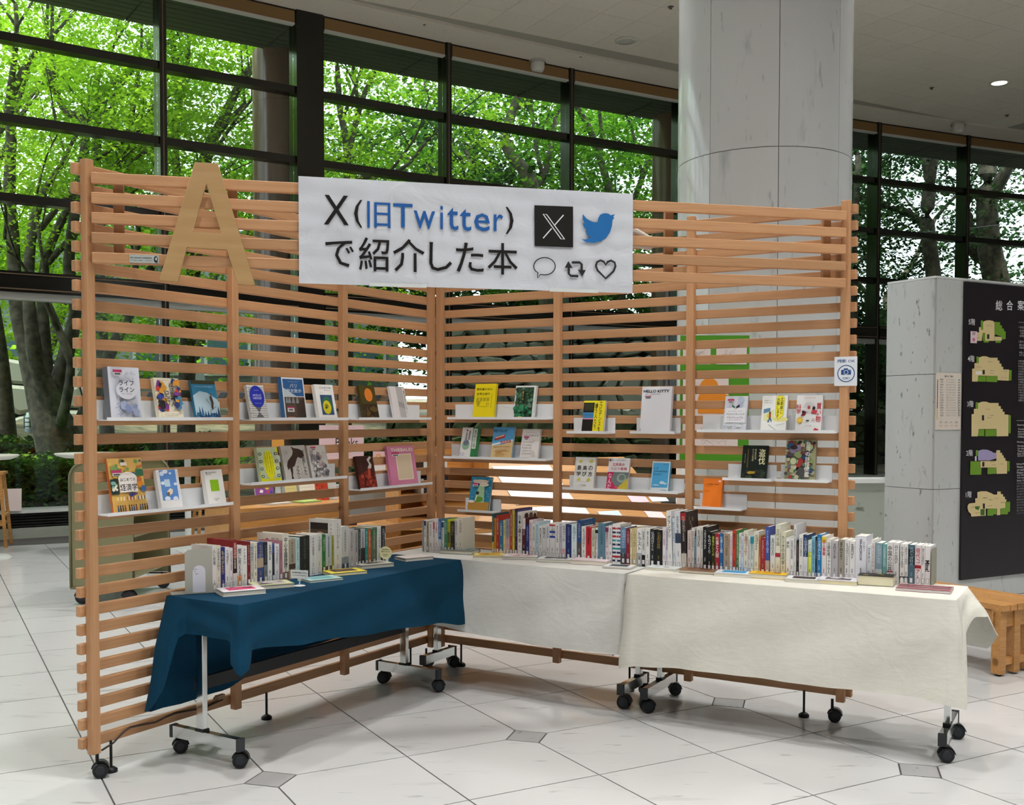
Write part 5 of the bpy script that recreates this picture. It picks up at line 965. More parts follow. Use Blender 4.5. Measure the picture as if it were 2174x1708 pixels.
def b_kai(a):
    for i in range(15): t = PI*(.12+.76*i/14); a.stroke([(.5+.16*math.cos(t), .60+.12*math.sin(t)), (.5+.27*math.cos(t), .60+.22*math.sin(t))], .0008, '#9a9a9a')
    a.text(.10, .62, '科学', .25, '#cc2438', vert=True, w=.19, bold=.03); a.text(.87, .52, '買い物', .52, '#cc2438', vert=True, w=.19, bold=.03); a.text(.68, .32, 'の', .08, '#cc2438', w=.11); a.ell(.47, .60, .1, .07, '#e4d8d4', 14); a.ell(.49, .66, .06, .05, '#b04a50', 12); a.poly([(.2, .42), (.36, .44), (.4, .54), (.28, .57)], '#7a1a26'); a.poly([(.58, .5), (.78, .48), (.8, .58), (.62, .6)], '#c84450'); a.ell(.68, .64, .06, .05, '#2a2022', 12); a.ell(.28, .54, .05, .04, '#2a2022', 12); a.ell(.17, .31, .12, .085, '#e8b62a', 18); a.ell(.17, .31, .09, .06, '#f0d05a', 18); a.ell(.47, .30, .07, .018, '#1e1c1e', 12)
    a.dashes(.38, .16, 5, .055, 0, .005, '#3a3a3a'); a.dashes(.3, .92, 9, .05, 0, .003, '#c84450'); a.poly([(.7, .02), (.86, 0), (.92, .06), (.76, .1)], '#c01f32')
shelf_book('RG', 1687.4, 1743, 838, '#edeceb', 'white book with red characters and a red-dressed pair, last on the high right ledge', b_kai, .018, '#d0c0c2', 1)
def b_tou(a): a.text(.78, .67, '盗伐', .46, '#efe9b8', vert=True, w=.26, bold=.03); a.text(.52, .74, '林業現場', .32, '#c9c49a', vert=True, w=.07); a.text(.42, .72, 'からの警鐘', .36, '#c9c49a', vert=True, w=.07); a.dashes(.12, .72, 5, 0, -.055, .005, '#b9b48a'); a.poly([(.2, .34), (.26, .34), (.25, .9), (.21, .9)], '#5c4622'); blobs(a, ['#22301f', '#2f3d26', '#161f17'], 20, (.06, .12), (0, 0, 1, .3)); a.poly([(.24, .2), (.34, .24), (.58, .23), (.54, .17), (.3, .15)], '#a88a2a')
shelf_book('RH', 1572, 1626, 945, '#1a2420', 'black and dark green book with a large pale two-character title', b_tou, .018, '#161e1a', 1)
def b_taiwan(a): blobs(a, ['#8f9f6a', '#7a3a3a', '#8c7a9a', '#5f7f6c', '#c9c2a0', '#4a4a4a', '#a83a3a', '#a9b48a', '#2a4a6a'], 110, (.06, .13)); a.ell(.3, .8, .12, .05, '#2a2420', 12); a.ell(.3, .46, .13, .1, '#6a8f5a', 12); a.ell(.3, .46, .1, .08, '#c9cfa8', 12); a.text(.77, .52, '台湾の妖怪図鑑', .88, '#eceadc', vert=True, w=.16, bold=.03)
shelf_book('RI', 1665, 1729, 933, '#b4b48c', 'large green patterned book crowded with creatures, vertical white title', b_taiwan, .022, '#a89c84', 1)
def b_or(a): a.text(.45, .80, 'この理論の哲学', .055, '#7a3410', w=.74, bold=.01); a.dashes(.1, .74, 8, .05, 0, .003, '#a04a18'); a.dashes(.1, .57, 5, .06, 0, .004, '#8a3c12'); a.dashes(.08, .06, 6, .06, 0, .003, '#f6c9a0'); a.rect(.78, .88, .92, .94, '#f4c4c0')
shelf_book('RJ', 1490, 1530, 1015, '#ee7e2a', 'plain bright orange book on the lowest short ledge', b_or, .026, '#e8782a', 1)
# ------------------------------------------------------------------ nesting tables on casters, and their cloths
ZT = .71
def table(F, x0, x1, y0, y1, fx0, fx1, label, fy=(-.4, .02), cy=(-.2, -.2), fd=0.):
    """top spans x0..x1, y0 (front) .. y1 (back) in F; feet at fx0, fx1"""
    o = F.w(x0, y0); r = empty('folding_table', o, F.th, label, 'table', 'nesting tables on casters')
    L_, D = x1-x0, y1-y0
    MB().box(.008, L_-.008, .008, D-.008, ZT-.032, ZT-.006, M('#d9d6cf', .5)).build('tabletop', r, bevel=.003)
    MB().box(fx0-x0, fx1-x0, cy[0]-y0+.022, cy[0]-y0+.047, .29, .345, M('#25272a', .5)).build('cross_bar', r)
    for fx, cc in ((fx0, cy[0]), (fx1, cy[1])):
        X = fx-x0; C_ = cc-y0; a_, b_ = fy[0]-y0+fd*(fx == fx1), fy[1]-y0+fd*(fx == fx1)
        MB().box(X-.0135, X+.0135, C_-.02, C_+.02, .12, ZT-.032, mChrome).build('column', r, bevel=.002)
        MB().box(X-.017, X+.017, C_-.026, C_+.026, .12, .132, mBlack).build('collar', r)
        f = MB().box(X-.016, X+.016, a_+.012, b_-.012, .072, .122, mChrome).build('foot_bar', r)
        for y in (a_, b_-.016): MB().box(X-.018, X+.018, y, y+.016, .070, .124, M('#33363a', .4)).build('end_cap', f)
        for y in (a_+.025, b_-.03): caster(r, X, y, 0, rng.uniform(-.5, .5)-F.th, .033, .073)
    return r
def cloth(name, r0_, keys, L_, D, mat, label, ripple=.008, seed=0, zt=ZT, freq=26):
    """keys: list of (s, zbottom, outward) with s = perimeter fraction 0..4 (front 0-1, right 1-2, back 2-3, left 3-4)"""
    rd = random.Random(seed); ph = [rd.uniform(0, 6) for _ in range(6)]; N_ = 44
    def per(s):
        k = int(s) % 4; f = s-int(s)
        return [(L_*f, 0, (0, -1)), (L_, D*f, (1, 0)), (L_*(1-f), D, (0, 1)), (0, D*(1-f), (-1, 0))][k]
    ss = sorted(set([k+i/N_ for k in range(4) for i in range(N_)]+[k[0] for k in keys])); K = sorted(keys); K = K+[(K[0][0]+4, K[0][1], K[0][2])]
    def kv(s):
        if s < K[0][0]: s += 4
        for a, b in zip(K, K[1:]):
            if a[0] <= s <= b[0]:
                t = (s-a[0])/max(1e-6, b[0]-a[0]); t = t*t*(3-2*t) if (len(a) < 4) else t; return a[1]+(b[1]-a[1])*t, a[2]+(b[2]-a[2])*t
        return K[-1][1], K[-1][2]
    rows = 12; vs = []; n = len(ss); c = .012
    for j in range(rows+1):
        v = j/rows
        for s in ss:
            x, y, nn = per(s); f = s-int(s); Ls = (L_ if int(s) % 2 == 0 else D)*1.0; e = min(f, 1-f)*Ls
            k = int(s) % 4; nx, ny = nn
            if e < .05:
                t = .5*(1-e/.05); o2 = [(0, -1), (1, 0), (0, 1), (-1, 0)][(k+(1 if f > .5 else -1)) % 4]; nx, ny = nx*(1-t)+o2[0]*t, ny*(1-t)+o2[1]*t; q = math.hypot(nx, ny); nx, ny = nx/q, ny/q
            zb, out = kv(s); dist = (x*1.0+y*1.3) if k in (0, 3) else (x+y*1.3); S_l = s*1.7
            rp = ripple*(math.sin(dist*freq+ph[0])+.6*math.sin(dist*freq*2.3+ph[1])+.5*math.sin(S_l*9+ph[2]))*v*(.35+.65*v)
            vv = v; o_ = .004+out*(vv**.8)+rp+(.006*math.sin(v*7+dist*8+ph[3])*v*(1-v)*4)
            z = zt-(zt-zb)*v-(c*(v == 0)*0); vs.append((x+nx*o_, y+ny*o_, z if v > 0 else zt-.001))
    fs = [(j*n+i, (j+1)*n+i, (j+1)*n+(i+1) % n, j*n+(i+1) % n) for j in range(rows) for i in range(n)]
    mb = MB(); mb.add(vs, fs, mat, True)
    mb.add([(0, 0, zt), (L_, 0, zt), (L_, D, zt), (0, D, zt)]+[vs[i] for i in range(n)], [(0, 1, 2, 3)]+[], mat)
    g = 12; top = [(L_*i/40, D*j/g, zt+.0006*math.sin(i*1.3+j*.7)) for j in range(g+1) for i in range(41)]
    k = len(mb.v); mb.add(top, [(j*41+i, j*41+i+1, (j+1)*41+i+1, (j+1)*41+i) for j in range(g) for i in range(40)], mat, True)
    # thin rounded lip between top and skirt
    idx = []
    mb.add([vs[i] for i in range(n)]+[(per(s)[0], per(s)[1], zt) for s in ss], [(i, (i+1) % n, n+(i+1) % n, n+i) for i in range(n)], mat, True)
    o = mb.build(name); o.matrix_world = r0_.matrix_world if False else Matrix.Identity(4); o.location = r0_.location; o.rotation_euler = r0_.rotation_euler
    return tag(o, label, 'tablecloth')
tL = table(FL, .345, 1.93, -.49, -.06, .435, 1.87, 'left folding table under the dark teal cloth, along the left wing', (-.4, .02), (-.165, -.165))
cloth('tablecloth', tL, [(0, .43, .05), (.014, .45, .035), (.030, .518, .006), (.25, .482, .006), (.6, .44, .008), (.85, .41, .008), (.99, .37, .035), (1.03, .36, .06), (1.35, .40, .10), (1.8, .40, .07), (2.1, .35, .01), (2.45, .32, .01), (2.65, .27, .015), (2.80, .225, .02), (2.93, .212, .04), (2.985, .212, .07), (3.06, .235, .12), (3.16, .32, .09), (3.26, .55, .03), (3.32, .565, .012), (3.85, .56, .01), (3.90, .555, .012), (3.935, .47, .03)], 1.585, .43, mBlue, 'dark teal-blue cloth hanging unevenly over the left table', .004, 4, ZT, 17)
tM = table(FR, .0, 1.44, -.45, -.03, .13, 1.36, 'middle folding table in the corner under the grey-white cloth', (-.32, .0), (-.17, -.09))
cloth('tablecloth', tM, [(0, .40, .01), (.25, .34, .01), (.45, .318, .012), (.7, .305, .014), (.96, .31, .008), (1.05, .33, .006), (1.95, .45, .005), (2.1, .52, .003), (2.9, .52, .003), (3.1, .45, .005), (3.9, .42, .005)], 1.44, .42, mLinen, 'crumpled grey-white cloth over the corner table', .006, 9, ZT-.001, 11)
rotR = -.040
tR = table(FR, 1.475, 2.945, -.47, -.05, 1.50, 2.895, 'right folding table at the open end under the cream cloth', (-.335, .10), (-.10, -.24), -.075)
tR.rotation_euler.z = FR.th+.036; 
cloth('tablecloth', tR, [(0, .255, .05), (.03, .27, .02), (.2, .285, .008), (.6, .283, .01), (.9, .288, .012), (.975, .275, .03), (1.0, .27, .075), (1.06, .34, .05), (1.2, .56, .035), (1.5, .61, .05), (1.75, .60, .09), (1.93, .50, .13), (2.0, .42, .11), (2.05, .44, .06), (2.3, .47, .004), (2.9, .5, .004), (3.1, .42, .004), (3.5, .33, .004), (3.9, .28, .01)], 1.47, .42, mCream, 'cream linen cloth over the right-hand table, corner sticking out', .006, 12, ZT+.001, 13)
# ------------------------------------------------------------------ rows of books on the tables
def spine_book(F, x, y, z, w, h, d, col, text='', tcol='#222222', bands=(), label='', group='', lean=0., cover=None, art=None, artl=None):
    r = empty('book', F.w(x, y, z), F.th, label, 'book', group)
    if lean: r.rotation_euler = Euler((0, lean, F.th), 'XYZ')
    c = M(col, .35); cc = M(cover or col, .35); e = min(.0012, w*.12); mb = MB()
    mb.box(0, w, 0, e, 0, h, c); mb.box(0, e, e, d, 0, h, cc); mb.box(w-e, w, e, d, 0, h, cc)
    for v0, v1, bc in bands: mb.box(-.0002, w+.0002, -.0003, .0, v0*h, v1*h, M(bc, .35))
    mb.build('cover', r)
    MB().box(e, w-e, e, d-.003, .002, h-.003, PAGE).build('page_block', r)
    a = Art(0, 0, w, h, -.0005)
    if text[:1] == '|': a.text(.45, .5, text[1:], .8*w/h, tcol, bold=.08, rot=-PI/2)
    elif text:
        n = len(text); hh = min(.66, .016*n/h*1.0*max(1, w/.018)); a.text(.5, .92-hh/2, text, hh, tcol, wmax=.72, vert=True, bold=.03)
        a.dashes(.5, .24, 4, 0, -.02, min(.005, w*.3), tcol)
    else:
        g_ = min(.0115, w*random.uniform(.42, .62)); n = int(h*random.uniform(.40, .58)/(g_*1.22)); a.dashes(.5, .90, n, 0, -g_*1.22/h, g_, tcol)
        if w > .02 and random.random() < .5: a.dashes(.78, .86, int(n*.8), 0, -g_*.8/h, g_*.5, tcol)
        a.dashes(.5, .30, 4, 0, -.024, min(.0055, w*.34), tcol)
    a.mb.build('title_print', r)
    s = MB(); g = min(.014, w*.86); s.box(w/2-g/2, w/2+g/2, -.0012, -.0008, .010, .033, M('#5f5a62', .3)); s.box(w/2-g/2+.0011, w/2+g/2-.0011, -.0016, -.0012, .0111, .0319, M('#e4e2e2', .3)); s.build('spine_label', r)
    if artl:
        q = MB(); aa = Art(0, 0, d, h, 0, q); artl(aa); q.v = [(-.0004+yy, d-xx, zz) for xx, yy, zz in q.v]; q.build('cover_print', r)
    if art:
        q = MB(); aa = Art(0, 0, d, h, 0, q); art(aa)
        q.v = [(w+.0004-(yy), xx, zz) for xx, yy, zz in q.v]; q.build('cover_print', r)
    return r
W1, CRm, GY = '#e9e8e6', '#e6e0cf', '#b5b5b2'
# (x0, x1, top, colour, name, text, text colour, bands)
rowA = [(308, 342, 424, W1, 'white', '人と世界', '#222222', ((0, .2, '#c9c5c0'),)), (342, 384, 424, CRm, 'cream', '', '#444444', ((0, .13, '#c9c5c0'),)), (386, 424, 440, '#24307c', 'navy blue', 'ものがたり', '#d8c46a', ()), (426, 464, 440, W1, 'white', '', '#555555', ()), (466, 496, 446, W1, 'white', '', '#222222', ()), (498, 534, 372, '#8c2226', 'dark red', '', '#f0e0d0', ((0, .32, '#e6e2de'), (.32, .62, '#2c1618'))), (537, 579, 422, W1, 'white and orange', '間に見える', '#222222', ((0, .3, '#e0a070'),)), (581, 628, 430, W1, 'white', '', '#666666', ()), (630, 658, 388, '#7c1c20', 'dark red', '', '#c0a0a0', ()), (660, 689, 408, '#bfc0bc', 'light grey', '', '#2f6a80', ()), (691, 721, 398, CRm, 'cream', '', '#222222', ()),
        (723, 779, 394, '#3f4a7c', 'indigo picture', '', '#b8a890', ((.4, .62, '#b8a48c'), (.62, .72, '#52608f'))), (781, 816, 392, '#23262c', 'black and grey', '', '#6a7078', ((0, .45, '#6f757a'),)), (818, 859, 394, W1, 'white', '', '#222222', ()), (861, 881, 402, '#4a62a0', 'blue-topped', '', '#222222', ((0, .75, '#3a3436'),)), (883, 924, 412, W1, 'white', '', '#333366', ()), (926, 954, 380, '#b07a88', 'mauve pink', '', '#7a4050', ()), (956, 1012, 316, '#e2dccf', 'tall cream', '中心全国詩図', '#2a2420', ((0, .18, '#8c6a5a'),)), (1016, 1074, 366, '#a89c8a', 'beige horse-picture', '', '#4a3c34', ((.25, .38, '#4a3228'),)), (1076, 1114, 352, '#bcd6d6', 'pale cyan', '', '#6a8a8c', ()), (1117, 1204, 338, '#1b1e1f', 'thick black', '', '#6a6a5a', ()),
        (1207, 1268, 330, W1, 'white', '', '#8a3a2a', ()), (1270, 1319, 318, W1, 'white', '', '#555555', ()), (1321, 1353, 322, '#2c7c3c', 'green', '', '#d0e0c0', ((0, .15, '#222222'),)), (1355, 1408, 322, '#c9d0d8', 'pale grey-blue', '', '#55606a', ((0, .18, '#4a4444'),)), (1410, 1429, 330, '#a8b040', 'yellow-green', '', '#555533', ()), (1431, 1497, 186, W1, 'very tall white', '', '#3a3a3a', ()), (1500, 1566, 250, '#d2d4d2', 'white to slate-blue', '', '#3a3a3a', ((0, .15, '#4c6070'), (.15, .3, '#8c9aa4'))), (1570, 1618, 274, '#c8c4c4', 'greyish white', '', '#4a4a4a', ()), (1620, 1654, 282, GY, 'grey', '', '#555555', ()), (1656, 1676, 270, '#3c4446', 'dark grey', '', '#a0a8a8', ()), (1678, 1716, 272, '#c4cace', 'white and black', '', '#555555', ((0, .5, '#2b2427'),)), (1718, 1746, 272, '#1f8c86', 'teal', '', '#d0e4e0', ()), (1748, 1772, 276, '#c8642c', 'orange', '', '#f0d8c0', ()), (1775, 1828, 262, '#5f6e58', 'dark green', '', '#c0c8b0', ((.78, .95, '#2f6a42'),)), (1830, 1864, 246, W1, 'white', '', '#444444', ()), (1866, 1904, 246, '#26292c', 'black', '', '#b0b0b0', ())]
rowB = [(198, 221, 310, W1, 'white and navy', '', '#555555', ((.82, .97, '#27356a'),)), (223, 247, 326, '#a89c88', 'tan', '', '#5a4a3a', ()), (249, 287, 334, W1, 'white', '', '#333333', ()), (289, 312, 312, '#e6dcd8', 'white and pink', '', '#333333', ((.72, .95, '#c86a7c'),)), (314, 344, 312, W1, 'white', '', '#b03030', ()), (346, 379, 300, '#4a74a8', 'blue and white', '', '#e0e8f0', ((0, .4, '#d4dce2'),)), (381, 407, 322, W1, 'white with navy top', '', '#444444', ((.8, .97, '#27407c'),)), (409, 442, 300, '#4a8a66', 'green', '', '#c0dcc8', ()), (444, 471, 304, '#c6cc3a', 'yellow and dark', '', '#3a3a2a', ((.3, .62, '#6a6a50'), (.0, .3, '#a8a42a'))), (473, 516, 324, '#3c3632', 'dark brown', '', '#b0a898', ()), (518, 553, 300, W1, 'white', '', '#333333', ()), (555, 602, 288, CRm, 'cream', '', '#444444', ())]
A2_ = [(912, 934, 246, '#2a5860', 'teal', '', '#c8d8d8', ((.0, .3, '#d8c040'),)), (936, 956, 292, '#d8962e', 'orange', '', '#a03020', ()), (958, 984, 262, '#b8382a', 'red', '', '#f0d0c0', ()), (986, 1029, 320, '#3a78a8', 'blue children\'s', '', '#f0e8c0', ((.0, .12, '#e8e0d0'),)), (1031, 1054, 310, '#e2d890', 'pale yellow', '', '#444444', ()), (1056, 1098, 300, '#a0a8b8', 'grey-blue and pink', '', '#7a5a6a', ((0, .5, '#d0b0b8'),)), (1100, 1127, 200, '#a84a34', 'tall red-brown', '', '#e0c8b8', ()), (1129, 1149, 215, '#d8d030', 'tall yellow', '', '#555533', ()), (1151, 1178, 195, '#3a3050', 'tall dark purple', '', '#8a80a8', ()), (1180, 1226, 226, W1, 'tall white', '日本心臓大全', '#222222', ()), (1230, 1263, 290, '#5a2428', 'dark red and white', '', '#d8c8c8', ((.0, .25, '#2a1c20'), (.72, 1, '#e4dedc'))), (1266, 1302, 360, '#2a3474', 'navy', '', '#a8b0d8', ()), (1304, 1334, 310, '#e8dce0', 'white and pink', '', '#a04a5a', ()), (1336, 1367, 350, W1, 'white', '', '#2a8a4a', ()), (1369, 1402, 330, '#c2d8e2', 'pale blue', '', '#4a7a9a', ()), (1404, 1439, 372, W1, 'white', '', '#444444', ()), (1441, 1479, 360, '#dfe0e0', 'white', '知覚の', '#555555', ()), (1481, 1514, 350, W1, 'white and blue', '', '#2a4a9a', ()),
       (1517, 1574, 350, W1, 'blue-dotted white', '', '#555555', ((.60, .66, '#2a48a8'), (.74, .80, '#2a48a8'), (.94, .98, '#c02828'))), (1577, 1619, 344, W1, 'white', '', '#333333', ()), (1621, 1644, 350, '#c8c4d2', 'grey-lilac', '', '#666666', ()), (1646, 1684, 344, W1, 'white', '', '#3a3a6a', ((.15, .3, '#e8b8b8'),)), (1687, 1744, 356, '#27356c', 'navy blue', '', '#8894c0', ()), (1746, 1802, 350, '#dfeaec', 'pale cyan', '', '#3a9ab0', ()), (1805, 1849, 310, '#2f4f84', 'blue and brown', '', '#b0b8c8', ((0, .45, '#5a504c'),)), (1852, 1897, 376, W1, 'white', '', '#222222', ()), (1899, 1954, 382, '#c02a34', 'red and white', '', '#1c1214', ((0, .1, '#f0e8e6'),)), (1957, 1991, 394, '#ddd5c0', 'cream', '', '#333333', ())]
A3_ = [(22, 47, 296, W1, 'white and black', '', '#111111', ((.85, .95, '#222222'),)), (50, 124, 242, '#5f8496', 'slate blue', '', '#2c4858', ()), (127, 158, 280, '#e8dce2', 'white and mauve', '', '#333333', ((.85, .98, '#8c3a6a'),)), (160, 196, 268, W1, 'white', '', '#555555', ()), (200, 284, 250, W1, 'striped', '', '#ffffff', tuple((.06+k*.1, .11+k*.1, c) for k, c in enumerate(('#1f2a5a', '#a82438', '#27305a', '#2f8c9a', '#1f2a5a', '#4a9aa8', '#b02a3c', '#27305a', '#a82438')))), (286, 343, 290, '#6a90b4', 'blue', '', '#c8d4de', ((0, .3, '#3c4046'), (.3, .45, '#4a6480'))), (345, 383, 304, '#8c2438', 'dark red', '', '#d8a8b0', ()), (385, 408, 302, '#e4dcae', 'pale yellow', '', '#555533', ()), (410, 454, 304, '#d2c090', 'tan', '', '#8a7448', ()), (456, 508, 304, W1, 'grey-bottomed white', 'トラスト', '#1a1a1a', ((0, .35, '#a8acb0'),)), (510, 543, 304, '#dddddb', 'white and black', '', '#111111', ((0, .3, '#1c1c1e'),)), (545, 594, 300, W1, 'white', '', '#222222', ()), (596, 644, 308, '#232628', 'black', '', '#c8ccd0', ()), (646, 724, 312, '#191b1d', 'thick black', '', '#a89040', ()), (727, 759, 285, '#e6dfe2', 'white and pink', '', '#a83a5a', ()), (761, 784, 285, '#d8d6e2', 'pale lilac', '', '#3a4a9a', ()),
       (786, 836, 116, W1, 'very tall white', 'グランプリ', '#1a1a1a', ()), (841, 868, 192, '#d4dde6', 'tall pale blue', '', '#2a5a8a', ()), (870, 928, 122, '#d8dce4', 'very tall white and navy', '', '#555555', ((0, .45, '#e8e8e8'), (.45, .62, '#2f4060'))), (930, 984, 126, '#2c2426', 'very tall black and brown', '', '#c8b8a8', ((.85, .98, '#b02830'), (0, .28, '#d8d0c4'))), (987, 1028, 322, '#dccdc8', 'pale mauve', '', '#6a5050', ()), (1030, 1060, 294, '#ded8d4', 'white', '', '#333333', ()), (1062, 1079, 380, '#3f86a8', 'blue', '', '#d8e8f0', ()), (1081, 1128, 286, '#e2dedc', 'white', '', '#3a3a3a', ()), (1130, 1149, 286, '#dcdad6', 'thin white', '', '#3a3a3a', ()), (1151, 1194, 284, '#1e1e20', 'black', '', '#e0e0e0', ()), (1196, 1239, 334, '#151517', 'black with white title', 'ものづくり', '#e8e8e8', ()), (1241, 1274, 350, '#2c3416', 'black and yellow-green', '運転のしくみ', '#c8d840', ()), (1276, 1324, 354, '#a82236', 'crimson', '仕事と人間', '#f0e4e0', ()), (1326, 1361, 350, '#2a6aa4', 'blue', '仕事と人間', '#e0e8f0', ()), (1365, 1429, 350, '#b09c88', 'thick brown-beige', '', '#6a5444', ()), (1431, 1459, 340, '#e2dedc', 'white', '', '#c02828', ()), (1461, 1499, 320, '#d4402c', 'red-orange', '', '#1a1a1a', ()), (1501, 1524, 322, '#3c8a4a', 'green', '', '#f0f0e0', ()), (1526, 1549, 350, W1, 'thin white', '', '#4a4a4a', ()), (1551, 1575, 378, '#dfe0ea', 'pale lilac-white', '', '#3a5aa0', ()), (1577, 1624, 324, '#e2dfd0', 'cream', '', '#8a2a2a', ()), (1627, 1645, 380, W1, 'thin white', '', '#b02a3a', ()), (1647, 1682, 376, '#cfdfe0', 'teal and white', '', '#2a5a6a', ((.8, .98, '#2f98a8'),)), (1686, 1735, 332, '#e4decc', 'cream', '', '#3a3a3a', ()), (1738, 1750, 380, '#c89040', 'thin orange', '', '#6a3a10', ()), (1752, 1804, 395, '#9a2c38', 'dark red', '', '#d0a0a0', ()), (1806, 1850, 282, '#4456a0', 'indigo blue', '', '#c0c8e8', ((0, .32, '#b8a8a0'),)), (1856, 1908, 372, '#dfe3e4', 'white', '', '#5a6a78', ())]
A4_ = [(30, 75, 140, '#e0e0cf', 'tall pale cream', '古代中国', '#8a8a6a', ((.38, .46, '#a83044'),)), (78, 122, 210, '#dcdac2', 'cream', 'カツオの古代学', '#2c2c20', ()), (126, 164, 262, W1, 'white', '金利', '#444444', ()), (166, 196, 262, W1, 'white', '', '#555555', ()), (198, 222, 142, '#d8dade', 'tall grey-white', '', '#6a6a7a', ()), (224, 245, 285, '#23241e', 'black floral', '', '#c87a9a', ()), (247, 284, 234, W1, 'white', '', '#222222', ()), (286, 328, 234, '#27406c', 'navy and white', '', '#c8d0e0', ((0, .5, '#dfe2e6'),)), (330, 362, 285, '#dbe86a', 'lime and white', 'インフレ', '#3a4a10', ((.7, 1, '#d8e4e4'),)), (364, 397, 252, '#7fb4cc', 'light blue', '', '#2a5a78', ()), (399, 411, 252, '#14181c', 'thin black', '', '#888888', ()), (413, 454, 232, '#1f7cb8', 'bright blue', '', '#d0e4f0', ()), (456, 499, 246, '#e4e0dc', 'white with a red title', '個人事業', '#c02438', ((.86, .98, '#e8cc30'),)), (502, 543, 276, W1, 'white', '日銀松尾ファイル', '#222222', ()), (546, 606, 290, '#b8b4b8', 'grey-lilac', '', '#5a5660', ()), (609, 665, 278, '#a49c90', 'grey-brown', '', '#2a241e', ()), (668, 710, 284, W1, 'white', '', '#1a1a1a', ()), (713, 763, 296, W1, 'white', '', '#3a3a3a', ()), (766, 870, 244, '#e4e4ec', 'very thick white', '', '#2f3040', ()), (874, 914, 330, '#dfe4ea', 'white and blue', '', '#3a4a6a', ((0, .2, '#2f58a0'),)), (916, 947, 280, W1, 'white', '', '#a83a2a', ()), (950, 1014, 310, '#8aa2b0', 'blue-grey mountain', '', '#c8d4dc', ((0, .35, '#c8d4da'),)), (1017, 1055, 320, '#6fb0ac', 'teal', '', '#d8eae8', ()), (1058, 1115, 304, '#e6e4e2', 'white', '中国の公共', '#333333', ((.28, .31, '#b83a50'),)), (1118, 1170, 310, '#e2e2e2', 'white', '', '#555555', ()), (1180, 1219, 320, W1, 'white', '', '#333333', ((.14, .2, '#222222'),)), (1221, 1253, 320, W1, 'white', '', '#333333', ((.14, .2, '#222222'),)), (1255, 1315, 326, '#4a6a78', 'dark teal picture', '', '#a8c0c8', ((.5, .9, '#1f2e38'),)), (1317, 1374, 330, '#e8e2e2', 'white and red', '現代コリア', '#b02838', ((.42, .5, '#a02430'),)), (1376, 1409, 336, W1, 'white', '', '#4a5a6a', ()), (1411, 1462, 340, '#eae8ea', 'white with bold black title', '|Mine!', '#18181c', ())]
def cv(rows, ox, oy, s): return [(ox+a/s, ox+b/s, oy+c/s, *r) for a, b, c, *r in rows]
def words_n(n):
    one = ['', 'first', 'second', 'third', 'fourth', 'fifth', 'sixth', 'seventh', 'eighth', 'ninth', 'tenth', 'eleventh', 'twelfth', 'thirteenth', 'fourteenth', 'fifteenth', 'sixteenth', 'seventeenth', 'eighteenth', 'nineteenth']
    if n < 20: return one[n]
    t = ['', '', 'twenty', 'thirty', 'forty', 'fifty', 'sixty', 'seventy', 'eighty', 'ninety', 'hundred']
    return t[n//10]+('-'+one[n % 10] if n % 10 else 'th') if n < 100 else 'hundred-'+(one[n-100] or 'th')
def put_row(F, rows, yf, where, group, depth=.13, zt=ZT, special={}):
    last = -9; tot = len(rows)
    for i, (a, b, ty, col, cname, text, tc, bands) in enumerate(rows):
        m_ = (a+b)/2; x0 = F.px(a, 1180, -.2)[0]
        for _ in range(3): y = yf(x0); x0, zt_ = F.px(a, ty, y)
        x1 = F.px(b, ty, y)[0]; x0 = max(x0, last+.0004); w = max(.006, x1-x0-.0006); h = zt_-zt-.002; last = x0+w; d = depth*(1 if h < .215 else 1.25)
        n = i+1; pos = '%s from the left' % words_n(n) if n <= (tot+1)//2 else ('%s from the right' % words_n(tot-i) if tot-i > 1 else 'last at the right')
        lab_ = '%s book spine, %s in the %s' % (cname, pos, where)
        sp = special.get(i, {}); 
        if d > .15 and y+d > -.002 and x0 < 2.42: d = max(.1, -.002-y)
        spine_book(F, x0, y, zt+.001, w, h, d, col, text, tc, bands, lab_, group, sp.get('lean', 0), sp.get('cover'), sp.get('art'), sp.get('artl'))
ysL = lambda x: -(.178+(x-.558)*.055)
ysR = lambda x: -(.190-max(0, x-2.15)*.16)
def art_pic(a): a.rect(.06, .3, .76, .93, '#5a4a3c'); a.ell(.45, .6, .25, .16, '#c8a88c', 20); a.rect(.06, .80, .76, .93, '#2a2420'); a.dashes(.88, .90, 3, 0, -.08, .009, '#8a8a8a')
def art_pink(a): a.rect(0, 0, 1, 1, '#d8c4bc'); a.rect(.12, .02, .95, .62, '#b8442e'); a.rect(.22, .06, .86, .55, '#9aa8b4'); a.text(.72, .82, 'みずの', .07, '#8a4a4a', w=.36, bold=.02); a.rect(.14, .72, .36, .86, '#c8406a'); blobs(a, ['#4a78a8', '#d8c060', '#e0e0d8'], 12, (.05, .1), (.2, .1, .85, .5))
def art_cow(a): a.rect(0, 0, 1, 1, '#e8e4de'); a.ell(.3, .9, .14, .07, '#3a2420', 16); a.ell(.6, .9, .13, .07, '#6a4a34', 16); a.ell(.86, .88, .1, .06, '#4a3024', 16)
def art_purple(a): a.rect(0, 0, 1, 1, '#3c3050'); a.rect(.05, .9, .95, .98, '#5a4a8c'); blobs(a, ['#c8a040', '#6a5a9a', '#a84a6a'], 14, (.04, .09), (0, .5, 1, .9))
def art_sea(a): a.rect(0, 0, 1, 1, '#34649a'); a.dashes(.25, .9, 8, .07, 0, .006, '#d8e4f0'); blobs(a, ['#2a4f80', '#5a8ab8'], 12, (.06, .12), (0, .1, 1, .8))
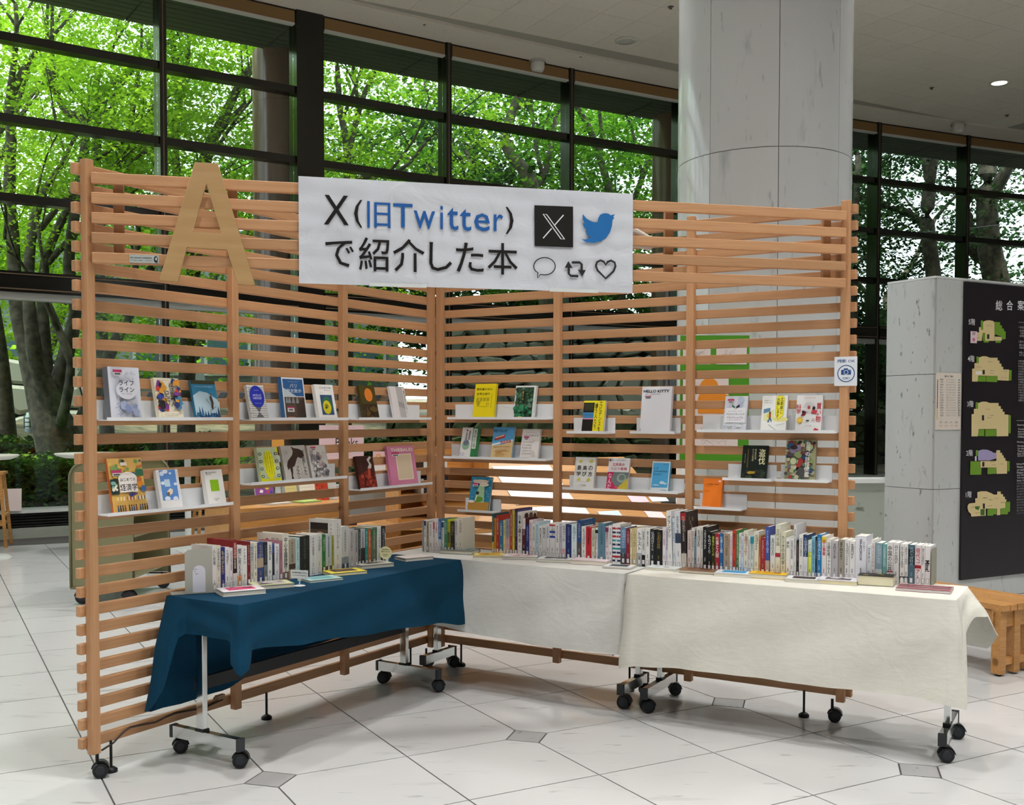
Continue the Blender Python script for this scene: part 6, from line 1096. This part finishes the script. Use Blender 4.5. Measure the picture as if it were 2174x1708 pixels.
def art_brown(a): a.rect(0, 0, 1, 1, '#3a2e2c'); [a.rect(u, v, u+.1, v+.07, R_.choice(['#8c7868', '#6a5a50', '#a89884'])) for u, v in [(R_.uniform(.05, .8), R_.uniform(.3, .88)) for _ in range(20)]]; a.rect(.1, .0, .5, .2, '#cfc4b4')
def art_wh(a): a.rect(.5, .55, .7, .75, '#c8906a'); a.dashes(.6, .88, 6, .05, 0, .005, '#8a8a8a')
put_row(FL, cv(rowA, 380, 1060, 4.348), ysL, 'row on the teal table', 'books standing on the teal-covered table', .13, ZT, {26: {'artl': art_pic}, 17: {'artl': lambda a: [a.ell(.4, .86, .05, .03, '#a83a3a', 12), a.text(.72, .88, '中全', .06, '#3a2a26', w=.3)]}, 20: {'cover': '#202426'}})
ysB = lambda x: -(.30-(x-.17)*.25) if x < .9 else -.19
put_row(FR, cv(rowB, 860, 1040, 4.941), ysB, 'short corner row', 'books in the short corner row', .125)
longrow = cv(A2_, 860, 1040, 4.941)+cv(A3_, 1260, 1060, 4.941)+cv(A4_, 1640, 1080, 4.348)
nA, nB = len(A2_), len(A3_)
put_row(FR, longrow, ysR, 'long row', 'books in the long row on the pale cloths', .13, ZT+.001, {6: {'art': art_pink}, 8: {'art': art_purple}, 9: {'art': art_cow}, 24: {'art': art_sea}, nA+16: {'lean': -.04}, nA+19: {'art': art_brown, 'lean': -.03}, nA+17: {'lean': -.03}, nA+18: {'lean': -.035}, nA+nB: {'art': art_wh}})
# metal bookends
def bookend(F, px0, px1, pyt, y, label, w=.005, d=.14, text=None, left=True, h=None, yawed=0., white=False):
    x = F.px(px1 if left else px0, pyt, y)[0]; hh = (F.px((px0+px1)/2, pyt, y)[1]-ZT) if h is None else h
    r = empty('bookend', F.w(x, y, ZT+.002), F.th+yawed, label, 'bookend', 'metal bookends'); c = M('#b4b3a8' if not white else '#c9c9c6', .4, .5)
    n = 8; R__ = .018; out = [(0, 0), (d, 0), (d, hh-R__)]+[(d-R__+R__*math.cos(t), hh-R__+R__*math.sin(t)) for t in np.linspace(0, PI/2, n)]+[(R__+R__*math.cos(t), hh-R__+R__*math.sin(t)) for t in np.linspace(PI/2, PI, n)]
    mb = MB(); k = len(out); s_ = -1 if left else 1
    mb.add([(0, yy, zz) for yy, zz in out]+[(s_*.0016, yy, zz) for yy, zz in out], [tuple(range(k)), tuple(range(2*k-1, k-1, -1))]+[(i, k+i, k+(i+1) % k, (i+1) % k) for i in range(k)], c); mb.build('upright_plate', r)
    return r, d, hh, c
# left one: faces the viewer, white arch print, base plate sticking out
xl, zl = FL.px(449, 1160, -.17); be = empty('bookend', FL.w(xl, -.175, ZT+.001), FL.th-.62, 'grey metal bookend with a white arch and small words, left end of the teal table', 'bookend', 'metal bookends'); hB = .19; wB = .115; cB = M('#b4b3a8', .4)
mb = MB(); out = [(-wB, 0), (0, 0), (0, hB-.012), (-.012, hB), (-wB+.012, hB), (-wB, hB-.012)]; mb.prism(out, 0, .0016, cB); mb.build('upright_plate', be)
MB().box(-wB, 0, -.0, .10, 0, .0016, cB).build('base_plate', be) if False else MB().box(-wB-.06, 0, -.002, .0, 0, .0, cB)
MB().box(-wB-.055, .0, .0, .085, .0, .0014, cB).build('base_plate', be)
a = Art(-wB, 0, wB, hB, -.0004); arch = [(.28, .03), (.74, .03), (.74, .50)]+[(.51+.23*math.cos(t), .50+.14*math.sin(t)) for t in np.linspace(0, PI, 14)]+[(.28, .50)]; a.poly(arch, '#e2e2ec')
for k, t in enumerate(('end', 'by', 'right')): a.text(.36+.06*(k == 2), .56-k*.055, t, .036, '#4a4a4a')
a.mb.build('print', be)
for nm, F, x, y, lab_, left, hh, wh in (('b', FL, FL.px(818, 1180, -.24)[0]+.004, -.235, 'plain grey bookend at the corner end of the teal table row', False, .17, 0), ('c', FR, FR.px(898.5, 1150, -.30)[0]-.002, -.305, 'white bookend with a small sketch, left of the short corner row', True, .165, 1), ('d', FR, FR.px(984, 1150, -.2)[0]+.001, -.26, 'thin bookend closing the short corner row on its right', False, .165, 0), ('e', FR, FR.px(1977, 1200, -.09)[0]+.001, -.10, 'olive-grey bookend at the right end of the long row', False, .165, 2)):
    r = empty('bookend', F.w(x, y, ZT+.003), F.th, lab_, 'bookend', 'metal bookends'); c = M({0: '#a9aaa4', 1: '#cfcfcd', 2: '#8d8a74'}[wh], .4); s_ = -1 if left else 1; d = .13; R__ = .02
    out = [(0, 0), (d, 0)]+[(d-R__+R__*math.cos(t), hh-R__+R__*math.sin(t)) for t in np.linspace(0, PI/2, 7)]+[(R__+R__*math.cos(t), hh-R__+R__*math.sin(t)) for t in np.linspace(PI/2, PI, 7)]; k = len(out)
    MB().add([(0, u, v) for u, v in out]+[(s_*.0018, u, v) for u, v in out], [tuple(range(k)), tuple(range(2*k-1, k-1, -1))]+[(i, k+i, k+(i+1) % k, (i+1) % k) for i in range(k)], c).build('upright_plate', r)
    if wh == 1:
        q = MB(); aa = Art(0, 0, d, hh, 0, q); aa.poly([(.3, .15), (.55, .15), (.55, .35), (.45, .42), (.35, .36)], '#5a5a66'); aa.ell(.5, .5, .12, .08, '#8a8a8a', 14); aa.ell(.5, .5, .10, .065, '#cfcfcd', 14); aa.poly([(.1, .05), (.2, .05), (.2, .2)], '#2a4a8a')
        q.v = [(-.0022+yy, d-xx, zz) for xx, yy, zz in q.v]; q.build('print', r)
# ------------------------------------------------------------------ books lying flat in front
def flat_book(F, px_, py_, w, d, t, rz, cov, label, art, page='#e6e2d2', spine=None, group='books lying flat on the tables', zt=ZT):
    q = fl(px_, py_, zt); x, y = F.loc(q); r = empty('book', F.w(x, y, zt+.0012), F.th+rz, label, 'book', group); c = M(cov, .25); s = M(spine or cov, .25)
    MB().box(-w/2, w/2, -d/2, d/2, 0, .0012, c).box(-w/2, w/2, -d/2, d/2, t-.0012, t, c).box(-w/2, w/2, d/2-.0012, d/2, .0012, t-.0012, s).build('cover', r)
    MB().box(-w/2+.002, w/2-.002, -d/2+.002, d/2-.0014, .0012, t-.0012, M(page, .8)).build('page_block', r)
    q_ = MB(); a = Art(-w/2, -d/2, w, d, 0, q_); art(a); q_.v = [(xx, zz, t+.0003-yy) for xx, yy, zz in q_.v]
    if q_.v: q_.build('cover_print', r)
    return r
def f_(c1, c2, cols=(), n=8):
    def g(a):
        a.rect(.03, .03, .97, .97, c1); a.rect(.18, .25, .82, .86, c2)
        if cols: blobs(a, list(cols), n, (.06, .12), (.15, .2, .85, .9))
    return g
FBL = [(511, 1259, .185, .13, .020, -.50, '#e9e6e6', 'flat white book with a pink photo, nearest the left end of the teal table', f_('#ebe6e8', '#d8477c', ('#8a2a3a', '#e8a0b8', '#5a3a30'), 6)),
       (575, 1245, .18, .125, .017, -.52, '#cfd0a8', 'flat pale green and mauve book behind the pink one, teal table', f_('#c9cda0', '#b8a8b4', ('#6a4a6a', '#8f9f7a', '#4a3a4a', '#d8d8c8'), 12)),
       (682, 1231, .17, .115, .010, -.38, '#9fc0bc', 'thin flat teal book beside the small white sign stand', f_('#a8c8c0', '#6aa4a8')),
       (730, 1217, .19, .13, .014, -.45, '#dcc83a', 'flat yellow magazine with a brown picture, middle of the teal table', f_('#e2d24a', '#5a4238', ('#8a4a3a', '#3a2a2a'), 5)),
       (790, 1202, .185, .13, .018, -.42, '#c9c8c0', 'flat grey photo-cover book beside the round yellow sign', f_('#cfccc0', '#9a9890', ('#3a3634', '#6a6a66', '#e0e0da'), 16)),
       (879, 1187, .17, .12, .016, -.40, '#e2dcd6', 'flat plain cream book at the corner end of the teal table', f_('#e6dfda', '#e0d8d2'))]
for q in FBL: flat_book(FL, *q)
FBR = [(977, 1173, .19, .13, .020, .20, '#7c8a88', 'flat grey-green hardback on the corner table', f_('#7f8f8c', '#66726f', ('#4a5654', '#a0aeaa'), 10)),
       (1040, 1180, .18, .12, .010, .55, '#d8c47a', 'thin flat yellow picture book in front of the long row', f_('#e0cc7c', '#d8a832', ('#b87a2a', '#6a5a2a'), 7)),
       (1106, 1184, .19, .13, .014, .42, '#e2e0e2', 'flat white book with red drawings, in front of the long row', f_('#e4e2e4', '#e6dede', ('#c04a44', '#9a3a34', '#c86a60'), 8)),
       (1181, 1190, .19, .13, .014, .30, '#d6d9d9', 'flat silvery white book with a dark cover band, corner table', f_('#d8dcdc', '#5a5654', ('#8a8a88', '#c8c8c4'), 6)),
       (1257, 1195, .20, .14, .020, .18, '#e0ccce', 'flat pink-white book with a red ribbon marker', f_('#e6d4d6', '#e8dcdc'), '#e8e0d2', '#c03030'),
       (1315, 1204, .15, .11, .008, .15, '#dfe1e2', 'thin flat white booklet with a small dark square', f_('#e4e6e6', '#3a4450'))]
for q in FBR: flat_book(FR, *q)
FBR2 = [(1411, 1208, .165, .12, .012, .05, '#d8dcda', 'flat grey-white book with a dark red spot, left end of the cream table', f_('#d4dad8', '#cfd4d2', ('#5a2a30', '#3a2a2e', '#e8e8e8'), 4)),
        (1485, 1214, .175, .125, .014, .10, '#8c6448', 'flat brown wood-patterned book on the cream table', f_('#946c50', '#7c563e', ('#6a4632', '#a87c5c'), 10)),
        (1559, 1221, .175, .12, .016, .15, '#dfe4ea', 'flat white book with a blue square and blue spine', f_('#dfe4ea', '#3f9ac8'), '#e6e2d2', '#2f7ab8'),
        (1633, 1225, .175, .12, .022, .12, '#e0b020', 'flat yellow book with black figures on the cream table', f_('#e6b828', '#e0ac1e', ('#3a3224', '#8a5a1a', '#c88a1a'), 7)),
        (1707, 1233, .16, .115, .014, .15, '#dcdcdc', 'flat white book with a dark brown photo strip, cream table', f_('#dedede', '#3a2c2a')),
        (1780, 1237, .175, .12, .018, .12, '#d8d4da', 'flat white book with grey stripe and dark edges, cream table', f_('#dcdce2', '#6a5a5c', ('#e4e4ea',), 3), '#e8deb8', '#5a5458'),
        (1861, 1240, .155, .11, .044, .12, '#23211f', 'very thick black dictionary-like book lying on the cream table', f_('#23211f', '#2a2826', ('#c8a83a', '#a8882a'), 3), '#e8e2c4'),
        (1963, 1252, .225, .15, .012, .08, '#b8888a', 'large flat dark red striped magazine at the right end', lambda a: [a.rect(.02, .1*k+.02, .98, .1*k+.07, ['#7a2430', '#9a4450', '#c8b0b4'][k % 3]) for k in range(9)], '#e6e6e8')]
for q in FBR2: flat_book(FR, *q, **({'zt': ZT+.001}))
# ribbon of the pink book
q = fl(1240, 1200, ZT+.02); q2 = fl(1253, 1204, ZT+.004)
# sign stands
q = fl(636, 1243, ZT); r = empty('sign_stand', (q.x, q.y, ZT+.001), -.25, 'small white notice in a clear clip stand on a round white base', 'sign stand', 'clip sign stands')
MB().lathe([(0, .004), (.020, .003), (.027, 0)], M('#e6e8e8', .2), 24).build('base', r); MB().cyl((0, 0, .003), (0, 0, .026), .003, .003, M('#d8dcdc', .2), 10).box(-.008, .008, -.004, .004, .022, .034, M('#d8dcdc', .2)).build('clip', r)
MB().box(-.042, .042, -.001, .001, .032, .070, M('#e9eeee', .3)).build('card', r); a = Art(-.042, .032, .084, .038, -.0014); a.text(.5, .70, '展示資料は貸出できます', .18, '#222222', w=.86, bold=.03); a.dashes(.12, .38, 14, .058, 0, .003, '#5a5a5a'); a.mb.build('print', r)
q = fl(822, 1199, ZT); r = empty('sign_stand', (q.x, q.y, ZT+.001), -.2, 'round pale yellow notice in a clear clip stand', 'sign stand', 'clip sign stands')
MB().lathe([(0, .004), (.018, .003), (.022, 0)], M('#d8dcdc', .2), 24).build('base', r); MB().cyl((0, 0, .003), (0, 0, .024), .003, .003, M('#d8dcdc', .2), 10).box(-.007, .007, -.004, .004, .018, .032, M('#d8dcdc', .2)).build('clip', r)
mb = MB(); mb.cyl((-.008, -.001, .062), (-.008, .001, .062), .033, .033, M('#e9e6b4', .5), 32, True, False); mb.build('card', r); a = Art(-.041, .029, .066, .066, -.0015); a.text(.5, .76, '展示資料は', .10, '#222222', w=.62, bold=.03); a.text(.5, .60, '貸出できます', .10, '#222222', w=.7, bold=.03); a.dashes(.3, .38, 7, .06, 0, .003, '#5a5a5a'); a.dashes(.32, .26, 6, .06, 0, .003, '#5a5a5a'); a.mb.build('print', r)
# ------------------------------------------------------------------ things behind the screens
def round_table(px_, py_, Y, R, label, legY=None):
    q = atY(px_, py_, Y); r = empty('high_table', (q.x, q.y, 0), 0, label, 'table', 'round high tables by the window'); z = q.z
    MB().lathe([(0, z), (R-.01, z), (R, z-.006), (R-.02, z-.025), (R*.72, z-.05), (.0, z-.05)], M('#e6e4da', .35), 40).build('table_top', r)
    MB().cyl((0, 0, .02), (0, 0, z-.05), .035, .035, M('#d9dcd8', .3), 16).build('pole', r); MB().lathe([(0, .03), (.2, .022), (.23, 0)], M('#cfd2ce', .3), 28).build('foot_plate', r)
round_table(193, 961, 11.5, .37, 'round white high table just left of the near screen post')
round_table(398, 956, 11.9, .35, 'round white high table behind the left bay of the screen')
round_table(-30, 965, 11.0, .32, 'white high table cut by the left frame edge')
round_table(590, 951, 12.3, .36, 'pale wood-edged high table behind the middle bay of the left wing')
def stool(x, y, rz, label, h=.72, sw=.30):
    r = empty('stool', (x, y, 0), rz, label, 'stool', 'wooden bar stools'); s = sw/2
    MB().box(-s, s, -s, s, h-.03, h, mOrange).build('seat', r, bevel=.004)
    for a in (-1, 1):
        for b in (-1, 1): MB().add([(a*(s-.04)+u*.017, b*(s-.04)+v*.017, h-.03) for u in (-1, 1) for v in (-1, 1)]+[(a*(s+.02)+u*.017, b*(s+.02)+v*.017, 0) for u in (-1, 1) for v in (-1, 1)], [(0, 1, 3, 2), (4, 6, 7, 5), (0, 4, 5, 1), (2, 3, 7, 6), (0, 2, 6, 4), (1, 5, 7, 3)], mOrange).build('leg', r)
    for a in (-1, 1): MB().box(-s, s, a*s-.01, a*s+.01, .24, .275, mOrange).build('rung', r)
    for a in (-1, 1): MB().box(a*s-.01, a*s+.01, -s, s, .34, .37, mOrange).build('rung', r)
q = fl(5, 1160); stool(q.x-.16, q.y+.05, .3, 'wooden bar stool at the left frame edge', .84, .34)
q = fl(430, 1150); stool(q.x, q.y+.3, .5, 'wooden bar stool seen through the left bay of the screen', .80, .30)
q = atY(2174*0+1880, 1015, 10.5)
sg = atY(24, 1085, 12.6); r = empty('notice_stand', (sg.x, sg.y, .34), .35, 'small pinkish notice standing on the window sill at the far left', 'sign'); MB().add([(-.11, 0, 0), (.11, 0, 0), (.11, .06, .26), (-.11, .06, .26), (-.11, .012, 0), (.11, .012, 0), (.11, .072, .26), (-.11, .072, .26)], [(0, 1, 2, 3), (7, 6, 5, 4), (0, 4, 5, 1), (2, 6, 7, 3), (1, 5, 6, 2), (0, 3, 7, 4)], M('#e6d6d2', .5)).build('card', r)
# olive book cart
cx_ = fl(218, 1283); ct = empty('book_cart', (cx_.x, cx_.y, 0), -.02, 'olive-grey steel book cart behind the near end of the left wing', 'cart'); ol = M('#8c8866', .5)
wc = .47; hc = 1.10
def rounded(x0, x1, z0, z1, R__):
    return [(x0, z0), (x1, z0)]+[(x1-R__+R__*math.cos(t), z1-R__+R__*math.sin(t)) for t in np.linspace(0, PI/2, 8)]+[(x0+R__+R__*math.cos(t), z1-R__+R__*math.sin(t)) for t in np.linspace(PI/2, PI, 8)]
for y in (0, .82):
    MB().prism(rounded(-wc/2, wc/2, .14, hc, .12), y, y+.02, ol).build('end_panel', ct)
    o_ = rounded(-wc/2-.012, wc/2+.012, .13, hc+.012, .13); MB().tube([(x, y, z) for x, z in o_]+[(o_[0][0], y, o_[0][1])], .012, M('#7c7858', .45), 6).build('edge_frame', ct)
for z in (.2, .52, .84): MB().box(-wc/2, wc/2, .02, .82, z, z+.02, ol).build('shelf', ct)
for x in (-wc/2+.05, wc/2-.05):
    for y in (.03, .80): caster(ct, x, y, 0, .4, .055, .14)
# display tables
def disp(name, F, x0, x1, y0, y1, z, label, tilt=0.):
    r = empty(name, F.w(x0, y0), F.th, label, 'display table'); L_, D = x1-x0, y1-y0
    MB().box(0, L_, 0, D, z-.03, z, mOrange).build('top_board', r)
    n = 4
    for i in range(n): 
        zb = .12+(z-.16)*i/n; MB().box(0, L_, .02, .035, zb, zb+(z-.16)/n-.012, mOrange).build('front_board', r)
    for x in (0, L_-.03): MB().box(x, x+.03, 0.02, D, 0, z-.03, mOrange).build('side_panel', r)
    return r, F
FB = Frame(FL.w(0, 0), FL.th)
# behind the left wing: low wooden display with leaning books, grey cabinet
xa = FR.px(0, 0)[0] if False else 0
qa = atY(505, 1100, 8.0); qb = atY(735, 1100, 8.6); FD = Frame((qa.x, qa.y), math.atan2(qb.y-qa.y, qb.x-qa.x)); Ld = (qb-qa).length; zt_ = atY(620, 1078, 8.1).z
dt, _ = disp('display_table', FD, 0, Ld+.3, 0, .6, zt_, 'orange wood display table of books behind the middle of the left wing')
for i, (pa, c, w_, h_, lb) in enumerate(((545, '#8a4f9a', .16, .20, 'purple and white magazine leaning on the display table behind the left wing'), (610, '#d8c98a', .10, .19, 'pale yellow book on the display table behind the left wing'), (640, '#e8e4d8', .14, .20, 'cream book on the display table behind the left wing'), (672, '#cf4a2c', .12, .22, 'red book on the display table behind the left wing'), (700, '#c9ccca', .08, .24, 'grey book on the display table behind the left wing'))):
    x = FD.px(pa, 1060, .35)[0]; r = empty('book', FD.w(x, .35, zt_+.002), FD.th, lb, 'book', 'books on the far display table'); r.rotation_euler = (-.25, 0, FD.th)
    book_parts(r, w_, h_, .02, c); a = Art(0, 0, w_, h_)
    if i == 0: a.rect(0, 0, 1, .32, '#e9e6ea'); blobs(a, ['#3a4a9a', '#d8c040', '#c83a5a', '#e8e8e8'], 18, (.06, .12), (0, .35, 1, 1))
    elif i == 3: blobs(a, ['#e8e0d0', '#8a2a1a'], 20, (.05, .1)); 
    else: [a.rect(.1, .15+k*.14, .9, .16+k*.14, '#b8b49a') for k in range(6)]
    a.mb.build('cover_print', r)
for i, (x, c, lb) in enumerate(((.35, '#e6e8e4', 'white leaflets lying on the display table behind the left wing'), (.62, '#a8c86a', 'green leaflets lying on the display table behind the left wing'))):
    r = empty('leaflet_pile', FD.w(x, .12, zt_+.001), FD.th+.3, lb, 'leaflets'); [MB().box(0, .21, 0, .15, k*.004, k*.004+.003, M(c if k else '#f0f0ec', .5)).build('leaflet', r) for k in range(4)]
q = atY(712, 1110, 9.2); gc = empty('cabinet', (q.x, q.y, 0), FL.th, 'light grey steel cabinet behind the left wing, beside its third post', 'cabinet'); zc = atY(712, 1030, 9.2).z
MB().box(-.13, .13, 0, .5, .05, zc, M('#b8bab6', .45)).build('body', gc); MB().box(-.12, .12, -.012, 0, .1, zc-.02, M('#c4c6c2', .4)).build('door', gc); MB().box(.08, .09, -.03, -.012, zc-.4, zc-.25, mSteel).build('handle', gc)
# grey-blue sloping panel in the corner bay
q1_, q2_ = atY(742, 1085, 8.4), atY(905, 1060, 8.4); z1 = atY(820, 1105, 8.4).z
wb = empty('white_board_table', (q1_.x, q1_.y, 0), 0.1, 'grey flip-top table folded upright behind the corner bay', 'table'); wl = (q2_-q1_).length
MB().box(0, wl, 0, .03, .62, 1.0, M('#9ea3a0', .4)).build('flipped_top', wb); MB().box(.05, .08, -.02, .02, .1, .65, mSteel).build('leg', wb); MB().box(wl-.08, wl-.05, -.02, .02, .1, .65, mSteel).build('leg', wb); MB().box(.04, .09, -.25, .25, .0, .06, mSteel).build('foot', wb); MB().box(wl-.09, wl-.04, -.25, .25, .0, .06, mSteel).build('foot', wb)
ob = empty('display_table', (q1_.x-.05, q1_.y-.9, 0), .1, 'low wooden table with a purple book behind the corner bay', 'display table')
MB().box(0, .75, 0, .5, .66, .69, mOrange).build('top_board', ob); [MB().box(x, x+.03, .0, .5, 0, .66, mOrange).build('side_panel', ob) for x in (.02, .7)]
r = empty('book', (q1_.x+.05, q1_.y-.85, .692), .5, 'dark purple book on the low table behind the corner bay', 'book'); book_parts(r, .14, .03, .19, '#4a3040')
# pink signs
def paper(px_, py_, Y, w, h, c, txt, label, rz=0., tilt=.12):
    q = atY(px_, py_, Y); r = empty('paper_sign', q, rz, label, 'sign'); r.rotation_euler = (-tilt, .0, rz)
    MB().box(-w/2, w/2, 0, .002, -h/2, h/2, M(c, .5)).build('sheet', r); a = Art(-w/2, -h/2, w, h, -.0006); txt(a)
    if a.mb.v: a.mb.build('print', r)
def pt_(a): a.text(.62, .52, 'Books', .24, '#1a1a1a', w=.5); a.ell(.26, .78, .09, .08, '#e89a8a', 16); a.dashes(.2, .93, 12, .055, 0, .007, '#9a7a8a'); a.ell(.8, .34, .16, .12, '#dfe6f2', 16); a.dashes(.15, .16, 10, .06, 0, .006, '#6a5a6a')
paper(725, 940, 8.9, .37, .30, '#e9cbd4', pt_, 'pink paper sign with black lettering behind the third post of the left wing', .1)
def pt2(a): a.ell(.1, .78, .05, .12, '#e8a06a', 14); a.ell(.1, .78, .03, .07, '#f4d8a0', 14); a.dashes(.2, .78, 8, .05, 0, .006, '#8a6a7a'); a.rect(.02, .1, .55, .45, '#f2f2f4'); a.dashes(.1, .3, 8, .05, 0, .006, '#5a5a6a')
paper(850, 985, 8.2, .42, .20, '#eeccd2', pt2, 'pink and white paper sign behind the corner bay of the left wing', .1)
paper(590, 935, 9.6, .11, .13, '#e0a24a', lambda a: None, 'orange card standing behind the middle bay of the left wing', .3)
# behind the right wing: wide wooden reading stand with spread papers
qa = atY(935, 1100, 7.6); qb = atY(1435, 1100, 8.6); FS = Frame((qa.x, qa.y), math.atan2(qb.y-qa.y, qb.x-qa.x)); Ls = (qb-qa).length
st = empty('reading_stand', FS.w(0, 0), FS.th, 'wide orange wooden reading stand with spread papers behind the right wing', 'stand')
zb_, zt2 = .62, 1.12
mb = MB(); mb.add([(0, 0, zb_), (Ls, 0, zb_), (Ls, .75, zt2), (0, .75, zt2), (0, .0, zb_-.03), (Ls, .0, zb_-.03), (Ls, .75, zt2-.03), (0, .75, zt2-.03)], [(0, 1, 2, 3), (7, 6, 5, 4), (0, 4, 5, 1), (2, 6, 7, 3), (1, 5, 6, 2), (0, 3, 7, 4)], mOrange); mb.build('sloping_board', st)
MB().box(0, Ls, -.02, 0, .0, zb_+.03, mOrange).build('front_panel', st); MB().box(0, .03, 0, .75, 0, zb_, mOrange).build('side_panel', st); MB().box(Ls-.03, Ls, 0, .75, 0, zb_, mOrange).build('side_panel', st); MB().box(-.02, Ls+.02, -.16, -.02, zb_-.02, zb_, M('#c9cccb', .3)).build('book_rest', st)
def sheet(u, v, w, h, c, label, rot=0, name='paper_sheet', lines_=0):
    al = math.atan2(zt2-zb_, .75); r = empty(name, FS.w(u, v*math.cos(al), zb_+v*math.sin(al)+.004), FS.th, label, 'paper'); r.rotation_euler = Euler((al, 0, FS.th), 'XYZ')
    MB().box(0, w, 0, h, 0, .002, M(c, .45)).build('sheet', r); q_ = MB(); a = Art(0, 0, w, h, 0, q_)
    if lines_: lines(a, '#b8bcc0', lines_, (.1, .15, .9, .85), .0012)
    if lines_: q_.v = [(xx, zz, .0024-yy) for xx, yy, zz in q_.v]; q_.build('print', r)
def su(px_): return FS.px(px_, 1070, .3)[0]
sheet(su(1090), .30, su(1215)-su(1090), .50, '#eef0f2', 'large white drawn map sheet on the reading stand', lines_=24)
sheet(su(1098), .02, su(1226)-su(1098), .24, '#eef0f2', 'second white sheet below the large map sheet on the reading stand', lines_=14)
sheet(su(1330), .26, .17, .12, '#f0d0da', 'small pink leaflet on the reading stand'); sheet(su(1372), .26, .17, .12, '#e6eaf4', 'small pale blue leaflet on the reading stand'); sheet(su(1340), .03, .16, .12, '#f2dcdc', 'pale pink leaflet low on the reading stand')
sheet(su(1245), .03, .20, .14, '#cfe0ee', 'pale blue leaflet low on the reading stand')
bs = empty('bookshelf', FS.w(-.05, .25), FS.th, 'small wooden shelf with dark-spined books, seen just right of the corner posts', 'bookshelf')
for z in (.72, .90, 1.06): MB().box(-.15, .55, 0, .25, z-.02, z, mOrange).build('shelf_board', bs)
MB().box(-.15, .55, .25, .27, 0, 1.24, mOrange).build('back_board', bs); [MB().box(x, x+.02, 0, .25, 0, 1.22, mOrange).build('side_panel', bs) for x in (-.17, .55)]
for z, nm in ((.90, 'middle'), (1.06, 'top')):
    x = .02
    for k in range(9):
        w_ = R_.uniform(.016, .03); h_ = R_.uniform(.10, .125); r = empty('book', FS.w(-.05+x, .27, z+.001), FS.th, 'small spine, %s of the books on the %s board of the shelf behind the corner' % (words_n(k+1), nm), 'book', 'small books behind the corner'); c = M(R_.choice(['#2a2a2e', '#e2e0dc', '#7a2a30', '#c8c4c0', '#3a3a5a']), .4)
        MB().box(0, w_, 0, .001, 0, h_, c).box(0, .001, .001, .14, 0, h_, c).box(w_-.001, w_, .001, .14, 0, h_, c).build('cover', r); MB().box(.001, w_-.001, .001, .138, .001, h_-.003, PAGE).build('page_block', r); x += w_+.001
# green notice board leaning at the column
GBz = 7.0; qa = atY(1443, 712, 6.78); qb = atY(1590, 706, 6.78); qc = atY(1448, 978, 6.78); gb = empty('notice_board', (qa.x, 6.76, 0), 0.0, 'green notice board with white drawings and an orange picture beside the column', 'notice board'); gw = qb.x-qa.x; gz0, gz1 = qc.z, qa.z
MB().box(0, gw, 0, .02, gz0, gz1, M('#4f9a22', .5)).build('board', gb); MB().box(-.012, 0, -.005, .025, gz0-.01, gz1+.01, M('#e0e6dc', .3)).box(0, gw, -.005, .025, gz0-.012, gz0, M('#e0e6dc', .3)).build('edge_trim', gb)
for x in (.06, gw-.08): MB().box(x, x+.025, .02, .045, 0, gz1, mAlu).box(x-.01, x+.035, -.16, .22, 0, .03, mAlu).build('stand_leg', gb)
a = Art(0, gz0, gw, gz1-gz0, -.0012); pw = '#e8dfdc'
for (u0_, v0_, u1_, v1_) in ((.04, .77, .44, .93), (.52, .77, .96, .95), (.04, .08, .84, .33), (.04, .36, .70, .72)):
    a.rect(u0_, v0_, u1_, v1_, pw); lines(a, '#8d7f78', 14, (u0_, v0_, u1_, v1_), .0012)
a.ell(.42, .60, .13, .06, '#e8922a', 20); a.poly([(.26, .38), (.26, .50), (.32, .60), (.52, .60), (.62, .54), (.80, .50), (.80, .38)], '#e8922a'); a.mb.build('papers', gb)
for i in range(4):
    x0, z0 = FR.px(1757, 842+i*48-4, 1.0) if False else (0, 0)
# low marble wall right of the screen, with a dark rail
q = atY(1806, 1018, 10.4); lw = empty('low_wall', (q.x-1.3, 10.4, 0), .1, 'low green-grey marble wall between the screen and the marble block', 'wall')
for i in range(3): MB().box(.0+i*1.0, .995+i*1.0, 0, .25, .0, q.z-.04, mLow).build('stone_panel', lw)
MB().box(-.03, 3.03, -.03, .28, q.z-.04, q.z, M('#dfe3df', .25)).build('coping', lw)
q = atY(1866, 985, 10.9); bx_ = tag(MB().box(0, .14, 0, .14, 0, .27, mOrange).box(-.02, .16, -.02, .16, .27, .285, mOrange).build('wooden_box', None, (q.x, 10.5, lw.location.z+atY(1806, 1018, 10.4).z)), 'small orange wooden box on the low marble wall beside the block', 'box')
# slatted bench on the right
q0 = fl(2130, 1437); BE = Frame((q0.x-.02, q0.y), math.radians(-61+90-0) if False else math.radians(29)); bh = .41
bench = empty('bench', BE.w(0, 0), BE.th, 'slatted light wood bench in front of the black floor-plan board', 'bench')
# long axis runs away from the viewer along local y
BLn, BWn = 1.5, .42
for i in range(7): MB().box(.0+i*.062, .052+i*.062, -.02, BLn, bh-.035, bh, mBench).build('seat_slat', bench, bevel=.002)
for y in (.0, BLn-.08):
    for i in (0, 2, 4, 6): MB().box(.0+i*.062, .052+i*.062, y, y+.06, .012, bh-.035, mBench).build('leg', bench, bevel=.002)
    MB().box(.0, .42, y+.012, y+.048, .06, .10, mBench).build('stretcher', bench); MB().box(.0, .42, y+.012, y+.048, bh-.13, bh-.04, mBench).build('cross_rail', bench)
for x in (.012, .38): MB().box(x, x+.03, .06, BLn-.08, bh-.13, bh-.04, mBench).build('apron', bench)
for y in (.02, BLn-.06):
    for i in (0, 6): MB().cyl((.026+i*.062, y+.01, 0), (.026+i*.062, y+.01, .012), .018, .018, mBlack, 12).build('glide', bench)
print('objects', len(bpy.data.objects), 'tris', sum(len(m_.polygons) for m_ in bpy.data.meshes))
